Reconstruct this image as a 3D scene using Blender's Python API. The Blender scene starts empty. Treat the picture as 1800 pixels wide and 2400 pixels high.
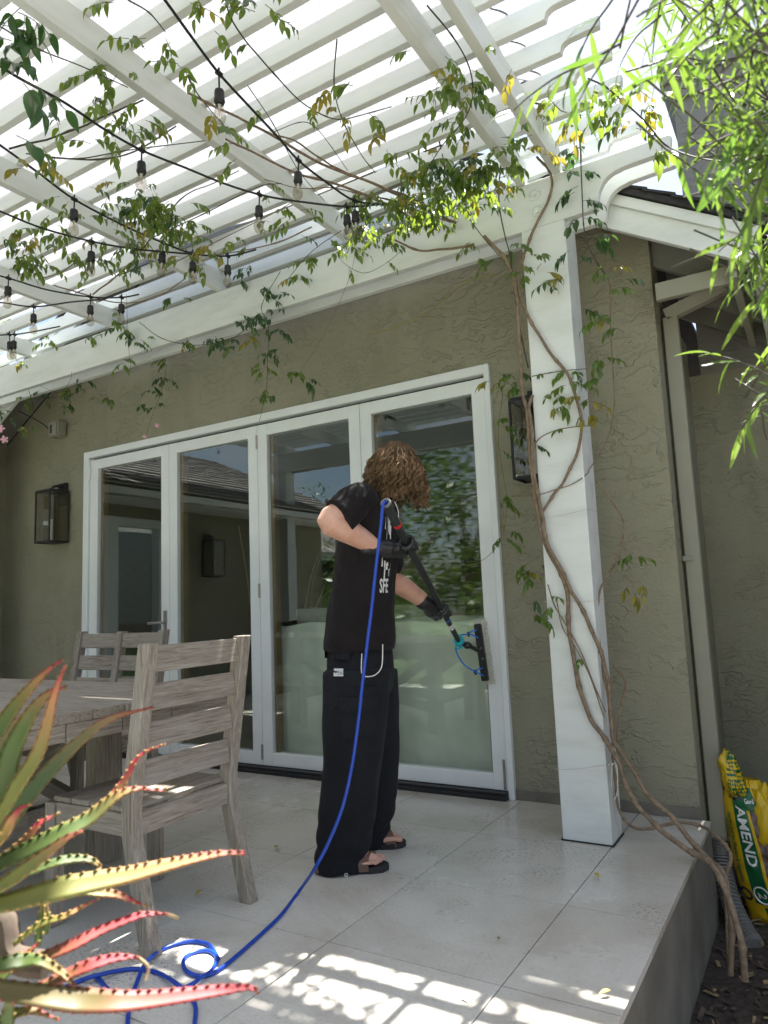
import bpy, bmesh, math, random
from math import sin, cos, pi, radians, sqrt, atan2
from mathutils import Vector as V, Matrix, noise
from mathutils.bvhtree import BVHTree
import numpy as np

SC = bpy.context.scene
COL = SC.collection
R = random.Random(7)

# ---------------------------------------------------------------- camera
cd = bpy.data.cameras.new('camera')
cam = bpy.data.objects.new('camera', cd)
COL.objects.link(cam)
M = [[0.85412, 0.518494, -0.040537], [-0.099884, 0.087047, -0.991184], [-0.510394, 0.850639, 0.126138]]
cam.matrix_world = Matrix(((M[0][0], -M[1][0], -M[2][0], 0.0),
                           (M[0][1], -M[1][1], -M[2][1], 0.0),
                           (M[0][2], -M[1][2], -M[2][2], 1.1), (0, 0, 0, 1)))
cd.lens = 25.1246
cd.sensor_width = 36.0
cd.sensor_fit = 'AUTO'
cd.clip_start = 0.05
cd.clip_end = 500
cd.dof.use_dof = True
cd.dof.focus_distance = 3.1
cd.dof.aperture_fstop = 6.5
SC.camera = cam

# ---------------------------------------------------------------- world, sun, exposure
SUN_EL, SUN_ROT = radians(67), radians(0)
world = bpy.data.worlds.new('World')
SC.world = world
world.use_nodes = True
wn, wl = world.node_tree.nodes, world.node_tree.links
wn.clear()
wout = wn.new('ShaderNodeOutputWorld')
wbg = wn.new('ShaderNodeBackground')
wbg.inputs['Strength'].default_value = 0.05
sky = wn.new('ShaderNodeTexSky')
sky.sky_type = 'NISHITA'
sky.sun_disc = False
sky.sun_elevation = SUN_EL
sky.sun_rotation = SUN_ROT
sky.air_density = 1.0
sky.dust_density = 1.6
sky.ozone_density = 1.0
wtc = wn.new('ShaderNodeTexCoord')
wmap = wn.new('ShaderNodeMapping')
wmap.inputs['Scale'].default_value = (1.0, 1.0, 1.6)
wmap.inputs['Location'].default_value = (0.35, 0.1, 0.2)
wnz = wn.new('ShaderNodeTexNoise')
wnz.inputs['Scale'].default_value = 2.6
wnz.inputs['Detail'].default_value = 9
wnz.inputs['Roughness'].default_value = 0.6
wrp = wn.new('ShaderNodeValToRGB')
wrp.color_ramp.elements[0].position = 0.41
wrp.color_ramp.elements[1].position = 0.69
wmix = wn.new('ShaderNodeMixRGB')
wmix.inputs['Color2'].default_value = (4.6, 4.6, 4.7, 1)
wl.new(wtc.outputs['Generated'], wmap.inputs['Vector'])
wl.new(wmap.outputs['Vector'], wnz.inputs['Vector'])
wl.new(wnz.outputs['Fac'], wrp.inputs['Fac'])
wl.new(wrp.outputs['Color'], wmix.inputs['Fac'])
wl.new(sky.outputs['Color'], wmix.inputs['Color1'])
wl.new(wmix.outputs['Color'], wbg.inputs['Color'])
wl.new(wbg.outputs['Background'], wout.inputs['Surface'])

sd = bpy.data.lights.new('sun', 'SUN')
sd.energy = 4.4
sd.angle = radians(0.55)
sd.color = (1.0, 0.97, 0.92)
sun = bpy.data.objects.new('sun', sd)
COL.objects.link(sun)
sun.rotation_euler = V((-sin(SUN_ROT) * cos(SUN_EL), -cos(SUN_ROT) * cos(SUN_EL), -sin(SUN_EL))).to_track_quat('-Z', 'Y').to_euler()

SC.view_settings.view_transform = 'Standard'
SC.view_settings.look = 'None'
SC.view_settings.exposure = 2.42
SC.view_settings.gamma = 1.0
SC.view_settings.use_curve_mapping = False
try:
    SC.cycles.max_bounces = 10
    SC.cycles.diffuse_bounces = 5
    SC.cycles.glossy_bounces = 4
    SC.cycles.transmission_bounces = 6
    SC.cycles.transparent_max_bounces = 12
    SC.cycles.caustics_reflective = False
    SC.cycles.caustics_refractive = False
    SC.cycles.sample_clamp_indirect = 6
    SC.cycles.use_denoising = True
except Exception:
    pass

# ---------------------------------------------------------------- materials
MATS = {}


def nodes_of(name):
    m = bpy.data.materials.new(name)
    m.use_nodes = True
    n, l = m.node_tree.nodes, m.node_tree.links
    b = n['Principled BSDF']
    MATS[name] = m
    return m, n, l, b


def tex_noise(n, l, scale, detail=5, rough=0.55, vec=None, mscale=None, coord='Object', dist=0.0):
    t = n.new('ShaderNodeTexNoise')
    t.inputs['Scale'].default_value = scale
    t.inputs['Detail'].default_value = detail
    t.inputs['Roughness'].default_value = rough
    t.inputs['Distortion'].default_value = dist
    if vec is None:
        tc = n.new('ShaderNodeTexCoord')
        vec = tc.outputs[coord]
    if mscale:
        mp = n.new('ShaderNodeMapping')
        mp.inputs['Scale'].default_value = mscale
        l.new(vec, mp.inputs['Vector'])
        vec = mp.outputs['Vector']
    l.new(vec, t.inputs['Vector'])
    return t.outputs['Fac']


def ramp(n, l, fac, stops):
    r = n.new('ShaderNodeValToRGB')
    e = r.color_ramp.elements
    while len(e) < len(stops):
        e.new(0.5)
    for k, (p, c) in enumerate(stops):
        e[k].position = p
        e[k].color = (c, c, c, 1) if isinstance(c, (int, float)) else (*c, 1)
    l.new(fac, r.inputs['Fac'])
    return r.outputs['Color']


def mixc(n, l, fac, a, b, mode='MIX'):
    x = n.new('ShaderNodeMixRGB')
    x.blend_type = mode
    for s, v in (('Fac', fac), ('Color1', a), ('Color2', b)):
        if hasattr(v, 'links'):
            l.new(v, x.inputs[s])
        elif isinstance(v, (int, float)):
            x.inputs[s].default_value = v
        else:
            x.inputs[s].default_value = (*v, 1)
    return x.outputs['Color']


def bump(n, l, b, h, strength=0.3, dist=0.01, normal=None):
    x = n.new('ShaderNodeBump')
    x.inputs['Strength'].default_value = strength
    x.inputs['Distance'].default_value = dist
    l.new(h, x.inputs['Height'])
    if normal:
        l.new(normal, x.inputs['Normal'])
    l.new(x.outputs['Normal'], b.inputs['Normal'])
    return x.outputs['Normal']


def mathn(n, l, op, a, b=None):
    x = n.new('ShaderNodeMath')
    x.operation = op
    for k, v in enumerate((a, b)):
        if v is None:
            continue
        if hasattr(v, 'links'):
            l.new(v, x.inputs[k])
        else:
            x.inputs[k].default_value = v
    return x.outputs[0]


def simple(name, col, rough=0.5, metal=0.0, var=0.12, nscale=30, bmp=0.0, spec=0.5):
    m, n, l, b = nodes_of(name)
    f = tex_noise(n, l, nscale)
    c2 = tuple(max(0.0, c * (1 - var)) for c in col)
    c1 = tuple(min(1.0, c * (1 + var)) for c in col)
    l.new(ramp(n, l, f, [(0.3, c2), (0.7, c1)]), b.inputs['Base Color'])
    b.inputs['Roughness'].default_value = rough
    b.inputs['Metallic'].default_value = metal
    b.inputs['Specular IOR Level'].default_value = spec
    if bmp:
        bump(n, l, b, f, bmp, 0.004)
    return m


def wood_paint():
    m, n, l, b = nodes_of('painted_wood')
    tc = n.new('ShaderNodeTexCoord')
    oi = n.new('ShaderNodeObjectInfo')
    add = n.new('ShaderNodeVectorMath')
    add.operation = 'ADD'
    sc = n.new('ShaderNodeVectorMath')
    sc.operation = 'SCALE'
    sc.inputs[0].default_value = (37.0, 21.0, 13.0)
    l.new(oi.outputs['Random'], sc.inputs['Scale'])
    l.new(tc.outputs['Object'], add.inputs[0])
    l.new(sc.outputs['Vector'], add.inputs[1])
    v = add.outputs['Vector']
    g = tex_noise(n, l, 1.0, 6, 0.6, v, (2.0, 70.0, 70.0), dist=0.3)
    d = tex_noise(n, l, 1.0, 6, 0.65, v, (2.2, 9.0, 9.0))
    sp = tex_noise(n, l, 90, 3, 0.5, v)
    c = ramp(n, l, d, [(0.25, (0.56, 0.585, 0.55)), (0.5, (0.675, 0.705, 0.68)), (0.8, (0.73, 0.75, 0.735))])
    c = mixc(n, l, ramp(n, l, sp, [(0.70, 0.0), (0.78, 0.35)]), c, (0.42, 0.41, 0.33))
    l.new(c, b.inputs['Base Color'])
    b.inputs['Roughness'].default_value = 0.48
    bump(n, l, b, g, 0.13, 0.003)
    return m


def teak():
    m, n, l, b = nodes_of('weathered_teak')
    tc = n.new('ShaderNodeTexCoord')
    oi = n.new('ShaderNodeObjectInfo')
    add = n.new('ShaderNodeVectorMath')
    add.operation = 'ADD'
    sc = n.new('ShaderNodeVectorMath')
    sc.operation = 'SCALE'
    sc.inputs[0].default_value = (17.0, 29.0, 43.0)
    l.new(oi.outputs['Random'], sc.inputs['Scale'])
    l.new(tc.outputs['Object'], add.inputs[0])
    l.new(sc.outputs['Vector'], add.inputs[1])
    v = add.outputs['Vector']
    g = tex_noise(n, l, 1.0, 8, 0.7, v, (6.0, 110.0, 110.0), dist=0.8)
    big = tex_noise(n, l, 1.0, 5, 0.6, v, (3.0, 10.0, 10.0))
    c = ramp(n, l, g, [(0.30, (0.095, 0.073, 0.052)), (0.47, (0.275, 0.23, 0.178)), (0.70, (0.46, 0.41, 0.34))])
    c = mixc(n, l, ramp(n, l, big, [(0.38, 0.0), (0.75, 0.55)]), c, (0.37, 0.34, 0.30))
    pale = tex_noise(n, l, 1.0, 6, 0.75, v, (14.0, 50.0, 50.0))
    c = mixc(n, l, ramp(n, l, pale, [(0.62, 0.0), (0.72, 0.6)]), c, (0.56, 0.54, 0.50))
    l.new(c, b.inputs['Base Color'])
    b.inputs['Roughness'].default_value = 0.75
    bump(n, l, b, g, 0.5, 0.004)
    return m


def stucco(name, c0, c1, scale=1.0):
    m, n, l, b = nodes_of(name)
    tc = n.new('ShaderNodeTexCoord')
    v = tc.outputs['Object']
    warp = n.new('ShaderNodeTexNoise')
    warp.inputs['Scale'].default_value = 7 * scale
    warp.inputs['Detail'].default_value = 4
    l.new(v, warp.inputs['Vector'])
    wv = n.new('ShaderNodeVectorMath')
    wv.operation = 'MULTIPLY_ADD'
    l.new(warp.outputs['Color'], wv.inputs[0])
    wv.inputs[1].default_value = (0.16, 0.16, 0.09)
    l.new(v, wv.inputs[2])
    # knock-down ridges: short smeared lips, mostly horizontal
    a = tex_noise(n, l, 1.0, 3, 0.55, wv.outputs['Vector'], (8 * scale, 8 * scale, 19 * scale), dist=0.2)
    rid = mathn(n, l, 'ABSOLUTE', mathn(n, l, 'SUBTRACT', a, 0.5))
    lip = ramp(n, l, rid, [(0.0, 1.0), (0.035, 0.35), (0.06, 0.0)])
    plate = ramp(n, l, a, [(0.47, 0.0), (0.53, 1.0)])
    fine = tex_noise(n, l, 85 * scale, 6, 0.65, v)
    mask = tex_noise(n, l, 3.2 * scale, 5, 0.65, v)
    mk = ramp(n, l, mask, [(0.40, 0.08), (0.60, 1.0)])
    h = mathn(n, l, 'ADD', mathn(n, l, 'MULTIPLY', mathn(n, l, 'ADD', mathn(n, l, 'MULTIPLY', plate, 0.5), mathn(n, l, 'MULTIPLY', lip, 0.7)), mk), mathn(n, l, 'MULTIPLY', fine, 0.42))
    big = tex_noise(n, l, 0.9, 6, 0.6, v)
    c = ramp(n, l, big, [(0.3, c0), (0.7, c1)])
    c = mixc(n, l, mathn(n, l, 'MULTIPLY', ramp(n, l, fine, [(0.35, 1.0), (0.5, 0.0)]), 0.22), c, tuple(x * 0.6 for x in c0))
    st = tex_noise(n, l, 1.0, 5, 0.6, v, (3.5, 3.5, 0.5))
    c = mixc(n, l, mathn(n, l, 'MULTIPLY', ramp(n, l, st, [(0.50, 0.0), (0.72, 1.0)]), 0.30), c, tuple(x * 0.62 for x in c0))
    st2 = tex_noise(n, l, 1.1, 7, 0.7, v)
    c = mixc(n, l, mathn(n, l, 'MULTIPLY', ramp(n, l, st2, [(0.52, 0.0), (0.70, 1.0)]), 0.28), c, tuple(min(1, x * 1.25) for x in c1))
    l.new(c, b.inputs['Base Color'])
    b.inputs['Roughness'].default_value = 0.85
    b.inputs['Specular IOR Level'].default_value = 0.25
    bump(n, l, b, h, 0.75, 0.012)
    return m


def tile_mat():
    m, n, l, b = nodes_of('limestone_tile')
    tc = n.new('ShaderNodeTexCoord')
    geo = n.new('ShaderNodeNewGeometry')
    oi = n.new('ShaderNodeObjectInfo')
    v = geo.outputs['Position']
    big = tex_noise(n, l, 2.3, 8, 0.68, v)
    fine = tex_noise(n, l, 1.0, 8, 0.8, v, (70, 110, 70))
    vein = tex_noise(n, l, 1.0, 6, 0.7, v, (9, 22, 9), dist=1.5)
    c = ramp(n, l, big, [(0.25, (0.58, 0.535, 0.455)), (0.5, (0.70, 0.66, 0.585)), (0.75, (0.75, 0.72, 0.65))])
    c = mixc(n, l, ramp(n, l, fine, [(0.30, 0.55), (0.5, 0.0)]), c, (0.30, 0.275, 0.235))
    c = mixc(n, l, ramp(n, l, fine, [(0.55, 0.0), (0.75, 0.45)]), c, (0.79, 0.765, 0.70))
    c = mixc(n, l, ramp(n, l, vein, [(0.28, 0.35), (0.42, 0.0)]), c, (0.36, 0.32, 0.26))
    tint = n.new('ShaderNodeMath')
    tint.operation = 'MULTIPLY_ADD'
    l.new(oi.outputs['Random'], tint.inputs[0])
    tint.inputs[1].default_value = 0.12
    tint.inputs[2].default_value = 0.92
    c = mixc(n, l, 1.0, c, tint.outputs[0], 'MULTIPLY')
    # scattered dried mud specks, in clumps
    clump = tex_noise(n, l, 2.1, 3, 0.5, v)
    speck = tex_noise(n, l, 1.0, 3, 0.6, v, (70, 140, 70))
    d = mathn(n, l, 'MULTIPLY', ramp(n, l, clump, [(0.53, 0.0), (0.60, 1.0)]), ramp(n, l, speck, [(0.57, 0.0), (0.61, 1.0)]))
    c = mixc(n, l, mathn(n, l, 'MULTIPLY', d, 0.8), c, (0.10, 0.085, 0.065))
    blot = tex_noise(n, l, 1.0, 7, 0.72, v, (1.1, 1.6, 1.0), dist=0.8)
    c = mixc(n, l, mathn(n, l, 'MULTIPLY', ramp(n, l, blot, [(0.47, 0.0), (0.66, 1.0)]), 0.42), c, (0.42, 0.365, 0.275))
    sx = n.new('ShaderNodeSeparateXYZ')
    l.new(v, sx.inputs[0])
    wn_ = tex_noise(n, l, 1.5, 5, 0.6, v)
    yy = mathn(n, l, 'MULTIPLY', mathn(n, l, 'SUBTRACT', sx.outputs['Y'], 2.55), 0.35)
    xx = mathn(n, l, 'MULTIPLY', mathn(n, l, 'ADD', sx.outputs['X'], 2.3), 0.16)
    wet = ramp(n, l, mathn(n, l, 'ADD', mathn(n, l, 'ADD', wn_, yy), xx), [(0.60, 0.0), (0.86, 1.0)])
    c = mixc(n, l, mathn(n, l, 'MULTIPLY', wet, 0.28), c, (0.36, 0.325, 0.26))
    l.new(c, b.inputs['Base Color'])
    rg = n.new('ShaderNodeMixRGB')
    l.new(wet, rg.inputs['Fac'])
    l.new(ramp(n, l, big, [(0.3, 0.30), (0.7, 0.48)]), rg.inputs['Color1'])
    rg.inputs['Color2'].default_value = (0.10, 0.10, 0.10, 1)
    l.new(rg.outputs['Color'], b.inputs['Roughness'])
    b.inputs['Specular IOR Level'].default_value = 0.45
    bump(n, l, b, fine, 0.12, 0.003)
    return m


def glass_mat(name, wet=False):
    m, n, l, b = nodes_of(name)
    n.remove(b)
    out = n['Material Output']
    tr = n.new('ShaderNodeBsdfTransparent')
    tr.inputs['Color'].default_value = (0.94, 0.97, 0.94, 1)
    gl = n.new('ShaderNodeBsdfGlossy')
    gl.inputs['Roughness'].default_value = 0.0
    gl.inputs['Color'].default_value = (0.95, 1.0, 0.97, 1)
    lw = n.new('ShaderNodeLayerWeight')
    lw.inputs['Blend'].default_value = 0.5
    f5 = mathn(n, l, 'POWER', lw.outputs['Facing'], 4.0)
    f2 = mathn(n, l, 'ADD', mathn(n, l, 'MULTIPLY', f5, 0.85), 0.075)
    tc = n.new('ShaderNodeTexCoord')
    wav = tex_noise(n, l, 1.0, 2, 0.5, tc.outputs['Object'], (2.2, 2.2, 2.2))
    bp = n.new('ShaderNodeBump')
    bp.inputs['Strength'].default_value = 0.012
    bp.inputs['Distance'].default_value = 0.02
    l.new(wav, bp.inputs['Height'])
    nrm = bp.outputs['Normal']
    if wet:
        st = tex_noise(n, l, 1.0, 4, 0.6, tc.outputs['Object'], (85, 85, 3.0))
        b2 = n.new('ShaderNodeBump')
        b2.inputs['Strength'].default_value = 0.004
        b2.inputs['Distance'].default_value = 0.012
        l.new(st, b2.inputs['Height'])
        l.new(nrm, b2.inputs['Normal'])
        nrm = b2.outputs['Normal']
    l.new(nrm, gl.inputs['Normal'])
    mx = n.new('ShaderNodeMixShader')
    l.new(f2, mx.inputs[0])
    l.new(tr.outputs[0], mx.inputs[1])
    l.new(gl.outputs[0], mx.inputs[2])
    l.new(mx.outputs[0], out.inputs['Surface'])
    return m


def leaf_mat(name, c0, c1, trans, tw=0.5, rough=0.35):
    m, n, l, b = nodes_of(name)
    out = n['Material Output']
    oi = n.new('ShaderNodeObjectInfo')
    geo = n.new('ShaderNodeNewGeometry')
    f = tex_noise(n, l, 9.0, 3, 0.5, geo.outputs['Position'])
    f2 = mathn(n, l, 'ADD', mathn(n, l, 'MULTIPLY', f, 0.75), mathn(n, l, 'MULTIPLY', geo.outputs['Random Per Island'], 0.35))
    c = ramp(n, l, f2, [(0.3, c0), (0.75, c1)])
    l.new(c, b.inputs['Base Color'])
    b.inputs['Roughness'].default_value = rough
    b.inputs['Specular IOR Level'].default_value = 0.5
    tl = n.new('ShaderNodeBsdfTranslucent')
    tcol = mixc(n, l, 1.0, ramp(n, l, f2, [(0.3, tuple(x * 0.75 for x in trans)), (0.75, trans)]), (1, 1, 1), 'MULTIPLY')
    l.new(tcol, tl.inputs['Color'])
    mx = n.new('ShaderNodeMixShader')
    mx.inputs[0].default_value = tw
    l.new(b.outputs[0], mx.inputs[1])
    l.new(tl.outputs[0], mx.inputs[2])
    l.new(mx.outputs[0], out.inputs['Surface'])
    return m


def panel_mat():
    m, n, l, b = nodes_of('translucent_cover')
    out = n['Material Output']
    tc = n.new('ShaderNodeTexCoord')
    mp = n.new('ShaderNodeMapping')
    mp.inputs['Rotation'].default_value = (0, 0, radians(62))
    mp.inputs['Scale'].default_value = (1, 1, 1)
    l.new(tc.outputs['Object'], mp.inputs['Vector'])
    w = n.new('ShaderNodeTexWave')
    w.inputs['Scale'].default_value = 26.0
    w.inputs['Distortion'].default_value = 0.6
    w.inputs['Detail'].default_value = 2
    w.inputs['Detail Scale'].default_value = 1.0
    l.new(mp.outputs['Vector'], w.inputs['Vector'])
    sp = tex_noise(n, l, 60, 5, 0.7, tc.outputs['Object'])
    big = tex_noise(n, l, 1.2, 5, 0.6, tc.outputs['Object'])
    k = mathn(n, l, 'MULTIPLY', ramp(n, l, w.outputs['Fac'], [(0.1, 0.72), (0.6, 1.0)]), ramp(n, l, sp, [(0.33, 0.72), (0.5, 1.0)]))
    c = mixc(n, l, 1.0, ramp(n, l, big, [(0.3, (0.235, 0.24, 0.252)), (0.7, (0.27, 0.275, 0.288))]), k, 'MULTIPLY')
    l.new(c, b.inputs['Base Color'])
    b.inputs['Roughness'].default_value = 0.45
    tl = n.new('ShaderNodeBsdfTranslucent')
    l.new(c, tl.inputs['Color'])
    mx = n.new('ShaderNodeMixShader')
    mx.inputs[0].default_value = 0.72
    l.new(b.outputs[0], mx.inputs[1])
    l.new(tl.outputs[0], mx.inputs[2])
    l.new(mx.outputs[0], out.inputs['Surface'])
    return m


def cloth(name, c0, rough=0.9, wr=0.35):
    m, n, l, b = nodes_of(name)
    f = tex_noise(n, l, 5.0, 6, 0.6)
    fib = tex_noise(n, l, 320, 2, 0.5)
    l.new(ramp(n, l, f, [(0.3, tuple(x * 0.8 for x in c0)), (0.7, tuple(x * 1.25 for x in c0))]), b.inputs['Base Color'])
    b.inputs['Roughness'].default_value = rough
    b.inputs['Sheen Weight'].default_value = 0.03
    b.inputs['Specular IOR Level'].default_value = 0.25
    h = mathn(n, l, 'ADD', tex_noise(n, l, 14, 4, 0.55, dist=1.5), mathn(n, l, 'MULTIPLY', fib, 0.08))
    bump(n, l, b, h, wr, 0.02)
    return m


def skin():
    m, n, l, b = nodes_of('skin')
    f = tex_noise(n, l, 15, 7, 0.7)
    l.new(ramp(n, l, f, [(0.3, (0.58, 0.295, 0.21)), (0.7, (0.70, 0.435, 0.33))]), b.inputs['Base Color'])
    b.inputs['Roughness'].default_value = 0.5
    b.inputs['Subsurface Weight'].default_value = 0.12
    b.inputs['Subsurface Radius'].default_value = (0.012, 0.005, 0.003)
    bump(n, l, b, tex_noise(n, l, 240, 3, 0.5), 0.12, 0.002)
    return m


def aloe_mat(name, base, edge):
    m, n, l, b = nodes_of(name)
    at = n.new('ShaderNodeAttribute')
    at.attribute_name = 'tip'
    f = tex_noise(n, l, 26, 5, 0.6)
    k = mathn(n, l, 'ADD', mathn(n, l, 'POWER', at.outputs['Fac'], 1.7), mathn(n, l, 'MULTIPLY', mathn(n, l, 'SUBTRACT', f, 0.5), 0.3))
    c = ramp(n, l, k, [(0.20, base), (0.62, edge), (0.95, (0.40, 0.04, 0.05))])
    l.new(c, b.inputs['Base Color'])
    b.inputs['Roughness'].default_value = 0.55
    b.inputs['Subsurface Weight'].default_value = 0.1
    b.inputs['Subsurface Radius'].default_value = (0.006, 0.004, 0.002)
    bump(n, l, b, f, 0.12, 0.003)
    return m


wood_paint()
teak()
stucco('stucco_wall', (0.255, 0.243, 0.168), (0.32, 0.308, 0.228))
stucco('stucco_grey', (0.215, 0.21, 0.195), (0.25, 0.245, 0.225), 0.8)
tile_mat()
glass_mat('glass')
glass_mat('wet_glass', True)
panel_mat()
skin()
simple('door_paint', (0.78, 0.81, 0.81), 0.35, var=0.03, nscale=6)
simple('black_metal', (0.018, 0.018, 0.02), 0.45, spec=0.4, bmp=0.05)
simple('black_rubber', (0.012, 0.012, 0.013), 0.55, bmp=0.05)
simple('black_plastic', (0.02, 0.021, 0.022), 0.38)
simple('carbon_pole', (0.022, 0.026, 0.026), 0.42)
simple('pole_grip', (0.028, 0.034, 0.033), 0.6)
simple('grey_rubber', (0.16, 0.17, 0.175), 0.6)
simple('red_band', (0.5, 0.02, 0.03), 0.45)
simple('white_print', (0.72, 0.72, 0.69), 0.7)
simple('blue_hose', (0.010, 0.06, 0.42), 0.32, var=0.06)
simple('blue_tube', (0.015, 0.2, 0.72), 0.35, var=0.06)
simple('teal_plastic', (0.02, 0.52, 0.62), 0.4)
simple('bristle', (0.72, 0.69, 0.60), 0.7)
simple('steel', (0.42, 0.40, 0.37), 0.35, 0.9)
simple('brass_filament', (0.55, 0.30, 0.10), 0.4, 0.6)
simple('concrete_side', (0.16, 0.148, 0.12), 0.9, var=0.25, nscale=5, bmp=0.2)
simple('bounce_concrete', (0.56, 0.535, 0.485), 0.9, var=0.15, nscale=3)
simple('grout', (0.07, 0.06, 0.05), 0.95)
simple('soil', (0.055, 0.042, 0.033), 0.95, var=0.5, nscale=40, bmp=0.8)
simple('bark_chip', (0.085, 0.06, 0.043), 0.9, var=0.5, nscale=25)
simple('dry_leaf', (0.30, 0.22, 0.11), 0.7, var=0.35, nscale=12)
simple('yellow_leaf', (0.46, 0.37, 0.07), 0.6, var=0.2, nscale=12)
simple('sage_paint', (0.27, 0.265, 0.205), 0.5, var=0.05, nscale=8)
simple('shingle', (0.028, 0.028, 0.03), 0.9, var=0.5, nscale=20, bmp=0.4)
simple('shingle_grey', (0.20, 0.185, 0.18), 0.9, var=0.35, nscale=9, bmp=0.4)
simple('soffit', (0.20, 0.20, 0.17), 0.7, var=0.1, nscale=8)
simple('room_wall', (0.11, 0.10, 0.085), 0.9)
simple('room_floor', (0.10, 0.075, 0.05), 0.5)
simple('dust_sheet', (0.70, 0.72, 0.645), 0.8, var=0.08, nscale=4)
simple('grey_cushion', (0.30, 0.30, 0.28), 0.9)
simple('vine_bark', (0.20, 0.145, 0.095), 0.85, var=0.35, nscale=45, bmp=0.4)
simple('vine_green', (0.10, 0.095, 0.035), 0.7, var=0.3, nscale=35)
simple('vine_dark', (0.05, 0.045, 0.028), 0.7, var=0.3, nscale=35)
simple('twine', (0.55, 0.52, 0.45), 0.9)
simple('white_cord', (0.72, 0.70, 0.66), 0.7)
simple('pink_petal', (0.72, 0.40, 0.46), 0.6, var=0.15)
simple('hair_dark', (0.095, 0.058, 0.031), 0.75, var=0.45, nscale=16, spec=0.2)
simple('hair_light', (0.30, 0.195, 0.105), 0.7, var=0.4, nscale=16, spec=0.2)
simple('hair_mid', (0.17, 0.106, 0.056), 0.7, var=0.4, nscale=16, spec=0.2)
simple('sandal_strap', (0.14, 0.078, 0.052), 0.65, var=0.2)
simple('sandal_sole', (0.022, 0.020, 0.020), 0.8)
simple('toe_nail', (0.62, 0.38, 0.32), 0.3)
simple('nitrile', (0.018, 0.019, 0.020), 0.33, spec=0.5, bmp=0.15, nscale=60)
simple('bag_yellow', (0.60, 0.40, 0.012), 0.3, var=0.08, nscale=12)
simple('bag_green', (0.008, 0.105, 0.035), 0.3, var=0.15)
simple('bag_white', (0.70, 0.70, 0.68), 0.35)
simple('bag_photo', (0.10, 0.065, 0.055), 0.35, var=0.8, nscale=30)
simple('drain_pipe', (0.17, 0.165, 0.15), 0.6)
simple('planter_clay', (0.24, 0.23, 0.215), 0.8, bmp=0.2)
simple('trunk_bark', (0.12, 0.09, 0.065), 0.9, var=0.4, nscale=20, bmp=0.6)
simple('grey_siding', (0.12, 0.125, 0.13), 0.7)
simple('white_paint', (0.76, 0.77, 0.75), 0.5, var=0.04)
cloth('black_cotton', (0.0115, 0.009, 0.0095))
cloth('black_fleece', (0.0105, 0.0115, 0.0145), 0.95, 0.3)
leaf_mat('vine_leaf', (0.04, 0.095, 0.018), (0.10, 0.18, 0.035), (0.33, 0.45, 0.05), 0.42)
leaf_mat('vine_leaf_dark', (0.022, 0.060, 0.022), (0.045, 0.10, 0.033), (0.12, 0.26, 0.04), 0.30, 0.28)
leaf_mat('vine_leaf_yellow', (0.20, 0.20, 0.030), (0.36, 0.30, 0.04), (0.42, 0.36, 0.05), 0.4)
leaf_mat('willow_leaf', (0.045, 0.105, 0.018), (0.13, 0.20, 0.03), (0.24, 0.37, 0.05), 0.36, 0.22)
leaf_mat('willow_leaf_dark', (0.025, 0.07, 0.022), (0.055, 0.12, 0.03), (0.20, 0.36, 0.04), 0.4, 0.22)
leaf_mat('tree_leaf', (0.03, 0.07, 0.015), (0.085, 0.13, 0.03), (0.20, 0.30, 0.03), 0.35)
aloe_mat('aloe_green', (0.075, 0.115, 0.022), (0.30, 0.17, 0.05))
aloe_mat('aloe_orange', (0.17, 0.17, 0.035), (0.42, 0.20, 0.075))
aloe_mat('aloe_red', (0.13, 0.10, 0.03), (0.36, 0.055, 0.05))

def bulb_mat():
    m, n, l, b = nodes_of('bulb_glass')
    n.remove(b)
    out = n['Material Output']
    tr = n.new('ShaderNodeBsdfTransparent')
    tr.inputs['Color'].default_value = (0.80, 0.78, 0.72, 1)
    gl = n.new('ShaderNodeBsdfGlossy')
    gl.inputs['Roughness'].default_value = 0.03
    lw = n.new('ShaderNodeLayerWeight')
    lw.inputs['Blend'].default_value = 0.35
    mx = n.new('ShaderNodeMixShader')
    l.new(ramp(n, l, lw.outputs['Facing'], [(0.0, 0.05), (0.6, 0.15), (1.0, 0.75)]), mx.inputs[0])
    l.new(tr.outputs[0], mx.inputs[1])
    l.new(gl.outputs[0], mx.inputs[2])
    l.new(mx.outputs[0], out.inputs['Surface'])
bulb_mat()

# ---------------------------------------------------------------- geometry helpers
WORLD = {}


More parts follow.
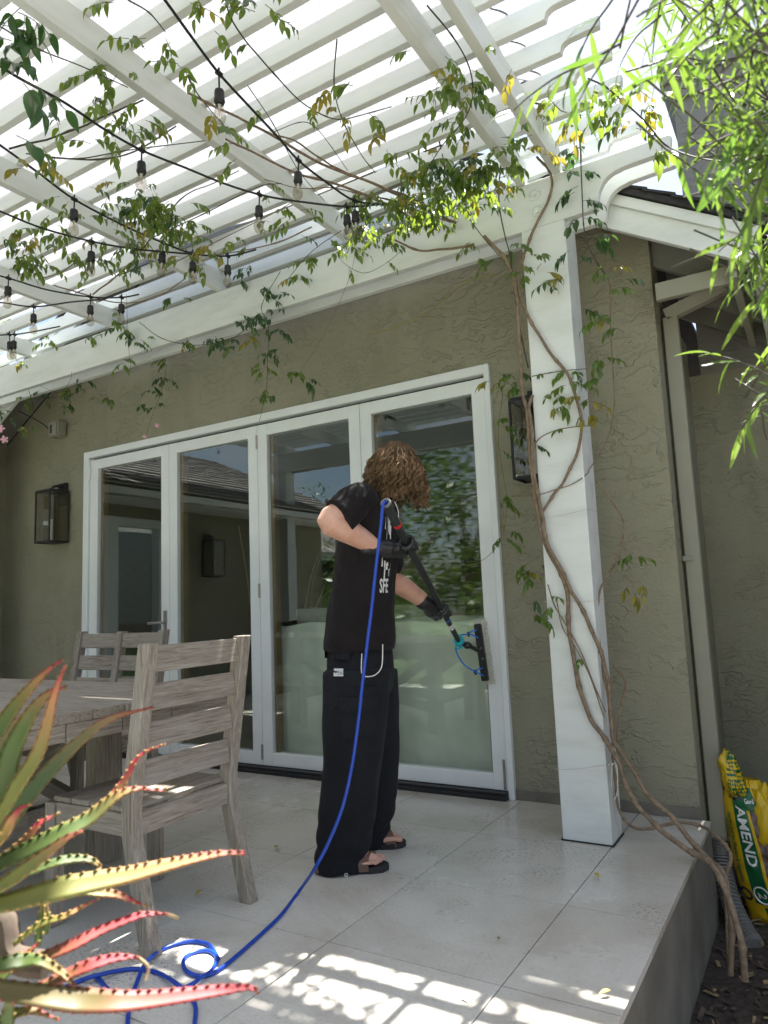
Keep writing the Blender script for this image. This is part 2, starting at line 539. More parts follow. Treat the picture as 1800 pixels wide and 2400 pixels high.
class MB:
    def __init__(self):
        self.v, self.f, self.m = [], [], []

    def add(self, vs, fs, mi=0):
        o = len(self.v)
        self.v.extend([tuple(p) for p in vs])
        for q in fs:
            self.f.append(tuple(o + k for k in q))
            self.m.append(mi)

    def box(self, lo, hi, mi=0):
        x0, y0, z0 = lo
        x1, y1, z1 = hi
        self.add([(x0, y0, z0), (x1, y0, z0), (x1, y1, z0), (x0, y1, z0), (x0, y0, z1), (x1, y0, z1), (x1, y1, z1), (x0, y1, z1)],
                 [(3, 2, 1, 0), (4, 5, 6, 7), (0, 1, 5, 4), (1, 2, 6, 5), (2, 3, 7, 6), (3, 0, 4, 7)], mi)

    def obox(self, c, ax, ay, az, mi=0):
        c, ax, ay, az = V(c), V(ax), V(ay), V(az)
        p = [c - ax - ay - az, c + ax - ay - az, c + ax + ay - az, c - ax + ay - az,
             c - ax - ay + az, c + ax - ay + az, c + ax + ay + az, c - ax + ay + az]
        self.add(p, [(3, 2, 1, 0), (4, 5, 6, 7), (0, 1, 5, 4), (1, 2, 6, 5), (2, 3, 7, 6), (3, 0, 4, 7)], mi)

    def beam(self, p0, p1, w, h, up=(0, 0, 1), mi=0):
        p0, p1 = V(p0), V(p1)
        d = (p1 - p0)
        x = d.normalized()
        y = V(up).cross(x)
        if y.length < 1e-4:
            y = V((1, 0, 0)).cross(x)
        y.normalize()
        z = x.cross(y)
        self.obox((p0 + p1) / 2, d / 2, y * w / 2, z * h / 2, mi)

    def tube(self, pts, r, n=8, mi=0, cap=True):
        pts = [V(p) for p in pts]
        if isinstance(r, (int, float)):
            r = [r] * len(pts)
        t = (pts[1] - pts[0]).normalized()
        a = t.orthogonal().normalized()
        vs, fs = [], []
        for k, p in enumerate(pts):
            if k == 0:
                t2 = (pts[1] - pts[0])
            elif k == len(pts) - 1:
                t2 = (pts[-1] - pts[-2])
            else:
                t2 = (pts[k + 1] - pts[k - 1])
            if t2.length < 1e-9:
                t2 = t
            t2.normalize()
            a = (a - t2 * a.dot(t2))
            a = a.normalized() if a.length > 1e-6 else t2.orthogonal().normalized()
            b = t2.cross(a)
            t = t2
            for j in range(n):
                an = 2 * pi * j / n
                vs.append(p + (a * cos(an) + b * sin(an)) * r[k])
        for k in range(len(pts) - 1):
            for j in range(n):
                j2 = (j + 1) % n
                fs.append((k * n + j, k * n + j2, (k + 1) * n + j2, (k + 1) * n + j))
        if cap:
            fs.append(tuple(range(n - 1, -1, -1)))
            e = (len(pts) - 1) * n
            fs.append(tuple(e + j for j in range(n)))
        self.add(vs, fs, mi)

    def lathe(self, prof, c, axis=(0, 0, 1), n=16, mi=0):
        ax = V(axis).normalized()
        a = ax.orthogonal().normalized()
        b = ax.cross(a)
        c = V(c)
        vs, fs = [], []
        for r, z in prof:
            for j in range(n):
                an = 2 * pi * j / n
                vs.append(c + ax * z + (a * cos(an) + b * sin(an)) * r)
        for k in range(len(prof) - 1):
            for j in range(n):
                j2 = (j + 1) % n
                fs.append((k * n + j, k * n + j2, (k + 1) * n + j2, (k + 1) * n + j))
        fs.append(tuple(range(n - 1, -1, -1)))
        e = (len(prof) - 1) * n
        fs.append(tuple(e + j for j in range(n)))
        self.add(vs, fs, mi)

    def prism(self, poly, y0, y1, mi=0, plane='xz'):
        """extrude a 2-D polygon (counter-clockwise in x,z) between y0 and y1"""
        n = len(poly)
        if plane == 'xz':
            a = [(p[0], y0, p[1]) for p in poly]
            b = [(p[0], y1, p[1]) for p in poly]
        elif plane == 'yz':
            a = [(y0, p[0], p[1]) for p in poly]
            b = [(y1, p[0], p[1]) for p in poly]
        else:
            a = [(p[0], p[1], y0) for p in poly]
            b = [(p[0], p[1], y1) for p in poly]
        fs = [tuple(range(n)), tuple(range(2 * n - 1, n - 1, -1))]
        for k in range(n):
            k2 = (k + 1) % n
            fs.append((k2, k, n + k, n + k2))
        self.add(a + b, fs, mi)

    def mesh(self, name, origin=(0, 0, 0), smooth=False, bevel=0.0, seg=1):
        me = bpy.data.meshes.new(name)
        o = V(origin)
        me.from_pydata([tuple(V(p) - o) for p in self.v], [], self.f)
        if any(self.m):
            me.polygons.foreach_set('material_index', self.m)
        me.update()
        if bevel or True:
            bm = bmesh.new()
            bm.from_mesh(me)
            if len(self.f) < 60000:
                bmesh.ops.recalc_face_normals(bm, faces=bm.faces)
            if bevel:
                es = [e for e in bm.edges if len(e.link_faces) == 2 and e.calc_face_angle(0) > 0.6]
                bmesh.ops.bevel(bm, geom=es, offset=bevel, segments=seg, affect='EDGES', clamp_overlap=True)
            bm.to_mesh(me)
            bm.free()
        if smooth:
            me.polygons.foreach_set('use_smooth', [True] * len(me.polygons))
            try:
                me.set_sharp_from_angle(angle=radians(45))
            except Exception:
                pass
        return me

    def centre(self):
        a = np.array(self.v)
        return V(((a.min(0) + a.max(0)) / 2).tolist())

    def build(self, name, mat, parent=None, origin='c', smooth=False, bevel=0.0, seg=1):
        if origin == 'c':
            origin = self.centre()
        elif origin is None:
            origin = V((0, 0, 0))
        me = self.mesh(name, origin, smooth, bevel, seg)
        for q in (mat if isinstance(mat, (list, tuple)) else [mat]):
            me.materials.append(MATS[q])
        return link(name, me, Matrix.Translation(origin), parent)


def link(name, data, world, parent=None):
    o = bpy.data.objects.new(name, data)
    COL.objects.link(o)
    WORLD[o.name] = world.copy()
    if parent is not None:
        o.parent = parent
        o.matrix_basis = WORLD[parent.name].inverted() @ world
    else:
        o.matrix_basis = world
    return o


def tag(o, label, cat, group=None):
    o['label'] = label
    o['category'] = cat
    if group:
        o['group'] = group
    return o


def thing(name, label, cat, loc=(0, 0, 0), group=None, rotz=0.0):
    w = Matrix.Translation(V(loc)) @ Matrix.Rotation(rotz, 4, 'Z')
    return tag(link(name, None, w), label, cat, group)


def kind(o, k):
    o['kind'] = k
    return o


def copy_tree(o, world, parent=None, name=None):
    c = o.copy()
    COL.objects.link(c)
    WORLD[c.name] = world.copy()
    c.parent = parent
    c.matrix_basis = (WORLD[parent.name].inverted() @ world) if parent is not None else world
    for ch in o.children:
        copy_tree(ch, world @ (WORLD[o.name].inverted() @ WORLD[ch.name]), c)
    return c


_bars = {}


def bar(name, p0, p1, w, h, mat, parent, up=(0, 0, 1), bevel=0.003, roll=None):
    """a straight board: its own object, length along its local X"""
    p0, p1 = V(p0), V(p1)
    L = (p1 - p0).length
    key = (round(L, 4), w, h, mat, bevel)
    if key not in _bars:
        b = MB()
        b.box((-L / 2, -w / 2, -h / 2), (L / 2, w / 2, h / 2))
        me = b.mesh(name, bevel=bevel, seg=1)
        me.materials.append(MATS[mat])
        _bars[key] = me
    x = (p1 - p0).normalized()
    y = V(up).cross(x)
    if y.length < 1e-4:
        y = V((1, 0, 0)).cross(x)
    y.normalize()
    z = x.cross(y)
    m = Matrix(((x.x, y.x, z.x, 0), (x.y, y.y, z.y, 0), (x.z, y.z, z.z, 0), (0, 0, 0, 1)))
    m.translation = (p0 + p1) / 2
    return link(name, _bars[key], m, parent)


def spline(pts, n=6):
    """Catmull-Rom through the points"""
    pts = [V(p) for p in pts]
    if len(pts) < 3:
        return pts
    out = []
    P = [pts[0] * 2 - pts[1]] + pts + [pts[-1] * 2 - pts[-2]]
    for i in range(1, len(P) - 2):
        a, b, c, d = P[i - 1], P[i], P[i + 1], P[i + 2]
        for k in range(n):
            t = k / n
            out.append(0.5 * ((2 * b) + (c - a) * t + (2 * a - 5 * b + 4 * c - d) * t * t + (3 * b - a - 3 * c + d) * t ** 3))
    out.append(pts[-1])
    return out


# ---------------------------------------------------------------- ground, patio
b = MB()
b.add([(-80, -80, -0.46), (80, -80, -0.46), (80, 80, -0.46), (-80, 80, -0.46)], [(0, 1, 2, 3)])
kind(b.build('ground', 'soil', origin=None), 'structure')
simple('lawn_green', (0.055, 0.095, 0.025), 0.9, var=0.35, nscale=9)
b = MB()
b.add([(-30, -40, -0.452), (12, -40, -0.452), (12, -4.4, -0.452), (-30, -4.4, -0.452)], [(0, 1, 2, 3)])
kind(b.build('lawn', 'lawn_green', origin=None), 'structure')

b = MB()
b.box((-14, -4.4, -0.55), (7, -0.42, -0.44))
kind(b.build('path', 'bounce_concrete', origin=None), 'structure')  # pale slab added behind the camera to bounce sunlight onto the walls
PX0, PX1, PY0, PY1 = -6.45, -0.562, -0.39, 3.857
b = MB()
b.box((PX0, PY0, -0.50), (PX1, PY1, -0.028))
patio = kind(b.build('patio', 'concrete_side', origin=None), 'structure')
gb = MB()
gb.box((PX0 + 0.01, PY0 + 0.01, -0.028), (PX1 - 0.006, PY1, -0.006))
gb.build('joint_bed', 'grout', patio)
xe = [-0.555, -0.892] + [-0.892 - 0.609 * k for k in range(1, 10)] + [PX0]
ye = [PY0 + 0.606 * k for k in range(8)]
ye[-1] = PY1 - 0.002
_tm = {}
for i in range(len(xe) - 1):
    for j in range(len(ye) - 1):
        x1, x0, y0, y1 = xe[i], xe[i + 1], ye[j], ye[j + 1]
        g = 0.0018
        w, d = x1 - x0 - 2 * g, y1 - y0 - 2 * g
        k = (round(w, 3), round(d, 3))
        if k not in _tm:
            t = MB()
            t.box((-w / 2, -d / 2, -0.024), (w / 2, d / 2, 0))
            _tm[k] = t.mesh('paving_tile', bevel=0.0006)
            _tm[k].materials.append(MATS['limestone_tile'])
        mt = Matrix.Translation(((x0 + x1) / 2, (y0 + y1) / 2, R.uniform(-0.0006, 0.0004)))
        link('paving_tile', _tm[k], mt, patio)

# ---------------------------------------------------------------- house
WY = 3.858
RK = 0.6


def rz(x):
    return 3.035 + RK * (-0.596 - x) if x > -3.3 else 3.035 + RK * (-0.596 + 3.3) - RK * (-3.3 - x)


house = thing('house', 'olive stucco house wall with a white folding glass door behind the pergola', 'house', (-3.4, WY, 0))
b = MB()
t = -0.05
b.prism([(-6.45, 0), (-5.27, 0), (-5.27, 2.478), (-6.45, 2.478)], WY, WY + 0.2)
b.prism([(-1.54, 0), (-0.60, 0), (-0.60, 2.478), (-1.54, 2.478)], WY, WY + 0.2)
b.prism([(-6.45, 2.478), (-0.60, 2.478), (-0.60, rz(-0.6) + t), (-3.3, rz(-3.3) + t), (-6.45, rz(-6.45) + t)], WY, WY + 0.2)
b.box((-6.45, WY, -0.5), (-0.60, WY + 0.2, 0))
b.box((-0.80, WY + 0.2, -0.5), (-0.60, 5.0, 2.72))
b.build('wall', 'stucco_wall', house, origin=None)
b = MB()
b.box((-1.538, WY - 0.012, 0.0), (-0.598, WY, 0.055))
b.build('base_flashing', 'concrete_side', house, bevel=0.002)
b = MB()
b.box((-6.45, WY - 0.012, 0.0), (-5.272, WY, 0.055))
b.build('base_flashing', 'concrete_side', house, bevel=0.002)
# base wall at the back of the recess, and chimney above it
b = MB()
b.box((-0.60, 5.0, -0.5), (2.2, 5.9, 2.5))
b.build('recess_wall', 'stucco_wall', house, origin=None)
b = MB()
b.box((1.0, 3.3, -0.5), (1.2, 5.0, 2.5))
b.build('shade_wall', 'stucco_wall', house, origin=None)  # unseen wall added on the right to keep light out of the recess
b = MB()
b.prism([(-0.53, 2.5), (2.2, 2.5), (2.2, 4.45), (-0.53, 4.45)], 5.0, 5.9)
b.prism([(-0.53, 4.45), (2.2, 4.45), (2.27, 4.56), (-0.60, 4.56)], 4.96, 5.94)
b.box((-0.60, 4.93, 4.56), (2.27, 5.97, 4.70))
b.build('chimney', 'stucco_grey', house, origin=None)

# roof: two slabs with a thick dark edge, then single shingles along the visible rake
b = MB()
ft, bk = 3.50, 12.0
for s in (1, -1):
    if s > 0:
        pl = [(-0.03, rz(-0.03) + 0.012), (-0.03, rz(-0.03) + 0.045), (-3.3, rz(-3.3) + 0.045), (-3.3, rz(-3.3) + 0.012)]
        b.prism(pl, ft, 4.98)
        b.prism([(-0.62, rz(-0.62) + 0.012), (-0.62, rz(-0.62) + 0.045), (-3.3, rz(-3.3) + 0.045), (-3.3, rz(-3.3) + 0.012)], 4.98, bk)
    else:
        b.prism([(-3.3, rz(-3.3) + 0.012), (-3.3, rz(-3.3) + 0.045), (-7.4, rz(-7.4) + 0.045), (-7.4, rz(-7.4) + 0.012)], ft, bk)
roof = b.build('roof', 'shingle', house, origin=None)
for k in range(26):
    x = -0.02 - 0.125 * k
    sl = V((-1, 0, RK)).normalized()
    nr = V((RK, 0, 1)).normalized()
    m = MB()
    for j, yy in enumerate((3.485 + R.uniform(-0.006, 0.006), 3.80, 4.12)):
        m.obox(V((x - 0.08, yy + 0.15, rz(x - 0.08) + 0.052 + R.uniform(0, 0.004))), sl * 0.08 + nr * -0.006, V((0, 0.148, 0)), nr * 0.006)
    m.build('shingle', 'shingle', roof)
b = MB()
pl = lambda x0, x1, lo, hi: [(x1, rz(x1) + lo), (x0, rz(x0) + lo), (x0, rz(x0) + hi), (x1, rz(x1) + hi)]
b.prism(pl(-0.07, -3.3, -0.185, -0.055), 3.535, 3.57)
b.prism(pl(-0.07, -3.3, -0.055, 0.005), 3.517, 3.57)
b.prism(pl(-3.3, -7.3, -0.185, -0.055), 3.535, 3.57)
b.prism(pl(-3.3, -7.3, -0.055, 0.005), 3.517, 3.57)
b.build('rake_board', 'painted_wood', house, bevel=0.002)
b = MB()
b.prism(pl(-0.07, -3.3, -0.03, -0.012), 3.57, WY)
b.prism(pl(-3.3, -7.3, -0.03, -0.012), 3.57, WY)
b.prism(pl(-0.07, -0.60, -0.03, -0.012), WY, 4.98)
b.build('soffit_board', 'soffit', house)
for yy in (3.93, 4.36, 4.79):
    b = MB()
    b.prism([(-0.598, rz(-0.6) - 0.19), (-0.13, rz(-0.13) - 0.19), (-0.13, rz(-0.13) - 0.034), (-0.598, rz(-0.6) - 0.034)], yy, yy + 0.045)
    b.build('rafter_tail', 'soffit', house, bevel=0.002)
bar('eave_board', (-0.105, 3.575, 2.635), (-0.105, 4.985, 2.635), 0.035, 0.19, 'painted_wood', house)
bar('eave_board', (-0.20, 3.59, 2.60), (-0.20, 4.75, 2.60), 0.035, 0.12, 'sage_paint', house)
bar('rake_return', (-0.56, 3.70, 2.60), (-0.22, 3.70, 2.60), 0.04, 0.09, 'sage_paint', house)

# downspout and its corrugated drain hose
ds = MB()
def rect_pipe(mb, pts, w, d):
    pts = [V(p) for p in pts]
    for a_, b_ in zip(pts[:-1], pts[1:]):
        mb.beam(a_, b_, w, d, up=(0, 1, 0) if abs((b_ - a_).normalized().z) > 0.5 else (0, 0, 1))
rect_pipe(ds, [(-0.548, 4.03, -0.12), (-0.548, 4.03, 2.575)], 0.075, 0.062)
rect_pipe(ds, [(-0.572, 4.03, 2.59), (-0.15, 4.03, 2.715)], 0.062, 0.07)
ds.box((-0.598, 3.99, 1.25), (-0.545, 4.07, 1.28))
ds.build('downspout', 'sage_paint', house, bevel=0.004)
dp = MB()
dpath = spline([(-0.548, 4.03, -0.11), (-0.546, 4.02, -0.20), (-0.535, 3.96, -0.29), (-0.50, 3.86, -0.37), (-0.445, 3.74, -0.425), (-0.40, 3.66, -0.45)], 6)
for k in range(1, len(dpath) - 1):
    dp.lathe([(0.034, -0.0075), (0.046, -0.004), (0.046, 0.004), (0.034, 0.0075)], dpath[k], dpath[k + 1] - dpath[k - 1], n=14)
dp.tube(dpath, 0.035, 10)
tag(kind(dp.build('drain_pipe', 'drain_pipe', None), 'thing'), 'grey ribbed flexible drain pipe under the downspout beside the patio edge', 'pipe')

# folding glass door
df = MB()
df.box((-5.27, 3.828, 0.0), (-5.205, 3.96, 2.478))
df.box((-1.605 + 0.03, 3.828, 0.0), (-1.54, 3.96, 2.478))
df.box((-5.205, 3.828, 2.422), (-1.575, 3.96, 2.478))
df.build('door_frame', 'door_paint', house, bevel=0.003)
df = MB()
df.box((-5.204, 3.885, 2.404), (-1.576, 3.955, 2.421))
df.build('head_gap_backing', 'black_rubber', house)  # black strip behind the gap over the leaves, standing in for its shade
df = MB()
df.box((-5.204, 3.80, 0.0005), (-1.576, 3.96, 0.040))
df.build('threshold', 'black_metal', house, bevel=0.002)
df = MB()
df.box((-5.204, 3.786, 0.0005), (-1.576, 3.80, 0.022))
df.build('sill_track', 'black_metal', house, bevel=0.002)
SPL = [-5.202, -4.248, -3.345, -2.466, -1.578]
for k in range(4):
    x0, x1 = SPL[k] + 0.002, SPL[k + 1] - 0.002
    y0, y1 = 3.845, 3.905
    lf = MB()
    sw = 0.086 if k else 0.10
    lf.box((x0, y0, 0.043), (x0 + sw, y1, 2.402))
    lf.box((x1 - 0.086, y0, 0.043), (x1, y1, 2.402))
    lf.box((x0 + sw, y0 + 0.002, 2.320), (x1 - 0.086, y1, 2.402))
    lf.box((x0 + sw, y0 + 0.002, 0.043), (x1 - 0.086, y1, 0.129))
    leaf = lf.build('door_leaf', 'door_paint', house, bevel=0.0025)
    g = MB()
    g.box((x0 + sw - 0.005, 3.868, 0.125), (x1 - 0.081, 3.874, 2.325))
    g.build('pane', 'wet_glass' if k == 3 else 'glass', leaf)
    br = MB()
    simple('brown_reveal', (0.16, 0.095, 0.045), 0.6) if 'brown_reveal' not in MATS else None
    br.box((x0 + sw, 3.88, 0.129), (x0 + sw + 0.03, 3.93, 2.32))
    br.box((x1 - 0.086 - 0.018, 3.88, 0.129), (x1 - 0.086, 3.93, 2.32))
    br.build('inner_stop', 'brown_reveal', leaf)
    hg = MB()
    if k in (1,):
        for z in (0.13, 1.22, 2.28):
            hg = MB()
            hg.box((x1 - 0.008, y0 - 0.006, z - 0.05), (x1 + 0.008, y0 + 0.004, z + 0.05))
            hg.build('hinge', 'steel', leaf, bevel=0.001)
    if k == 0:
        for z in (0.16, 2.30):
            hg = MB()
            hg.lathe([(0.011, -0.07), (0.011, 0.07)], (x0 + 0.002, y0 - 0.012, z), n=10)
            hg.build('hinge', 'white_paint', leaf, smooth=True)
        hd = MB()
        hd.box((x1 - 0.052, y0 - 0.010, 0.84), (x1 - 0.022, y0, 1.11))
        hd.tube(spline([(x1 - 0.037, y0 - 0.01, 1.02), (x1 - 0.037, y0 - 0.05, 1.02), (x1 - 0.06, y0 - 0.055, 1.02), (x1 - 0.17, y0 - 0.055, 1.018)], 5), 0.010, 8)
        hd.build('handle', 'steel', leaf, bevel=0.0)
    if k == 3:
        hg.box((x1 - 0.024, y0 - 0.006, 0.05), (x1 - 0.010, y0 + 0.002, 0.21))
        hg.build('bolt', 'steel', leaf, bevel=0.001)

# the room behind the glass
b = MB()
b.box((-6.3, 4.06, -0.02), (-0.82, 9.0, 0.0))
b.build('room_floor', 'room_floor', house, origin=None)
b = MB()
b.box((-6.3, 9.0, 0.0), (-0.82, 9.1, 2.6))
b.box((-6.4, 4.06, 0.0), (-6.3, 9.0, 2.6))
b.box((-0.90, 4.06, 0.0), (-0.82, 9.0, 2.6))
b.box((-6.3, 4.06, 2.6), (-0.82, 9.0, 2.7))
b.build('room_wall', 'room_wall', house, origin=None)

sofa = thing('sofa', 'sofa under a pale dust sheet standing indoors against the glass door', 'sofa', (-2.6, 4.5, 0))
def cloth_box(lo, hi, nx, ny, nz, amp, seed):
    bm = bmesh.new()
    bmesh.ops.create_cube(bm, size=1)
    bmesh.ops.subdivide_edges(bm, edges=bm.edges[:], cuts=40, use_grid_fill=True)
    for v in bm.verts:
        p = V((lo[0] + (v.co.x + .5) * (hi[0] - lo[0]), lo[1] + (v.co.y + .5) * (hi[1] - lo[1]), lo[2] + (v.co.z + .5) * (hi[2] - lo[2])))
        k = noise.noise(V((p.x * 4 + seed, p.y * 3, p.z * 1.3))) + 0.5 * noise.noise(V((p.x * 11 + seed, p.y * 9, p.z * 3))) + 0.45 * abs(noise.noise(V((p.x * 5 + p.z * 4, seed, p.z * 7))))
        p += V((0, -amp * k, amp * 0.9 * noise.noise(V((p.x * 2.2 + seed, p.y * 3, 0))) * (v.co.z + .5)))
        v.co = p
    me = bpy.data.meshes.new('cloth')
    bm.to_mesh(me)
    bm.free()
    me.polygons.foreach_set('use_smooth', [True] * len(me.polygons))
    return me
for nm, lo, hi, s in (('sheet', (-3.55, 4.02, 0.02), (-0.98, 4.28, 0.975), 1.0), ('seat', (-3.5, 4.28, 0.02), (-1.0, 4.95, 0.5), 4.0)):
    me = cloth_box(lo, hi, 1, 1, 1, 0.05, s)
    me.materials.append(MATS['dust_sheet'])
    link(nm, me, Matrix.Identity(4), sofa)
for x in (-3.05, -2.35):
    me = cloth_box((x - 0.25, 4.2, 0.85), (x + 0.25, 4.36, 1.08), 1, 1, 1, 0.03, x)
    me.materials.append(MATS['grey_cushion'])
    tag(link('cushion', me, Matrix.Identity(4)), 'grey cushion on the sheeted sofa, ' + ('nearer the lever handle' if x < -2.7 else 'behind the standing person'), 'cushion', 'cushions on the sofa')
pl_ = thing('potted_twigs', 'bare branching twigs standing in the dark room behind the second door leaf', 'twigs', (-4.0, 4.8, 0.0))
tb = MB()
for a in range(5):
    p = V((-4.0 + R.uniform(-.05, .05), 4.8 + R.uniform(-.05, .05), 0.3))
    d = V((R.uniform(-.45, .5), R.uniform(-.2, .3), 1)).normalized()
    pts = [p]
    for k in range(7):
        d = (d + V((R.uniform(-.3, .3), R.uniform(-.2, .2), 0.1))).normalized()
        p = p + d * 0.22
        pts.append(p)
    tb.tube(spline(pts, 3), [0.014 * (1 - i / 24) + 0.002 for i in range(len(spline(pts, 3)))], 6)
tb.build('twig', 'vine_bark', pl_)
tb = MB()
tb.lathe([(0.12, 0.0), (0.17, 0.15), (0.16, 0.35), (0.14, 0.35), (0.14, 0.3)], (-4.0, 4.8, 0.0))
tb.build('pot', 'planter_clay', pl_, smooth=True)

# ---------------------------------------------------------------- wall lanterns
def lantern_mesh(parent, cx, y, z0, flip=None):
    """lantern hung on a wall that faces -Y at y; built in world space"""
    x0, x1, y0, y1, z1 = cx - 0.097, cx + 0.097, y - 0.205, y - 0.03, z0 + 0.45
    t = 0.012
    f = MB()
    for xx in (x0, x1):
        for yy in (y0, y1):
            f.box((xx - t / 2, yy - t / 2, z0), (xx + t / 2, yy + t / 2, z1))
    for zz in (z0, z1 - 0.016):
        for yy in (y0, y1):
            f.box((x0 + t / 2, yy - t / 2 + .001, zz), (x1 - t / 2, yy + t / 2 - .001, zz + 0.016))
        for xx in (x0, x1):
            f.box((xx - t / 2 + .001, y0 + t / 2, zz), (xx + t / 2 - .001, y1 - t / 2, zz + 0.016))
    f.build('frame', 'black_metal', parent, bevel=0.001)
    p = MB()
    p.box((x0 + t / 2, y0 + t / 2, z1 - 0.004), (x1 - t / 2, y1 - t / 2, z1 + 0.006))
    p.box((x0 + .03, y0 + .03, z0 + .003), (x1 - .03, y1 - .03, z0 + .013))
    p.build('cover_plate', 'black_metal', parent)
    p = MB()
    p.box((cx - 0.055, y - 0.025, z0 + 0.33), (cx + 0.055, y - 0.002, z0 + 0.53))
    p.build('back_plate', 'black_metal', parent, bevel=0.002)
    p = MB()
    p.tube(spline([(cx, y - 0.025, z0 + 0.495), (cx, y - 0.07, z0 + 0.50), (cx, y - 0.115, z0 + 0.485), (cx, y - 0.12, z0 + 0.456)], 4), 0.010, 8)
    p.build('arm', 'black_metal', parent, smooth=True)
    for a_, b_ in (((x0 + t / 2, y0 - .001, z0 + .016), (x1 - t / 2, y0 + .001, z1 - .016)), ((x0 + t / 2, y1 - .001, z0 + .016), (x1 - t / 2, y1 + .001, z1 - .016)),
                   ((x0 - .001, y0 + t / 2, z0 + .016), (x0 + .001, y1 - t / 2, z1 - .016)), ((x1 - .001, y0 + t / 2, z0 + .016), (x1 + .001, y1 - t / 2, z1 - .016))):
        g = MB()
        g.box(a_, b_)
        g.build('pane', 'bulb_glass', parent)
    g = MB()
    g.lathe([(0.011, 0.0), (0.011, 0.19)], (cx, y - 0.12, z0 + 0.016), n=12)
    g.build('candle_tube', 'white_paint', parent, smooth=True)
    g = MB()
    g.lathe([(0.011, 0), (0.017, 0.03), (0.017, 0.07), (0.010, 0.10), (0.002, 0.115)], (cx, y - 0.12, z0 + 0.207), n=12)
    g.build('bulb', 'bulb_glass', parent, smooth=True)
lan = thing('wall_lantern', 'black glass wall lantern on the stucco left of the white door', 'wall lantern', (-5.565, WY, 1.72), 'lanterns on the house walls')
lantern_mesh(lan, -5.565, WY, 1.72)
w2 = Matrix.Translation((-1.262, WY, 1.735))
l2 = copy_tree(lan, w2)
l2['label'] = 'black glass wall lantern half hidden behind the white post'

# ---------------------------------------------------------------- wing of the house on the left, seen in the glass
wing = thing('house_wing', 'low stucco wing with a shingled roof on the far left of the patio', 'house', (-6.5, 1.6, 0))
b = MB()
b.box((-6.7, -0.9, -0.5), (-6.45, 1.92, 2.42))
b.box((-6.7, 1.92, 2.16), (-6.45, 3.40, 2.42))
b.box((-6.7, 3.40, -0.5), (-6.45, WY, 2.42))
b.box((-9.5, -1.1, -0.5), (-6.45, -0.9, 2.42))
b.box((-6.7, 3.38, 2.42), (-6.45, WY, 3.6))
b.build('wall', 'stucco_wall', wing, origin=None)
b = MB()
for (y0, y1) in ((1.92, 2.66), (2.66, 3.40)):
    b.box((-6.62, y0, 0.0), (-6.50, y0 + 0.09, 2.16))
    b.box((-6.62, y1 - 0.09, 0.0), (-6.50, y1, 2.16))
    b.box((-6.618, y0 + 0.09, 0.0), (-6.502, y1 - 0.09, 0.10))
    b.box((-6.618, y0 + 0.09, 2.06), (-6.502, y1 - 0.09, 2.16))
dl = b.build('door_leaf', 'door_paint', wing)
b = MB()
b.box((-6.57, 2.0, 0.1), (-6.56, 2.58, 2.06))
b.box((-6.57, 2.74, 0.1), (-6.56, 3.32, 2.06))
b.build('pane', 'glass', dl)
b = MB()
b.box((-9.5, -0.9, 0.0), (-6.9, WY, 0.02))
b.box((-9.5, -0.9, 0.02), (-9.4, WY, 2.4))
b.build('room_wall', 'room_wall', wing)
b = MB()
b.box((-5.99, -1.35, 2.30), (-5.93, 3.35, 2.43))
b.box((-6.45, -1.35, 2.28), (-5.99, 3.35, 2.30))
b.build('gutter', 'white_paint', wing, bevel=0.01)
rows = 17
rf = MB()
sl = V((-1, 0, 0.42)).normalized()
nr = V((0.42, 0, 1)).normalized()
e0 = V((-5.92, 0, 2.40))
for k in range(rows):
    c = e0 + sl * (0.2 * k + 0.12) + nr * 0.02
    y = -1.4
    while y < 3.3:
        wv = min(R.uniform(0.16, 0.34), 3.37 - y)
        rf.obox(c + V((0, y + wv / 2, 0)) + nr * R.uniform(0, 0.006), sl * 0.125 - nr * 0.012, V((0, wv / 2 - 0.004, 0)), nr * 0.010)
        y += wv
kind(rf.build('shingle', 'shingle_grey', wing), 'stuff')
b = MB()
b.obox(e0 + sl * 1.75 + V((0, 0.98, 0)) - nr * 0.012, sl * 1.75, V((0, 2.36, 0)), nr * 0.012)
b.build('roof', 'shingle', wing)
w3 = Matrix.Translation((-6.45, 1.30, 1.50)) @ Matrix.Rotation(radians(90), 4, 'Z')
l3 = copy_tree(lan, w3)
l3['label'] = 'black wall lantern on the left wing, seen only mirrored in the second door leaf'

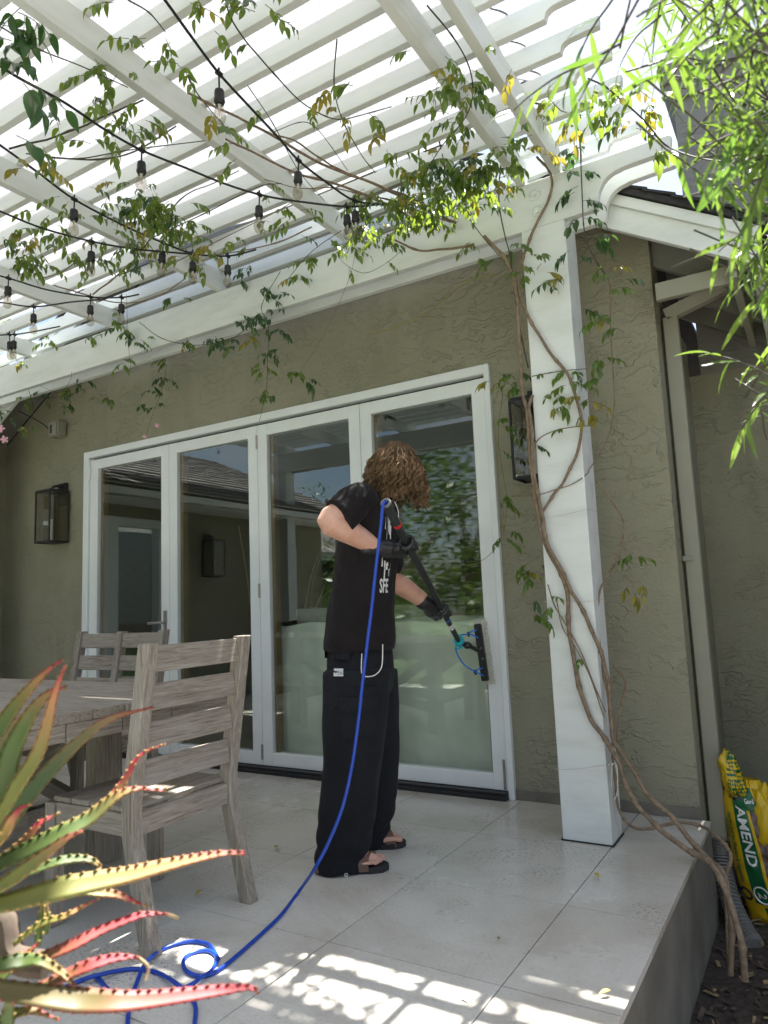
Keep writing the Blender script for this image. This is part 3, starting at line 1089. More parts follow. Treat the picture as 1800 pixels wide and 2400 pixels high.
# ---------------------------------------------------------------- pergola
perg = thing('pergola', 'white painted timber pergola with a pale translucent cover over the patio', 'pergola', (-3.2, 1.65, 0))
HB, HT = 2.93, 3.175
def header_poly(x0, tail=True):
    p = [(x0, HB), (-0.728, HB), (-0.722, HB + 0.035)]
    for k in range(9):
        a = k / 8 * pi / 2
        p.append((-0.722 + 0.105 * (1 - cos(a)) , HB + 0.035 + 0.125 * sin(a)))
    p += [(-0.600, HB + 0.165), (-0.385, HB + 0.172), (-0.375, HT - 0.01), (-0.385, HT), (x0, HT)]
    return p
for (y0, y1, nm) in ((3.310, 3.350, 'header_board'), (3.455, 3.493, 'header_board'), (-0.02, 0.02, 'header_board'), (0.165, 0.203, 'header_board')):
    b = MB()
    b.prism(header_poly(-6.38), y0, y1)
    b.build(nm, 'painted_wood', perg, bevel=0.002)
for (cx, cy) in ((-1.0, 3.403), (-6.18, 3.403), (-1.0, 0.092), (-6.18, 0.092)):
    b = MB()
    b.box((cx - 0.111, cy - 0.092, 0.0), (cx + 0.111, cy + 0.092, HB - 0.0005))
    b.box((cx - 0.105, cy - 0.05, HB + 0.0005), (cx + 0.105, cy + 0.05, 3.17))
    pst = b.build('post', 'painted_wood', perg, bevel=0.003)
    if cx > -2 and cy > 2:
        g = MB()
        g.box((cx - 0.118, cy - 0.099, 0.0005), (cx + 0.118, cy + 0.099, 0.006))
        g.build('post_gasket', 'black_rubber', pst)
# round washers with a rosette rim
for (x, z) in ((-1.03, 3.105), (-1.02, 3.01)):
    b = MB()
    b.lathe([(0.034, 0.0), (0.034, 0.004), (0.028, 0.007), (0.022, 0.004), (0.012, 0.005), (0.012, 0.013), (0.004, 0.014)], (x, 3.3095, z), (0, -1, 0), 18)
    for k in range(8):
        b.obox(V((x + 0.024 * cos(k * pi / 4), 3.303, z + 0.024 * sin(k * pi / 4))), (0.003, 0, 0), (0, 0.004, 0), (0, 0, 0.003))
    b.build('bolt_washer', 'painted_wood', perg)
for x in (-1.0925, -0.9095, -2.130, -3.176, -4.222, -5.240, -6.18):
    bar('beam', (x, -0.30, 3.2405), (x, 3.350, 3.2405), 0.041, 0.130, 'painted_wood', perg, bevel=0.002)
# cross slats with cove cut tails
def slat_poly(x0):
    z0, z1 = 3.3065, 3.396
    p = [(x0, z0), (-0.690, z0), (-0.686, z0 + 0.012)]
    for k in range(6):
        a = k / 5 * pi / 2
        p.append((-0.686 + 0.040 * (1 - cos(a)), z0 + 0.012 + 0.030 * sin(a)))
    p += [(-0.530, z0 + 0.044), (-0.527, z1 - 0.004), (-0.531, z1), (x0, z1)]
    return p
sb = MB()
sb.prism(slat_poly(-6.42), -0.0175, 0.0175)
sme = sb.mesh('rafter', origin=(-3.4, 0, 3.35), bevel=0.002)
sme.materials.append(MATS['painted_wood'])
SLY = [3.487, 3.292, 3.102, 2.9125, 2.715, 2.516, 2.317, 2.116, 1.915, 1.717, 1.521, 1.322, 1.122, 0.925, 0.725, 0.525, 0.325, 0.125, -0.07]
for y in SLY:
    link('rafter', sme, Matrix.Translation((-3.4, y, 3.35)), perg)
# cover sheet: sags a little between the rafters, scalloped at its right edge
nx, ny = 46, 190
cv, cf = [], []
ys = [3.085 - (3.085 + 0.12) * j / ny for j in range(ny + 1)]
for j, y in enumerate(ys):
    d = min(abs(y - s) for s in SLY) / 0.1
    sag = 0.017 * min(1.0, d) ** 1.4
    xr = -0.835 - 0.045 * min(1.0, d) ** 1.5
    for i in range(nx + 1):
        u = i / nx
        x = -6.40 + (xr + 6.40) * u
        cv.append((x, y, 3.4015 - sag + 0.006 * noise.noise(V((x * 2, y * 3, 0))) + 0.006))
for j in range(ny):
    for i in range(nx):
        a = j * (nx + 1) + i
        cf.append((a, a + 1, a + nx + 2, a + nx + 1))
me = bpy.data.meshes.new('cover_sheet')
me.from_pydata(cv, [], cf)
me.polygons.foreach_set('use_smooth', [True] * len(cf))
me.materials.append(MATS['translucent_cover'])
cover = link('cover_sheet', me, Matrix.Identity(4), perg)
b = MB()
edge = [V(cv[j * (nx + 1) + nx]) for j in range(ny + 1)]
b.tube(edge, 0.004, 6)
b.build('edge_cord', 'grey_rubber', cover)

# ---------------------------------------------------------------- string lights
def bulb_lamp(parent, p, swing, drop):
    p = V(p)
    d = (V((0, 0, -1)) + V(swing)).normalized()
    s = MB()
    s.tube([p, p + d * drop], 0.0035, 6)
    s.lathe([(0.010, -0.012), (0.010, 0.012)], p, (0, 1, 0), 8)
    s.tube([p + V((0, 0, 0.004)), p + V((0, 0, 0.022))], 0.004, 6)
    q = p + d * drop
    s.lathe([(0.006, -0.004), (0.0165, 0.002), (0.0185, 0.012), (0.0185, 0.036), (0.0205, 0.040), (0.0205, 0.046), (0.0165, 0.050), (0.0165, 0.056)], q, d, 14)
    soc = s.build('socket', 'black_rubber', parent, smooth=True)
    g = MB()
    q2 = q + d * 0.052
    g.lathe([(0.013, 0.0), (0.0145, 0.012), (0.0200, 0.030), (0.0232, 0.047), (0.0225, 0.060), (0.0165, 0.072), (0.0075, 0.078), (0.003, 0.079)], q2, d, 18)
    g.build('bulb', 'bulb_glass', soc, smooth=True)
    f = MB()
    o = d.orthogonal().normalized()
    o2 = d.cross(o)
    f.lathe([(0.006, 0.0), (0.0045, 0.018), (0.0015, 0.03)], q2, d, 8, 1)
    for k in range(4):
        a = k * pi / 2
        r_ = (o * cos(a) + o2 * sin(a))
        f.tube([q2 + d * 0.015 + r_ * 0.003, q2 + d * 0.05 + r_ * 0.006], 0.0006, 4)
    f.build('filament', ['brass_filament', 'white_paint'], soc)
STR = [
    ('string of clear bulbs from the top edge down to the beam beside the post end', [(-1.609,1.420,3.060),(-1.664,1.625,3.060),(-1.703,1.785,3.060),(-1.729,1.968,3.060),(-1.757,2.184,3.060),(-1.785,2.363,3.060),(-1.781,2.567,3.060),(-1.758,2.771,3.060),(-1.651,2.893,3.060)], [2, 5, 7]),
    ('string of bulbs crossing below the second beam from the left', [(-2.292,1.218,3.040),(-2.296,1.374,3.040),(-2.275,1.543,3.040),(-2.281,1.734,3.040),(-2.266,1.907,3.040),(-2.208,2.096,3.040),(-2.153,2.280,3.040),(-2.080,2.441,3.040),(-1.987,2.568,3.040),(-1.802,2.763,3.040),(-1.638,2.851,3.040)], [4, 7, 9]),
    ('string of bulbs crossing the third beam from the post and dipping into the leaves', [(-2.678,1.434,3.030),(-2.698,1.550,3.030),(-2.744,1.750,3.030),(-2.797,1.965,3.030),(-2.802,2.255,3.030),(-2.776,2.479,3.030),(-2.737,2.650,3.030),(-2.604,2.781,3.030),(-2.432,2.817,3.030)], [3, 5, 6, 7]),
    ('string of bulbs passing beneath the tangle of leaves over the table', [(-3.126,1.685,3.000),(-3.118,1.800,3.000),(-3.097,2.004,3.000),(-3.015,2.222,3.000),(-2.916,2.381,3.000),(-2.805,2.506,3.000),(-2.695,2.619,3.000)], [3]),
    ('string of three bulbs near the header board on the left', [(-3.821,2.072,3.020),(-3.771,2.238,3.020),(-3.734,2.451,3.020),(-3.618,2.662,3.020),(-3.475,2.775,3.020),(-3.360,2.808,3.020)], [1, 3, 4]),
    ('lowest string of bulbs at the left edge above the header board', [(-4.276,2.326,3.030),(-4.138,2.406,3.030),(-4.035,2.561,3.030),(-3.797,2.651,3.030),(-3.621,2.734,3.030)], [2]),
    ('short string with two bulbs close together at the left edge', [(-4.853,2.647,3.050),(-4.624,2.761,3.050),(-4.597,2.781,3.050),(-4.481,2.820,3.050),(-4.230,2.876,3.050)], [1, 2]),
]
for lb, pts, bi in STR:
    P = [V(p) for p in pts]
    s = thing('string_light', lb, 'string light', P[0], 'string lights under the pergola')
    c = MB()
    c.tube(spline(P, 6), 0.0050, 8)
    c.build('cord', 'black_rubber', s, smooth=True)
    for k in bi:
        bulb_lamp(s, P[k], (R.uniform(-.08, .08), R.uniform(-.08, .08), 0), R.uniform(0.045, 0.062))

# small grey outdoor sensor on the wall, left
sn = thing('outdoor_speaker', 'small grey box on the stucco just under the header board on the left', 'speaker', (-5.62, WY, 2.78))
b = MB()
b.box((-5.66, WY - 0.11, 2.66), (-5.53, WY - 0.012, 2.80))
b.build('case', 'sage_paint', sn, bevel=0.012, seg=2)
b = MB()
b.box((-5.625, WY - 0.113, 2.69), (-5.60, WY - 0.1105, 2.765))
b.build('grille', 'black_plastic', sn)
b = MB()
b.box((-5.63, WY - 0.012, 2.70), (-5.56, WY - 0.001, 2.77))
b.build('bracket', 'sage_paint', sn)
b = MB()
b.tube(spline([(-5.60, WY - 0.06, 2.66), (-5.75, WY - 0.10, 2.80), (-5.95, WY - 0.2, 2.93)], 5), 0.005, 6)
b.build('cable', 'black_rubber', sn)

# ---------------------------------------------------------------- teak chair, table, bench
def teak_post(name, pts, wy, wx, parent):
    """bent leg in an x-z plane: pts = [(x, y, z), ...], sawn from one board"""
    b = MB()
    y = pts[0][1]
    L, Rr = [], []
    for (x, yy, z) in pts:
        L.append((x - wx / 2, z))
        Rr.append((x + wx / 2, z))
    b.prism(L[::-1] + Rr if False else Rr + L[::-1], y - wy / 2, y + wy / 2)
    # long axis to local X so that the grain runs along the leg
    o = V(pts[len(pts) // 2])
    rot = Matrix.Rotation(radians(-90), 4, 'Y')
    inv = rot.inverted()
    b.v = [tuple(inv @ (V(p) - o)) for p in b.v]
    me = b.mesh(name, bevel=0.003)
    me.materials.append(MATS['weathered_teak'])
    return link(name, me, Matrix.Translation(o) @ rot, parent)

ch = thing('garden_chair', 'weathered grey teak garden chair with a ladder back, nearest the standing person', 'chair', (-2.2, 1.93, 0))
def backx(z):
    return -2.06 + (z - 0.45) * 0.148
for y in (1.70, 2.165):
    teak_post('rear_leg', [(-1.965, y, 0.0), (-2.058, y, 0.36), (-2.062, y, 0.46), (backx(0.995), y, 0.995)], 0.046, 0.056, ch)
    bar('front_leg', (-2.478, y, 0.0), (-2.478, y, 0.43), 0.05, 0.05, 'weathered_teak', ch, up=(1, 0, 0))
for z0, z1 in ((0.895, 0.985), (0.765, 0.855), (0.635, 0.725), (0.508, 0.596)):
    z = (z0 + z1) / 2
    bar('back_slat', (backx(z) - 0.004, 1.722, z), (backx(z) - 0.004, 2.143, z), 0.024, z1 - z0, 'weathered_teak', ch, up=(-0.14, 0, 1))
bar('seat_rail', (-2.056, 1.724, 0.392), (-2.056, 2.141, 0.392), 0.028, 0.075, 'weathered_teak', ch)
bar('seat_rail', (-2.478, 1.726, 0.392), (-2.478, 2.139, 0.392), 0.028, 0.075, 'weathered_teak', ch)
for y in (1.700, 2.165):
    bar('seat_rail', (-2.452, y, 0.392), (-2.090, y, 0.392), 0.030, 0.075, 'weathered_teak', ch)
for k in range(4):
    x = -2.118 - 0.103 * k
    bar('seat_board', (x, 1.690, 0.440), (x, 2.175, 0.440), 0.095, 0.018, 'weathered_teak', ch)

tb = thing('garden_table', 'long weathered teak table with thick plank top at the left', 'table', (-3.5, 1.86, 0))
TX0, TX1 = -4.95, -2.30
ty = 1.305
pw = 1.128 / 8
for k in range(8):
    bar('plank', (TX0, ty + pw * (k + .5), 0.742 + R.uniform(-.001, .001)), (TX1 + R.uniform(-.004, .004), ty + pw * (k + .5), 0.742), pw - 0.003, 0.036, 'weathered_teak', tb)
for (y0, y1, z0) in ((1.31, 1.62, 0.662), (1.624, 1.86, 0.655), (1.864, 2.10, 0.662), (2.104, 2.42, 0.654)):
    bar('end_block', (TX1 - 0.045, y0, (z0 + .7235) / 2), (TX1 - 0.045, y1, (z0 + .7235) / 2), 0.075, 0.7235 - z0, 'weathered_teak', tb)
for y in (1.335, 2.395):
    bar('apron', (TX0 + .05, y, 0.672), (TX1 - 0.085, y, 0.672), 0.03, 0.10, 'weathered_teak', tb)
for x in (-2.88, -4.35):
    for y in (1.50, 2.22):
        b = MB()
        for (z0, z1, w0, w1) in ((0.0, 0.655, 0.050, 0.044),):
            b.add([(x - w0, y - .065, z0), (x + w0, y - .065, z0), (x + w0, y + .065, z0), (x - w0, y + .065, z0),
                   (x - w1, y - .065, z1), (x + w1, y - .065, z1), (x + w1, y + .065, z1), (x - w1, y + .065, z1)],
                  [(3, 2, 1, 0), (4, 5, 6, 7), (0, 1, 5, 4), (1, 2, 6, 5), (2, 3, 7, 6), (3, 0, 4, 7)])
        o = V((x, y, 0.33))
        rot = Matrix.Rotation(radians(-90), 4, 'Y')
        b.v = [tuple(rot.inverted() @ (V(p) - o)) for p in b.v]
        me = b.mesh('leg', bevel=0.004)
        me.materials.append(MATS['weathered_teak'])
        link('leg', me, Matrix.Translation(o) @ rot, tb)
    bar('cross_rail', (x, 1.32, 0.612), (x, 2.40, 0.612), 0.09, 0.08, 'weathered_teak', tb)
    s = -1 if x > -3.5 else 1
    for y in (1.50, 2.22):
        bar('brace', (x + s * 0.05, y, 0.60), (x + s * 0.52, y, 0.31), 0.05, 0.075, 'weathered_teak', tb)
bar('stretcher', (-4.30, 1.86, 0.27), (-2.85, 1.86, 0.27), 0.06, 0.09, 'weathered_teak', tb)
bar('brace', (-3.42, 2.22, 0.315), (-2.94, 2.22, 0.20), 0.05, 0.075, 'weathered_teak', tb)
for x in (-2.88, -4.35):
    bar('foot_rail', (x, 1.57, 0.27), (x, 2.15, 0.27), 0.06, 0.09, 'weathered_teak', tb)

be = thing('garden_bench', 'weathered teak bench with a double slatted back on the far side of the table', 'bench', (-3.74, 2.75, 0))
def by(z):
    return 2.92 + (z - 0.42) * 0.15
for x in (-4.125, -3.735, -3.365):
    b = MB()
    w = 0.024
    pts = [(2.99, 0.0), (2.905, 0.36), (2.915, 0.46), (by(0.995), 0.995)] if x != -3.735 else [(2.915, 0.40), (2.915, 0.46), (by(0.99), 0.99)]
    b.prism([(p[0] + 0.026, p[1]) for p in pts] + [(p[0] - 0.026, p[1]) for p in pts[::-1]], x - w, x + w, plane='yz')
    o = V((x, 2.93, 0.5))
    rot = Matrix.Rotation(radians(-90), 4, 'Y')
    b.v = [tuple(rot.inverted() @ (V(p) - o)) for p in b.v]
    me = b.mesh('rear_leg', bevel=0.003)
    me.materials.append(MATS['weathered_teak'])
    link('rear_leg' if x != -3.735 else 'back_post', me, Matrix.Translation(o) @ rot, be)
for (x0, x1) in ((-4.10, -3.76), (-3.71, -3.39)):
    for z in (0.935, 0.800, 0.665):
        bar('back_slat', (x0, by(z) - 0.004, z), (x1, by(z) - 0.004, z), 0.024, 0.09, 'weathered_teak', be, up=(0, 0.15, 1))
for x in (-4.125, -3.365):
    bar('front_leg', (x, 2.43, 0.0), (x, 2.43, 0.42), 0.05, 0.05, 'weathered_teak', be, up=(1, 0, 0))
    bar('seat_rail', (x, 2.457, 0.385), (x, 2.885, 0.385), 0.03, 0.07, 'weathered_teak', be)
bar('seat_rail', (-4.098, 2.43, 0.385), (-3.392, 2.43, 0.385), 0.03, 0.07, 'weathered_teak', be)
for k in range(4):
    bar('seat_board', (-4.14, 2.462 + 0.112 * k, 0.43), (-3.35, 2.462 + 0.112 * k, 0.43), 0.104, 0.018, 'weathered_teak', be)
for (x, y, rz_, s) in ((-2.62, 2.16, 0.3, 0.03), (-2.75, 1.72, 1.2, 0.035), (-3.0, 2.2, 2.0, 0.028)):
    b = MB()
    b.add([(x - s, y, 0.762), (x, y - s * .3, 0.765), (x + s, y + .006, 0.763), (x, y + s * .32, 0.766)], [(0, 1, 3), (1, 2, 3)])
    b.add([(x - s, y, 0.7612), (x, y - s * .3, 0.7642), (x + s, y + .006, 0.7622), (x, y + s * .32, 0.7652)], [(3, 1, 0), (3, 2, 1)])
    tag(b.build('dry_leaf', 'dry_leaf'), {0.03: 'curled dry leaf on the teak table top close to the chair back', 0.035: 'largest curled dry leaf on the teak table top', 0.028: 'small curled dry leaf far back on the teak table top'}[s], 'leaf', 'leaves fallen on the table')

# ---------------------------------------------------------------- person
Fv, Nv, Up = V((0.86, 0.51, 0)).normalized(), V((0.51, -0.86, 0)).normalized(), V((0, 0, 1))

def loft(mb, rings, n=24, mi=0):
    vs, fs = [], []
    for c, ux, uy, a, b_ in rings:
        for j in range(n):
            t = 2 * pi * j / n
            vs.append(V(c) + V(ux) * a * cos(t) + V(uy) * b_ * sin(t))
    for k in range(len(rings) - 1):
        for j in range(n):
            j2 = (j + 1) % n
            fs.append((k * n + j, k * n + j2, (k + 1) * n + j2, (k + 1) * n + j))
    fs.append(tuple(range(n - 1, -1, -1)))
    e = (len(rings) - 1) * n
    fs.append(tuple(e + j for j in range(n)))
    mb.add(vs, fs, mi)

def limb(mb, pts, radii, n=16, sub=4):
    """tapered round-ended tube along a smooth path"""
    P = spline(pts, sub)
    rr = []
    for i in range(len(P)):
        t = i / sub
        k = min(int(t), len(radii) - 2)
        rr.append(radii[k] + (radii[k + 1] - radii[k]) * (t - k))
    d0, d1 = (P[0] - P[1]).normalized(), (P[-1] - P[-2]).normalized()
    P = [P[0] + d0 * rr[0] * 0.8, P[0] + d0 * rr[0] * 0.5] + P + [P[-1] + d1 * rr[-1] * 0.5, P[-1] + d1 * rr[-1] * 0.8]
    rr = [rr[0] * 0.45, rr[0] * 0.85] + rr + [rr[-1] * 0.85, rr[-1] * 0.45]
    mb.tube(P, rr, n)

def ball(mb, c, ax, n=20):
    """ellipsoid with three half-axis vectors"""
    c = V(c)
    vs, fs = [], []
    m = n // 2
    for i in range(1, m):
        th = pi * i / m
        for j in range(n):
            ph = 2 * pi * j / n
            vs.append(c + ax[0] * sin(th) * cos(ph) + ax[1] * sin(th) * sin(ph) + ax[2] * cos(th))
    for i in range(m - 2):
        for j in range(n):
            j2 = (j + 1) % n
            fs.append((i * n + j, (i + 1) * n + j, (i + 1) * n + j2, i * n + j2))
    t, b_ = len(vs), len(vs) + 1
    vs += [c + ax[2], c - ax[2]]
    for j in range(n):
        j2 = (j + 1) % n
        fs.append((t, j, j2))
        fs.append((b_, (m - 2) * n + j2, (m - 2) * n + j))
    mb.add(vs, fs)

def fuse(mb, voxel, smooth=6, disp=None):
    """one continuous surface out of overlapping closed shapes"""
    me = mb.mesh('tmp')
    o = bpy.data.objects.new('tmp', me)
    COL.objects.link(o)
    r = o.modifiers.new('r', 'REMESH')
    r.mode = 'VOXEL'
    r.voxel_size = voxel
    if smooth:
        s = o.modifiers.new('s', 'SMOOTH')
        s.iterations = smooth
        s.factor = 0.5
    dg = bpy.context.evaluated_depsgraph_get()
    out = bpy.data.meshes.new_from_object(o.evaluated_get(dg))
    bpy.data.objects.remove(o)
    bpy.data.meshes.remove(me)
    if disp:
        nn = [v.normal.copy() for v in out.vertices]
        for v, q in zip(out.vertices, nn):
            v.co = v.co + q * disp(v.co)
    out.polygons.foreach_set('use_smooth', [True] * len(out.polygons))
    return out

def put(name, me, mat, parent):
    me.materials.clear()
    me.materials.append(MATS[mat])
    return link(name, me, Matrix.Identity(4), parent)

person = thing('person', 'person with long curly hair in black tee and cargo trousers scrubbing the glass door', 'person', (-1.82, 2.72, 0))
POLE0, POLE1 = V([(-1.441,2.420,1.492)][0]), V([(-1.711,3.600,0.864)][0])
PD_ = (POLE1 - POLE0).normalized()
def pole_at(y):
    return POLE0 + (POLE1 - POLE0) * ((y - POLE0.y) / (POLE1.y - POLE0.y))
HR, HL = pole_at(2.71), pole_at(3.27)
shR, elR, wrR = V([(-1.639,2.530,1.531)][0]), V([(-1.707,2.400,1.444)][0]), V([(-1.606,2.600,1.337)][0])
shL, elL, wrL = V([(-1.772,2.900,1.554)][0]), V([(-1.744,2.930,1.222)][0]), V([(-1.664,3.160,1.085)][0])
neck0, head = V([(-1.662,2.730,1.566)][0]), V([(-1.594,2.750,1.695)][0])
hipc = V([(-1.790,2.720,0.855)][0])

# body: torso core, neck, head and arms as one skin
fd = (Fv * 0.80 - Up * 0.60).normalized()       # where the face looks
hu = (Fv * 0.60 + Up * 0.80).normalized()       # crown direction
b = MB()
limb(b, [hipc, hipc + Up * 0.25 + Fv * 0.01, neck0 - Up * 0.12 - Fv * 0.03, neck0 + Up * 0.0], [0.12, 0.11, 0.11, 0.06])
limb(b, [neck0 - Up * 0.03 - Fv * 0.01, neck0 + (head - neck0) * 0.5, head - hu * 0.03 - fd * 0.02], [0.060, 0.055, 0.058])
ball(b, head + hu * 0.022, [fd * 0.096, Nv * 0.076, hu * 0.098])
ball(b, head - hu * 0.055 + fd * 0.030, [fd * 0.066, Nv * 0.058, hu * 0.064])
ball(b, head - hu * 0.098 + fd * 0.058, [fd * 0.026, Nv * 0.026, hu * 0.020])
ball(b, head - hu * 0.030 + fd * 0.098, [fd * 0.022, Nv * 0.014, hu * 0.026])
ball(b, head + hu * 0.004 + fd * 0.086, [fd * 0.014, Nv * 0.050, hu * 0.012])
ball(b, head - hu * 0.064 + fd * 0.090, [fd * 0.012, Nv * 0.024, hu * 0.010])
for s in (1, -1):
    ball(b, head - hu * 0.020 + fd * 0.0 + Nv * s * 0.078, [fd * 0.016, Nv * 0.008, hu * 0.030])
limb(b, [shR, shR * 0.5 + elR * 0.5, elR, elR * 0.66 + wrR * 0.34 + V((0, 0, 0.004)), wrR], [0.058, 0.056, 0.052, 0.056, 0.037])
limb(b, [shL, shL * 0.5 + elL * 0.5, elL, elL * 0.66 + wrL * 0.34, wrL], [0.056, 0.053, 0.049, 0.050, 0.036])
limb(b, [shR, neck0 - Up * 0.05, shL], [0.055, 0.06, 0.055])
hR0, hR1 = V((-1.905, 2.515, 0.024)), V((-1.640, 2.672, 0.024))
hL0, hL1 = V((-1.985, 2.800, 0.024)), V((-1.715, 2.960, 0.024))
for (h0, h1, kx) in ((hR0, hR1, [(-1.761,2.590,0.450)][0]), (hL0, hL1, [(-1.834,2.860,0.390)][0])):
    d = (h1 - h0).normalized()
    sd_ = d.cross(Up)
    limb(b, [h0 + d * 0.05 + Up * 0.045, h0 + d * 0.075 + Up * 0.14, V(kx), hipc + (V(kx) - hipc) * 0.3], [0.042, 0.045, 0.06, 0.075])
    limb(b, [h0 + d * 0.045 + Up * 0.035, h0 + d * 0.13 + Up * 0.045, h0 + d * 0.21 + Up * 0.026, h0 + d * 0.245 + Up * 0.020], [0.034, 0.040, 0.028, 0.020])
    for k, (off, ln, rr) in enumerate(((0.034, 0.050, 0.0135), (0.012, 0.050, 0.010), (-0.006, 0.042, 0.0095), (-0.022, 0.032, 0.009), (-0.037, 0.022, 0.0085))):
        off = off * (1 if h0 is hL0 else -1)
        q = h0 + d * 0.225 + sd_ * off + Up * 0.014
        limb(b, [q - d * 0.04, q + d * ln * 0.6 + Up * 0.005, q + d * ln], [rr, rr, rr * 0.95], 10)
body = put('body', fuse(b, 0.0052, 4), 'skin', person)
# toenails
for (h0, h1) in ((hR0, hR1), (hL0, hL1)):
    d = (h1 - h0).normalized()
    sd_ = d.cross(Up)
    for off, ln, rr in ((0.034, 0.050, 0.0135), (0.012, 0.050, 0.010), (-0.006, 0.042, 0.0095)):
        off = off * (1 if h0 is hL0 else -1)
        q = h0 + d * (0.225 + ln * 0.98) + sd_ * off + Up * (0.014 + rr * 0.86)
        m = MB()
        ball(m, q, [d * rr * 0.6, sd_ * rr * 0.6, Up * 0.0022], 10)
        m.build('toenail', 'toe_nail', person, smooth=True)

def wr_shirt(p):
    k = noise.noise(V((p.x * 6 + p.y * 6, p.y * 3, p.z * 2.2 + 5))) * 0.010
    k += noise.noise(V((p.x * 15 + 3, p.y * 15, p.z * 5))) * 0.005
    k += 0.004 * sin((p.z * 1.2 + p.x * 1.7 - p.y) * 30 + 6 * noise.noise(p * 4)) * max(0, noise.noise(p * 3 + V((9, 0, 0))))
    return k
b = MB()
def ring(pt, a, s, tilt=0.0):
    ux = (Fv * cos(tilt) - Up * sin(tilt)).normalized()
    return (V(pt), ux, Nv, a, s)
T = [(-1.791,2.720,0.898),(-1.786,2.720,0.940),(-1.777,2.720,1.053),(-1.757,2.720,1.186),(-1.727,2.720,1.357),(-1.710,2.720,1.472),(-1.695,2.720,1.549),(-1.672,2.725,1.592)]
loft(b, [ring(T[0], .160, .215), ring(T[1], .163, .222), ring(T[2], .150, .215), ring(T[3], .140, .205), ring(T[4], .138, .21), ring(T[5], .128, .205, .1), ring(T[6], .105, .175, .25), ring(T[7], .062, .085, .4)], 36)
slv = shR * 0.30 + elR * 0.70
limb(b, [shR + Nv * -0.05 + Fv * 0.01, shR + Nv * -0.005 + Up * 0.012, shR * 0.68 + elR * 0.32 + Up * 0.006], [0.078, 0.076, 0.080], 20)
d_ = (elR - shR).normalized()
o1 = (Fv - d_ * Fv.dot(d_)).normalized()
o2 = d_.cross(o1)
loft(b, [(shR * 0.9 + elR * 0.1 + Up * 0.004, o1, o2, 0.078, 0.075), (shR * 0.55 + elR * 0.45 - Up * 0.004, o1, o2, 0.082, 0.080), (shR * 0.30 + elR * 0.70 - Up * 0.012, o1, o2, 0.088, 0.086)], 24)
limb(b, [shL + Nv * 0.04, shL, shL * 0.5 + elL * 0.5 + Fv * 0.01, shL * 0.2 + elL * 0.8], [0.085, 0.085, 0.08, 0.078], 20)
shirt_me = fuse(b, 0.008, 7, wr_shirt)
shirt = put('t_shirt', shirt_me, 'black_cotton', person)
# collar rib
b = MB()
cn = neck0 + Up * 0.012 + Fv * 0.004
ring_pts = [cn + Fv * 0.072 * cos(t_) + Nv * 0.070 * sin(t_) - Up * 0.030 * cos(t_) for t_ in [2 * pi * k / 28 for k in range(29)]]
b.tube(ring_pts, 0.007, 8, cap=False)
b.build('collar', 'black_cotton', shirt, smooth=True)

def wr_pants(p):
    k = noise.noise(V((p.x * 7, p.y * 7, p.z * 1.7 + 3))) * 0.013
    k += noise.noise(V((p.x * 13, p.y * 13, p.z * 6))) * 0.006
    if p.z < 0.28:
        k += 0.008 * sin(p.z * 62 + 5 * noise.noise(V((p.x * 6, p.y * 6, 0)))) * (0.28 - p.z) / 0.28
    return k
b = MB()
WP = [(-1.785,2.720,0.981),(-1.786,2.720,0.902),(-1.789,2.720,0.780)]
loft(b, [ring(WP[0], .130, .170), ring(WP[1], .142, .190), ring(WP[2], .150, .205), ring(V(WP[2]) - Up * 0.07, .13, .17)], 32)
for leg, aa, s in (([(-1.741,2.625,0.818),(-1.735,2.600,0.678),(-1.753,2.590,0.450),(-1.782,2.585,0.242),(-1.817,2.583,0.093),(-1.835,2.582,0.004)], (.150, .138, .128, .122, .110, .102), 1),
                   ([(-1.807,2.810,0.799),(-1.818,2.860,0.639),(-1.829,2.870,0.389),(-1.853,2.875,0.178),(-1.882,2.880,0.061),(-1.902,2.880,-0.024)], (.135, .122, .113, .106, .094, .090), 1)):
    loft(b, [(V(p), Fv, Nv, a, a * 0.92) for p, a in zip(leg, aa)], 28)
pants_me = fuse(b, 0.0085, 6, wr_pants)
pants = put('trousers', pants_me, 'black_fleece', person)
bv_p = BVHTree.FromPolygons([v.co for v in pants_me.vertices], [tuple(p.vertices) for p in pants_me.polygons])
bv_s = BVHTree.FromPolygons([v.co for v in shirt_me.vertices], [tuple(p.vertices) for p in shirt_me.polygons])

def decal(bv, pts2, faces, centre, ux, uy, dirv, off=0.0018):
    """drape a small flat print onto a garment"""
    vs = []
    for (u, w) in pts2:
        p = centre + ux * u + uy * w
        h = bv.ray_cast(p - dirv * 0.35, dirv)
        q = h[0] - dirv * off if h[0] is not None else p
        vs.append(q)
    m = MB()
    m.add(vs, faces)
    return m

def grid(w, h, nx, ny):
    pts = [(-w / 2 + w * i / nx, -h / 2 + h * j / ny) for j in range(ny + 1) for i in range(nx + 1)]
    fs = [(j * (nx + 1) + i, j * (nx + 1) + i + 1, (j + 1) * (nx + 1) + i + 1, (j + 1) * (nx + 1) + i) for j in range(ny) for i in range(nx)]
    return pts, fs

def text_mesh(s, size, res=2, bold=0.0):
    cu = bpy.data.curves.new('t', 'FONT')
    cu.body = s
    cu.size = size
    cu.align_x, cu.align_y = 'CENTER', 'CENTER'
    cu.resolution_u = res
    cu.offset = bold
    o = bpy.data.objects.new('t', cu)
    COL.objects.link(o)
    dg = bpy.context.evaluated_depsgraph_get()
    me = bpy.data.meshes.new_from_object(o.evaluated_get(dg))
    bpy.data.objects.remove(o)
    pts = [(v.co.x, v.co.y) for v in me.vertices]
    fs = [tuple(p.vertices) for p in me.polygons]
    bpy.data.meshes.remove(me)
    return pts, fs

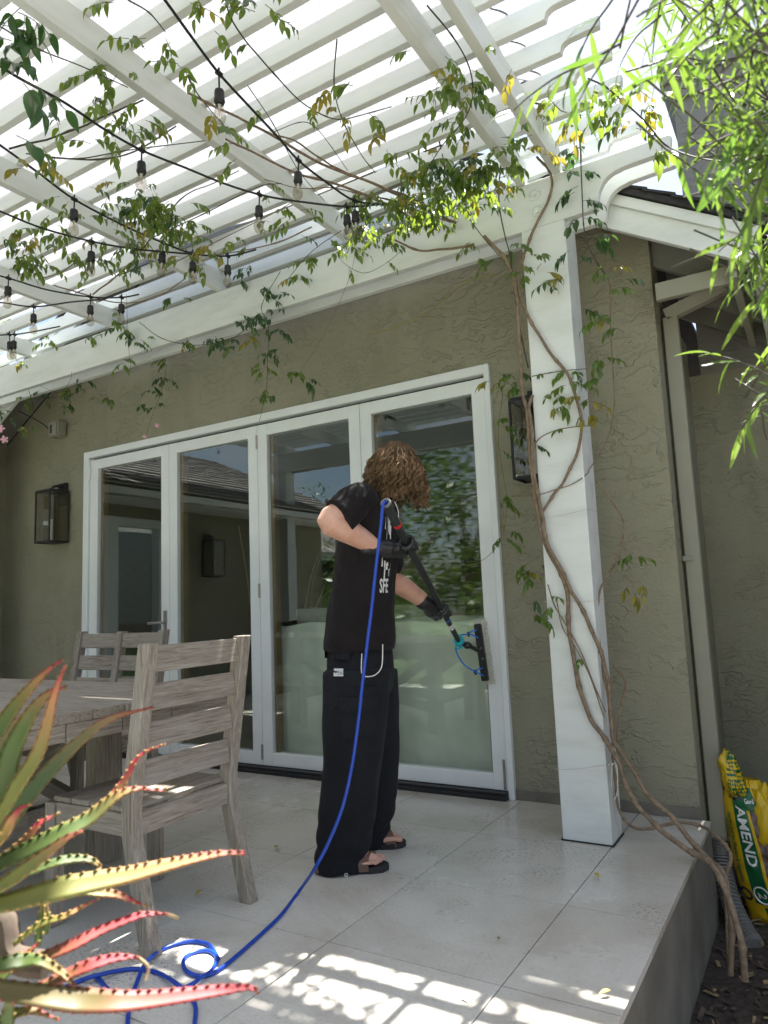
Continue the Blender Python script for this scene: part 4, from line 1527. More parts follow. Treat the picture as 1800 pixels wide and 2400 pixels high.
viewr = V((0.855, 0.515, 0))
inw = V((-0.55, 0.83, 0)).normalized()
# cargo pocket, flap, waist pocket flap and hem eyelets
for (px, w, h, nm, o_) in (([(-1.722,2.600,0.661)][0], 0.15, 0.20, 'cargo_pocket', 0.012), ([(-1.721,2.600,0.696)][0], 0.165, 0.055, 'pocket_flap', 0.019), ([(-1.828,2.600,0.896)][0], 0.11, 0.05, 'pocket_flap', 0.016)):
    pts, fs = grid(w, h, 10, 10)
    m = decal(bv_p, pts, fs, V(px), viewr, Up, inw, o_)
    n0 = len(m.v)
    m.v += [tuple(V(p) + inw * (o_ + 0.01)) for p in m.v]
    m.f += [tuple(n0 + k for k in q[::-1]) for q in m.f]
    m.m += m.m
    nx_ = 11
    rim = list(range(0, 10)) + [10 + 11 * k for k in range(0, 10)] + [120 - k for k in range(0, 10)] + [110 - 11 * k for k in range(0, 10)]
    for a_, b_ in zip(rim, rim[1:] + rim[:1]):
        m.f.append((b_, a_, n0 + a_, n0 + b_))
        m.m.append(0)
    m.build(nm, 'black_fleece', pants, bevel=0.0)
pts, fs = grid(0.040, 0.026, 5, 4)
lb_ = decal(bv_p, pts, fs, V([(-1.820,2.600,0.820)][0]), viewr, Up, inw, 0.003).build('cloth_label', 'white_print', pants)
pts, fs = text_mesh('CLUB', 0.0135)
decal(bv_p, pts, fs, V([(-1.820,2.600,0.816)][0]), viewr, Up, inw, 0.0045).build('lettering', 'black_plastic', lb_)
for px in ([(-1.912,2.600,-0.010)][0], [(-1.815,2.600,0.011)][0]):
    m = MB()
    h = bv_p.ray_cast(V(px) - inw * 0.3, inw)
    c = h[0] if h[0] is not None else V(px)
    rp = [c - inw * 0.004 + viewr * 0.006 * cos(t_) + Up * 0.006 * sin(t_) for t_ in [2 * pi * k / 14 for k in range(15)]]
    m.tube(rp, 0.0016, 6, cap=False)
    m.build('eyelet', 'white_print', pants, smooth=True)
# white drawcord looped at the hip, wire at the chest
for nm, path, r_ in (('drawcord', [(-1.660,2.540,0.894),(-1.652,2.520,0.837),(-1.647,2.520,0.809),(-1.618,2.520,0.803),(-1.583,2.525,0.813),(-1.561,2.535,0.847),(-1.562,2.550,0.931)], 0.0022), ('chest_cord', [(-1.517,2.620,1.527),(-1.504,2.620,1.496),(-1.501,2.620,1.463),(-1.511,2.620,1.431)], 0.0016)):
    m = MB()
    m.tube(spline(path, 6), r_, 6)
    m.build(nm, 'white_cord', pants if nm == 'drawcord' else shirt, smooth=True)
# print on the chest of the tee: ragged white figure and letters, seen at a steep angle
fdir = (-Fv * 0.55 + inw * 0.75).normalized()
tr_ = fdir.cross(Up).normalized()
if tr_.dot(viewr) < 0:
    tr_ = -tr_
def print_patch(px, quads, nm='shirt_print'):
    c = V(px)
    pts, fs = [], []
    for (u, w, du, dw) in quads:
        o = len(pts)
        j = lambda: R.uniform(-.004, .004)
        pts += [(u - du + j(), w - dw + j()), (u + du + j(), w - dw + j()), (u + du + j(), w + dw + j()), (u - du + j(), w + dw + j())]
        fs.append((o, o + 1, o + 2, o + 3))
    decal(bv_s, pts, fs, c, tr_, Up, fdir, 0.003).build(nm, 'white_print', shirt)
print_patch([(-1.525,2.620,1.410)][0], [(-.018 + .010 * k + R.uniform(-.004, .004), R.uniform(-.03, .03), 0.0022, R.uniform(.012, .035)) for k in range(5)])
print_patch([(-1.536,2.620,1.257)][0], [(-.020 + .009 * k + R.uniform(-.004, .004), R.uniform(-.035, .035), R.uniform(.002, .005), R.uniform(.010, .028)) for k in range(7)])
pts, fs = text_mesh('SFE', 0.066, 2, 0.0016)
pts = [(u * 0.62, w * 1.25) for u, w in pts]
decal(bv_s, pts, fs, V([(-1.543,2.620,1.170)][0]), tr_, Up, fdir, 0.003).build('lettering', 'white_print', shirt)

# gloves: palm and five fingers closed round the pole
def grip(wr, c, pole_r, side, nm):
    w = (wr - c)
    w = (w - PD_ * w.dot(PD_)).normalized()
    q = PD_.cross(w) * side
    m = MB()
    R0 = pole_r + 0.0125
    limb(m, [wr + (wr - c).normalized() * 0.045, wr, wr * 0.5 + (c + w * (R0 + 0.02)) * 0.5, c + w * (R0 + 0.012)], [0.042, 0.039, 0.044, 0.032], 16)
    ball(m, c + w * (R0 + 0.016), [PD_ * 0.050, q * 0.034, w * 0.026])
    for k in range(4):
        off = (k - 1.5) * 0.0235
        ln = (200, 225, 215, 175)[k]
        pts = []
        for t_ in range(7):
            a = radians(-12 + (ln + 12) * t_ / 6)
            pts.append(c + PD_ * (off + 0.004 * sin(a)) + (w * cos(a) + q * sin(a)) * R0)
        limb(m, pts, [0.0145, 0.0142, 0.0132, 0.0127, 0.012, 0.0115, 0.0105], 10, 2)
    pts = []
    for t_ in range(5):
        a = radians(-20 - 150 * t_ / 4)
        pts.append(c - PD_ * (0.034 + 0.012 * t_ / 4) + (w * cos(a) + q * sin(a)) * (R0 + 0.002))
    limb(m, [c + w * (R0 + 0.03) - PD_ * 0.012] + pts, [0.016, 0.014, 0.0135, 0.0125, 0.0115, 0.010], 10, 2)
    me = fuse(m, 0.0042, 3, lambda p: 0.0012 * noise.noise(p * 90))
    return put(nm, me, 'nitrile', person)
grip(wrR, HR, 0.0165, 1, 'glove')
grip(wrL, HL, 0.0150, 1, 'glove')
# loose cuff
for wr, el in ((wrR, elR), (wrL, elL)):
    m = MB()
    d = (wr - el).normalized()
    a_, b_ = d.orthogonal().normalized(), d.cross(d.orthogonal().normalized())
    rp = [wr - d * 0.042 + (a_ * cos(t_) + b_ * sin(t_)) * 0.0355 for t_ in [2 * pi * k / 20 for k in range(21)]]
    m.tube(rp, 0.0025, 6, cap=False)
    m.build('glove_cuff', 'nitrile', person, smooth=True)

# sandals
for (h0, h1, nm) in ((hR0, hR1, 'r'), (hL0, hL1, 'l')):
    d = (h1 - h0).normalized()
    sd_ = d.cross(Up) * (1 if nm == 'l' else -1)     # towards the big toe
    prof = [(0.0, 0.0), (0.010, 0.026), (0.05, 0.036), (0.12, 0.034), (0.20, 0.047), (0.255, 0.050), (0.295, 0.036), (0.312, 0.012), (0.312, -0.008), (0.29, -0.036), (0.24, -0.047), (0.17, -0.043), (0.10, -0.035), (0.04, -0.036), (0.008, -0.024)]
    m = MB()
    lo = [h0 + d * (u - 0.012) + sd_ * w - Up * 0.0235 for u, w in prof]
    up_ = [h0 + d * (u - 0.012) + sd_ * w * 1.02 + Up * (0.000 + 0.003 * max(0, (u - 0.22) / 0.09)) for u, w in prof]
    n_ = len(prof)
    m.add(lo + up_, [tuple(range(n_)), tuple(range(2 * n_ - 1, n_ - 1, -1))] + [(k, n_ + k, n_ + (k + 1) % n_, (k + 1) % n_) for k in range(n_)])
    sole = m.build('sandal', 'sandal_sole', person, bevel=0.003)
    for (u, hgt, wid, half, nm2) in ((0.212, 0.060, 0.050, 0.046, 'strap'), (0.155, 0.088, 0.038, 0.043, 'strap'), (0.03, 0.055, 0.022, 0.042, 'heel_strap')):
        m = MB()
        N_ = 14
        vs, fs = [], []
        for k in range(N_ + 1):
            a = pi * k / N_
            for e in (-1, 1):
                for t_ in (0, 1):
                    rr = 1 + 0.06 * t_
                    vs.append(h0 + d * (u + e * wid / 2 * (1 - 0.25 * sin(a)) + 0.02 * cos(a)) + sd_ * half * rr * cos(a) + Up * (-0.012 + (hgt) * rr * sin(a)))
        for k in range(N_):
            o = k * 4
            fs += [(o + 1, o + 3, o + 7, o + 5), (o, o + 4, o + 6, o + 2), (o, o + 1, o + 5, o + 4), (o + 2, o + 6, o + 7, o + 3)]
        m.add(vs, fs)
        m.build(nm2, 'sandal_strap', sole, smooth=True)
    m = MB()
    m.obox(h0 + d * 0.150 + Up * 0.078 - sd_ * 0.012, d * 0.018, (sd_ * 0.9 - Up * 0.35).normalized() * 0.020, Up * 0.005)
    m.build('buckle', 'black_rubber', sole, bevel=0.002)

# hair: dark under-layer plus several hundred separate curls
b = MB()
ball(b, head + hu * 0.030 - fd * 0.010, [fd * 0.095, Nv * 0.086, hu * 0.104], 24)
ball(b, head - hu * 0.045 - fd * 0.045, [fd * 0.062, Nv * 0.085, hu * 0.085], 24)
hair = put('hair', fuse(b, 0.008, 3, lambda p: 0.010 * noise.noise(p * 30)), 'hair_dark', person)
hm = MB()
HR2 = random.Random(3)
hc = head + hu * 0.016
SK = (0.094, 0.082, 0.104)
part = (hu * 0.9 - fd * 0.25).normalized()       # the whorl the hair falls away from
for k in range(620):
    while True:
        a = V((HR2.gauss(0, 1), HR2.gauss(0, 1), HR2.gauss(0, 1))).normalized()
        if a.dot(fd) < 0.66 and a.dot(hu) > -0.50 and not (a.dot(fd) > 0.25 and a.dot(hu) < 0.25):
            break
    af, an, ah = a.dot(fd), a.dot(Nv), a.dot(hu)
    p = hc + fd * (af * SK[0]) + Nv * (an * SK[1]) + hu * (ah * SK[2])
    away = (a - part * a.dot(part))
    away = away.normalized() if away.length > 1e-3 else fd
    d = (away * 0.9 + Up * -0.25 + a * 0.22 + V((HR2.uniform(-.25, .25), HR2.uniform(-.25, .25), HR2.uniform(-.1, .1)))).normalized()
    ln = 0.125 + 0.12 * max(0, a.dot(part)) + HR2.uniform(-0.05, 0.06)
    if an > 0.35 and ah < 0.3:
        ln *= HR2.uniform(0.6, 0.95)
    if af < -0.3:
        ln *= 1.12
    lift = HR2.uniform(0.004, 0.038)
    st = 22
    q = p.copy()
    core = []
    for i in range(st + 1):
        core.append(q.copy())
        d = (d + Up * -0.29 + V((HR2.uniform(-.14, .14), HR2.uniform(-.14, .14), HR2.uniform(-.06, .06)))).normalized()
        q = q + d * (ln / st)
        r0 = q - hc
        tt = min(1, i / st * 2.0)
        e = sqrt((r0.dot(fd) / (SK[0] + lift * tt)) ** 2 + (r0.dot(Nv) / (SK[1] + lift * tt)) ** 2 + (r0.dot(hu) / (SK[2] + lift * tt * 0.8)) ** 2)
        if 1e-3 < e < 1.0:
            q = hc + r0 * (1 + (1 / e - 1) * 0.6)
    ph, rr = HR2.uniform(0, 6.28), HR2.uniform(0.005, 0.012)
    turns = ln / HR2.uniform(0.030, 0.050)
    u_ = HR2.random()
    mi_ = 0 if u_ < 0.34 else (2 if u_ < 0.72 else 1)
    for sub in range(6):
        pts = []
        jx = V((HR2.uniform(-1, 1), HR2.uniform(-1, 1), HR2.uniform(-1, 1))) * 0.0026
        for i, c in enumerate(core):
            t_ = i / st
            tg = (core[min(i + 1, st)] - core[max(i - 1, 0)]).normalized()
            o1 = tg.orthogonal().normalized()
            o2 = tg.cross(o1)
            k2 = rr * min(1, t_ * 1.5) ** 1.2
            pts.append(c + jx * (0.4 + t_ * 1.3) + (o1 * cos(ph + sub * 0.16 + turns * 6.28 * t_) + o2 * sin(ph + sub * 0.16 + turns * 6.28 * t_)) * k2)
        w0 = HR2.uniform(0.0007, 0.0015)
        hm.tube(pts, [w0 * (1 - 0.6 * (i / st) ** 2) for i in range(st + 1)], 4, mi_, cap=False)
kind(hm.build('curls', ['hair_dark', 'hair_light', 'hair_mid'], hair, smooth=True), 'stuff')

# ---------------------------------------------------------------- water fed pole with brush
wp = thing('cleaning_pole', 'black water fed pole held in both gloved hands, ending in a brush', 'cleaning pole', POLE0)
def seg(y0, y1, r0, r1, nm, mat, parent=wp, n=18):
    m = MB()
    m.tube([pole_at(y0), pole_at(y1)], [r0, r1], n)
    return m.build(nm, mat, parent, smooth=True)
gr = MB()
a0 = POLE0
gr.tube([a0, a0 + PD_ * 0.012, pole_at(2.545)], [0.0205, 0.0205, 0.0185], 20)
gr = gr.build('grip', 'pole_grip', wp, smooth=True)
m = MB()
rp = [a0 - PD_ * 0.002 + (PD_.orthogonal().normalized() * cos(t_) + PD_.cross(PD_.orthogonal().normalized()) * sin(t_)) * 0.0165 for t_ in [2 * pi * k / 24 for k in range(25)]]
m.tube(rp, 0.0062, 8, cap=False)
m.build('end_ring', 'grey_rubber', gr, smooth=True)
m = MB()
m.tube([a0 - PD_ * 0.003, a0 + PD_ * 0.001], [0.011, 0.011], 16)
m.build('end_hole', 'black_rubber', gr)
seg(2.545, 2.562, 0.0188, 0.0188, 'colour_band', 'red_band')
seg(2.562, 3.23, 0.0172, 0.0155, 'tube', 'carbon_pole')
seg(3.23, 3.245, 0.0162, 0.0162, 'white_band', 'white_print')
seg(3.245, 3.60, 0.0145, 0.0140, 'lower_tube', 'black_plastic')
seg(3.335, 3.345, 0.0152, 0.0152, 'label_band', 'blue_tube')
seg(3.385, 3.43, 0.0149, 0.0148, 'label_band', 'white_print')
P1 = POLE1
m = MB()
m.obox(P1 - PD_ * 0.02, PD_ * 0.022, PD_.orthogonal().normalized() * 0.020, PD_.cross(PD_.orthogonal().normalized()) * 0.018)
m.beam(P1 - PD_ * 0.06 + V((0.018, 0, 0.022)), P1 + V((0.024, 0, 0.012)), 0.010, 0.010)
m.beam(P1 - PD_ * 0.055 + V((-0.022, 0, 0)), P1 + V((-0.02, 0, -0.03)), 0.009, 0.009)
m.beam(P1 + V((-0.025, 0, -0.03)), P1 + V((0.018, 0, -0.022)), 0.009, 0.009)
m.build('clamp', 'teal_plastic', wp, bevel=0.002)
BT, BB = V([(-1.678,3.775,0.961)][0]), V([(-1.649,3.775,0.645)][0])
bd = (BB - BT).normalized()
bc = (BT + BB) / 2
m = MB()
m.tube([P1 - PD_ * 0.01, P1 + V((0.03, 0.035, -0.012)), P1 + V((0.035, 0.05, -0.016))], [0.013, 0.016, 0.016], 14)
m.lathe([(0.018, -0.013), (0.020, -0.006), (0.020, 0.006), (0.018, 0.013)], P1 + V((0.028, 0.03, -0.012)), (1, 0.4, -0.2), 14)
m.tube([P1 + V((0.03, 0.04, -0.014)), bc + V((0, -0.03, 0.01)), bc + V((0, -0.012, 0.005))], [0.012, 0.013, 0.015], 14)
m.build('swivel_neck', 'black_plastic', wp, smooth=True)
bx = V((1, 0, 0)) - bd * V((1, 0, 0)).dot(bd)
bx.normalize()
bny = bd.cross(bx)
br = thing('wash_brush', 'flat black brush with pale bristles pressed to the wet glass', 'brush', bc)
m = MB()
m.obox(bc, bd * ((BB - BT).length / 2), bx * 0.021, V((0, 1, 0)) * 0.012)
blk = m.build('block', 'black_plastic', br, bevel=0.004, seg=2)
m = MB()
L2 = (BB - BT).length / 2
for i in range(44):
    for j in range(4):
        u = -L2 + 0.006 + (2 * L2 - 0.012) * i / 43
        p = bc + bd * u + bx * (-0.015 + 0.010 * j) + V((0, 0.011, 0))
        sp = bx * (0.010 * (j - 1.5) + R.uniform(-.006, .006)) + bd * (0.045 * (u / L2) * abs(u / L2) + R.uniform(-.004, .004))
        e = V((p.x, 3.862, p.z)) + sp
        m.tube([p, (p + e) / 2 + sp * 0.1, e], [0.0026, 0.0028, 0.0022], 4)
kind(m.build('bristles', 'bristle', br), 'stuff')
for (u0, u1, tee) in ((-0.78, -0.52, V((-0.045, -0.02, 0.0))), (0.55, 0.80, V((-0.035, -0.02, 0.0)))):
    t_ = bc + bd * (L2 * (u0 + u1) / 2) + tee + V((0, -0.02, 0))
    for u in (u0, u1):
        q = bc + bd * (L2 * u) + V((0, -0.012, 0))
        m = MB()
        m.tube(spline([t_, t_ * 0.5 + q * 0.5 + V((0, -0.018, 0.006)), q + V((0, -0.008, 0)), q], 5), 0.0042, 7)
        m.build('jet_tube', 'blue_tube', br, smooth=True)
        m = MB()
        m.lathe([(0.007, 0.0), (0.007, 0.006), (0.004, 0.010)], q, (0, -1, 0), 8)
        m.build('jet', 'black_plastic', br)
    m = MB()
    m.lathe([(0.007, -0.014), (0.009, 0.0), (0.007, 0.014)], t_, bd, 8)
    m.lathe([(0.006, -0.010), (0.006, 0.010)], t_, bx, 8)
    m.build('tee_joint', 'black_plastic', br)
    m = MB()
    m.tube(spline([t_, t_ * 0.5 + P1 * 0.5 + V((-0.02, -0.02, -0.03 if u0 > 0 else 0.02)), P1 + V((-0.022, -0.01, -0.032 if u0 > 0 else 0.0)), P1 + V((-0.01, 0, 0))], 6), 0.0042, 7)
    m.build('feed_tube', 'blue_tube', br, smooth=True)
for u in (-0.15, 0.22):
    m = MB()
    m.lathe([(0.005, 0), (0.005, 0.004), (0.003, 0.006)], bc + bd * (L2 * u) + V((0, -0.012, 0)) + bx * 0.008, (0, -1, 0), 8)
    m.build('screw', 'steel', br)

# ---------------------------------------------------------------- blue hose
HP = [a0 + PD_ * 0.02, a0 - PD_ * 0.012] + [(-1.439,2.390,1.475),(-1.450,2.385,1.388),(-1.478,2.380,1.222),(-1.494,2.370,1.091),(-1.513,2.360,0.961),(-1.534,2.345,0.800),(-1.552,2.330,0.643),(-1.574,2.310,0.489),(-1.603,2.285,0.353),(-1.643,2.250,0.237),(-1.683,2.210,0.147)] + [(-1.830,2.296,0.012)] + [(-1.768,2.118,0.007),(-1.736,1.988,0.007),(-1.703,1.825,0.007),(-1.689,1.730,0.007),(-1.697,1.681,0.007),(-1.733,1.664,0.007),(-1.786,1.676,0.007),(-1.835,1.717,0.007),(-1.845,1.761,0.007),(-1.817,1.794,0.007),(-1.774,1.790,0.007),(-1.737,1.760,0.007),(-1.706,1.705,0.007)] + [(-1.686,1.642,0.019),(-1.682,1.602,0.019)] + [(-1.716,1.573,0.007),(-1.738,1.534,0.007),(-1.770,1.503,0.007),(-1.837,1.474,0.007),(-1.909,1.489,0.007),(-1.965,1.509,0.007),(-2.013,1.524,0.007)]
HP2 = [(-1.739,1.771,0.007),(-1.790,1.804,0.007),(-1.840,1.828,0.007),(-1.895,1.824,0.007),(-1.933,1.793,0.007),(-1.953,1.734,0.007)] + [(-1.919,1.652,0.019),(-1.891,1.602,0.019)] + [(-1.845,1.537,0.007),(-1.800,1.483,0.007),(-1.746,1.431,0.007),(-1.702,1.393,0.007),(-1.644,1.343,0.007)]
HP3 = [(-2.026,1.387,0.007),(-2.033,1.422,0.007),(-2.026,1.482,0.007)] + [(-1.983,1.506,0.020)] + [(-1.958,1.588,0.007),(-1.903,1.616,0.007),(-1.838,1.622,0.007)] + [(-1.730,1.586,0.020)] + [(-1.660,1.573,0.007),(-1.601,1.540,0.007),(-1.539,1.476,0.007),(-1.479,1.407,0.007)]
hose = thing('hose', 'bright blue hose hanging from the pole end and coiling on the tiles', 'hose', (-1.6, 2.0, 0))
for nm, P in (('hose_run', HP), ('hose_loop', HP2), ('hose_loop', HP3)):
    m = MB()
    m.tube(spline(P, 8), 0.0064, 10)
    m.build(nm, 'blue_hose', hose, smooth=True)

# ---------------------------------------------------------------- soil bag in the recess
bag = thing('soil_bag', 'upright yellow and green plastic sack of garden soil with AMEND printed down it', 'soil bag', (-0.35, 3.97, -0.46))
LE = [(-0.452,3.920,-0.496),(-0.463,3.920,-0.422),(-0.488,3.920,-0.331),(-0.507,3.920,-0.237),(-0.517,3.920,-0.132),(-0.526,3.920,-0.025),(-0.529,3.920,0.074),(-0.512,3.920,0.136),(-0.493,3.920,0.173)]
Zs = [p[2] for p in LE]
Xl = [p[0] + 0.012 for p in LE]
BW = [0.27, 0.30, 0.315, 0.315, 0.305, 0.28, 0.245, 0.18, 0.135]
BD = [0.03, 0.075, 0.095, 0.10, 0.10, 0.095, 0.075, 0.045, 0.03]
NU, NV = 40, 56
def bag_pt(u, v, front=True, puff=0.0):
    t = v * (len(Zs) - 1)
    k = min(int(t), len(Zs) - 2)
    f = t - k
    L_ = lambda A: A[k] + (A[k + 1] - A[k]) * f
    x = L_(Xl) + u * L_(BW)
    s = max(0.0, 1 - (2 * u - 1) ** 2) ** 0.55
    wr = 0.010 * noise.noise(V((u * 3, v * 16, 1))) + 0.006 * noise.noise(V((u * 12, v * 26, 4)))
    if v > 0.75:
        wr += 0.02 * noise.noise(V((u * 14, v * 6, 7))) * (v - 0.75) / 0.25
    y = 3.99 + 0.03 * v - (L_(BD) * s + wr * s if front else -L_(BD) * s)
    return V((x, y - puff, L_(Zs)))
def bag_colour(u, v):
    if v > 0.90:
        return 0
    if 0.19 < v < 0.90 and 0.19 < u < (0.43 if v < 0.72 else 0.62):
        return 1
    if 0.28 < v < 0.72 and u > 0.47:
        return 3
    if 0.03 < v <= 0.17 and 0.24 < u and int(u * 40) % 4 < 2:
        return 1
    return 0
m = MB()
vs, fs, ms = [], [], []
for j in range(NV + 1):
    for i in range(NU + 1):
        vs.append(bag_pt(i / NU, j / NV))
for j in range(NV + 1):
    for i in range(NU + 1):
        vs.append(bag_pt(i / NU, j / NV, False))
o = (NU + 1) * (NV + 1)
for j in range(NV):
    for i in range(NU):
        a = j * (NU + 1) + i
        m.f.append((a, a + 1, a + NU + 2, a + NU + 1))
        m.m.append(bag_colour((i + .5) / NU, (j + .5) / NV))
        m.f.append((o + a, o + a + NU + 1, o + a + NU + 2, o + a + 1))
        m.m.append(0)
m.v = [tuple(p) for p in vs]
m.build('sack', ['bag_yellow', 'bag_green', 'bag_white', 'bag_photo'], bag, origin=None, smooth=True)
def bag_text(s, size, u, v, mat, stretch=(1, 1), nm='lettering', rot=True):
    pts, fs = text_mesh(s, size, 2, size * 0.022)
    vs = []
    for (a, c) in pts:
        a, c = a * stretch[0], c * stretch[1]
        if rot:          # read downwards
            vs.append(bag_pt(min(max(u + c / 0.31, 0), 1), min(max(v - a / 0.69, 0), 1), True, 0.0085))
        else:
            vs.append(bag_pt(min(max(u + a / 0.31, 0), 1), min(max(v + c / 0.69, 0), 1), True, 0.0085))
    q = MB()
    q.add(vs, fs)
    q.build(nm, mat, bag)
bag_text('AMEND', 0.076, 0.315, 0.575, 'bag_white', (0.82, 0.85))
bag_text('Garden Soil for Flowers & Vegetables', 0.0245, 0.11, 0.50, 'bag_green', (0.70, 1.0))
bag_text('Tiers of Nutrition', 0.015, 0.05, 0.60, 'bag_green', (0.7, 1.0))
bag_text('2', 0.05, 0.33, 0.255, 'bag_white')
bag_text('Gard', 0.038, 0.52, 0.775, 'bag_white', (0.7, 1), rot=False)
def bag_ring(u, v, r, mat, n=18, w=0.004):
    q = MB()
    q.tube([bag_pt(u + r * cos(t_) / 0.31, v + r * sin(t_) / 0.69, True, 0.002) for t_ in [2 * pi * k / n for k in range(n + 1)]], w, 4, cap=False)
    q.build('emblem_ring', mat, bag)
bag_ring(0.33, 0.255, 0.034, 'bag_white')
bag_ring(0.10, 0.24, 0.022, 'black_plastic', w=0.006)
bag_ring(0.27, 0.82, 0.030, 'black_plastic', w=0.006)
for k in range(8):
    u, v = 0.27 + R.uniform(-.05, .05), 0.82 + R.uniform(-.02, .02)
    q = MB()
    q.tube([bag_pt(u - .03, v, True, .003), bag_pt(u + .03, v + 0.006, True, .003)], 0.003, 4)
    q.build('emblem_stroke', 'bag_yellow', bag)
q = MB()
q.tube([bag_pt(0.45, v / 20, True, 0.001) for v in range(4, 15)], 0.006, 4)
q.build('yellow_stripe', 'bag_yellow', bag)
# gathered neck with dark stripes
cx, cz = bag_pt(0.5, 1.0).x, bag_pt(0.5, 1.0).z
def crumple(c, ax, seed, amp, n=26, cut=None):
    bm = bmesh.new()
    bmesh.ops.create_icosphere(bm, subdivisions=4, radius=1)
    for v in bm.verts:
        p = v.co.copy()
        k = 1 + amp * noise.noise(p * 1.7 + V((seed, 0, 0))) + amp * 0.6 * noise.noise(p * 4.5 + V((0, seed, 0))) + amp * 0.25 * abs(noise.noise(p * 11))
        v.co = V(c) + V(ax[0]) * p.x * k + V(ax[1]) * p.y * k + V(ax[2]) * p.z * k
    me = bpy.data.meshes.new('crumple')
    bm.to_mesh(me)
    bm.free()
    me.polygons.foreach_set('use_smooth', [True] * len(me.polygons))
    return me
NK = V([(-0.466,3.970,0.199)][0])
me = crumple(NK, [(0.050, 0, 0), (0, 0.042, 0), (-0.02, 0, 0.10)], 3.1, 0.45)
for q_ in ('bag_yellow', 'bag_green'):
    me.materials.append(MATS[q_])
for p in me.polygons:
    c = p.center - NK
    if c.x > -0.012 and sin(c.z * 330 + 40 * c.x + 3 * noise.noise(c * 20)) > 0.1:
        p.material_index = 1
link('gathered_neck', me, Matrix.Identity(4), bag)
bag2 = thing('opened_bag', 'torn open yellow and white plastic sack leaning behind the AMEND sack', 'soil bag', (-0.2, 4.12, -0.46))
me = crumple(V([(-0.325,3.980,-0.027)][0]), [(0.075, 0, 0), (0, 0.07, 0), (0.0, 0, 0.16)], 8.4, 0.4)
me.materials.append(MATS['bag_yellow'])
link('sack', me, Matrix.Identity(4), bag2)
me = crumple(V([(-0.426,4.060,0.095)][0]), [(0.075, 0, -0.06), (0, 0.02, 0), (0.02, 0, 0.045)], 12.7, 0.7)
me.materials.append(MATS['bag_white'])
link('torn_lining', me, Matrix.Identity(4), bag2)
me = crumple(V([(-0.375,4.020,0.085)][0]), [(0.085, 0, -0.035), (0, 0.05, 0), (0.01, 0, 0.035)], 5.2, 0.5)
me.materials.append(MATS['bag_yellow'])
link('folded_lip', me, Matrix.Identity(4), bag2)
m = MB()
m.box((-0.34, 4.06, -0.46), (-0.06, 4.24, 0.02))
m.build('filled_base', 'bag_white', bag2, bevel=0.05, seg=3)

# ---------------------------------------------------------------- leaves as shared meshes
def leaflet_mesh(name, L, W, seed, mat, narrow=False):
    """pointed leaf along local +X, folded a little at the midrib, tip bent down"""
    rr = random.Random(seed)
    n = 6 if not narrow else 7
    vs, fs = [], []
    bend = rr.uniform(0.25, 0.7)
    tw = rr.uniform(-0.3, 0.3)
    for i in range(n + 1):
        t = i / n
        w = W * (sin(pi * min(1, t * 1.02) ** (0.78 if not narrow else 0.9)) ** (0.85 if not narrow else 0.7)) * (1 - 0.25 * t)
        if i == n:
            w = 0.0
        x = L * t * (1 - 0.12 * bend * t)
        z = -L * bend * 0.45 * t * t
        f = 0.32 * w
        a = tw * t
        for s in (-1, 0, 1):
            vs.append((x, s * w * 0.5 * cos(a), z + (abs(s) * f * 0.5) + s * w * 0.5 * sin(a)))
    for i in range(n):
        o = i * 3
        fs += [(o, o + 3, o + 4, o + 1), (o + 1, o + 4, o + 5, o + 2)]
    me = bpy.data.meshes.new(name)
    me.from_pydata(vs, [], fs)
    me.polygons.foreach_set('use_smooth', [True] * len(fs))
    me.materials.append(MATS[mat])
    return me

CAMP = V((0, 0, 1.1))
FWD = V(M[2])
def shows(p):
    q = p - CAMP
    z = q.dot(FWD)
    if z < 0.1:
        return 0.0
    x, y = q.dot(V(M[0])) / z, q.dot(V(M[1])) / z
    return 1.0 / z if abs(x) < 0.53 and abs(y) < 0.71 else 0.0

def emit_leaves(items, parent, single='leaf', mass='leaves', limit=300):
    """items: (matrix, mesh, size). The largest in view become objects, the rest one mesh."""
    items = sorted(items, key=lambda t: -shows(t[0].translation) * t[2])
    for mt, me, s in items[:limit]:
        link(single, me, mt, parent)
    vs, fs, mi, mats = [], [], [], []
    for mt, me, s in items[limit:]:
        o = len(vs)
        nm = me.materials[0].name
        if nm not in mats:
            mats.append(nm)
        k = mats.index(nm)
        vs.extend((mt @ v.co)[:] for v in me.vertices)
        for p in me.polygons:
            fs.append(tuple(o + i for i in p.vertices))
            mi.append(k)
    if vs:
        me = bpy.data.meshes.new(mass)
        me.from_pydata(vs, [], fs)
        for nm in mats:
            me.materials.append(MATS[nm])
        me.polygons.foreach_set('material_index', mi)
        me.polygons.foreach_set('use_smooth', [True] * len(fs))
        kind(link(mass, me, Matrix.Identity(4), parent), 'stuff')

def frame(p, x, up, s=1.0):
    x = V(x).normalized()
    y = V(up).cross(x)
    if y.length < 1e-3:
        y = x.orthogonal()
    y.normalize()
    z = x.cross(y)
    m = Matrix(((x.x * s, y.x * s, z.x * s, p[0]), (x.y * s, y.y * s, z.y * s, p[1]), (x.z * s, y.z * s, z.z * s, p[2]), (0, 0, 0, 1)))
    return m

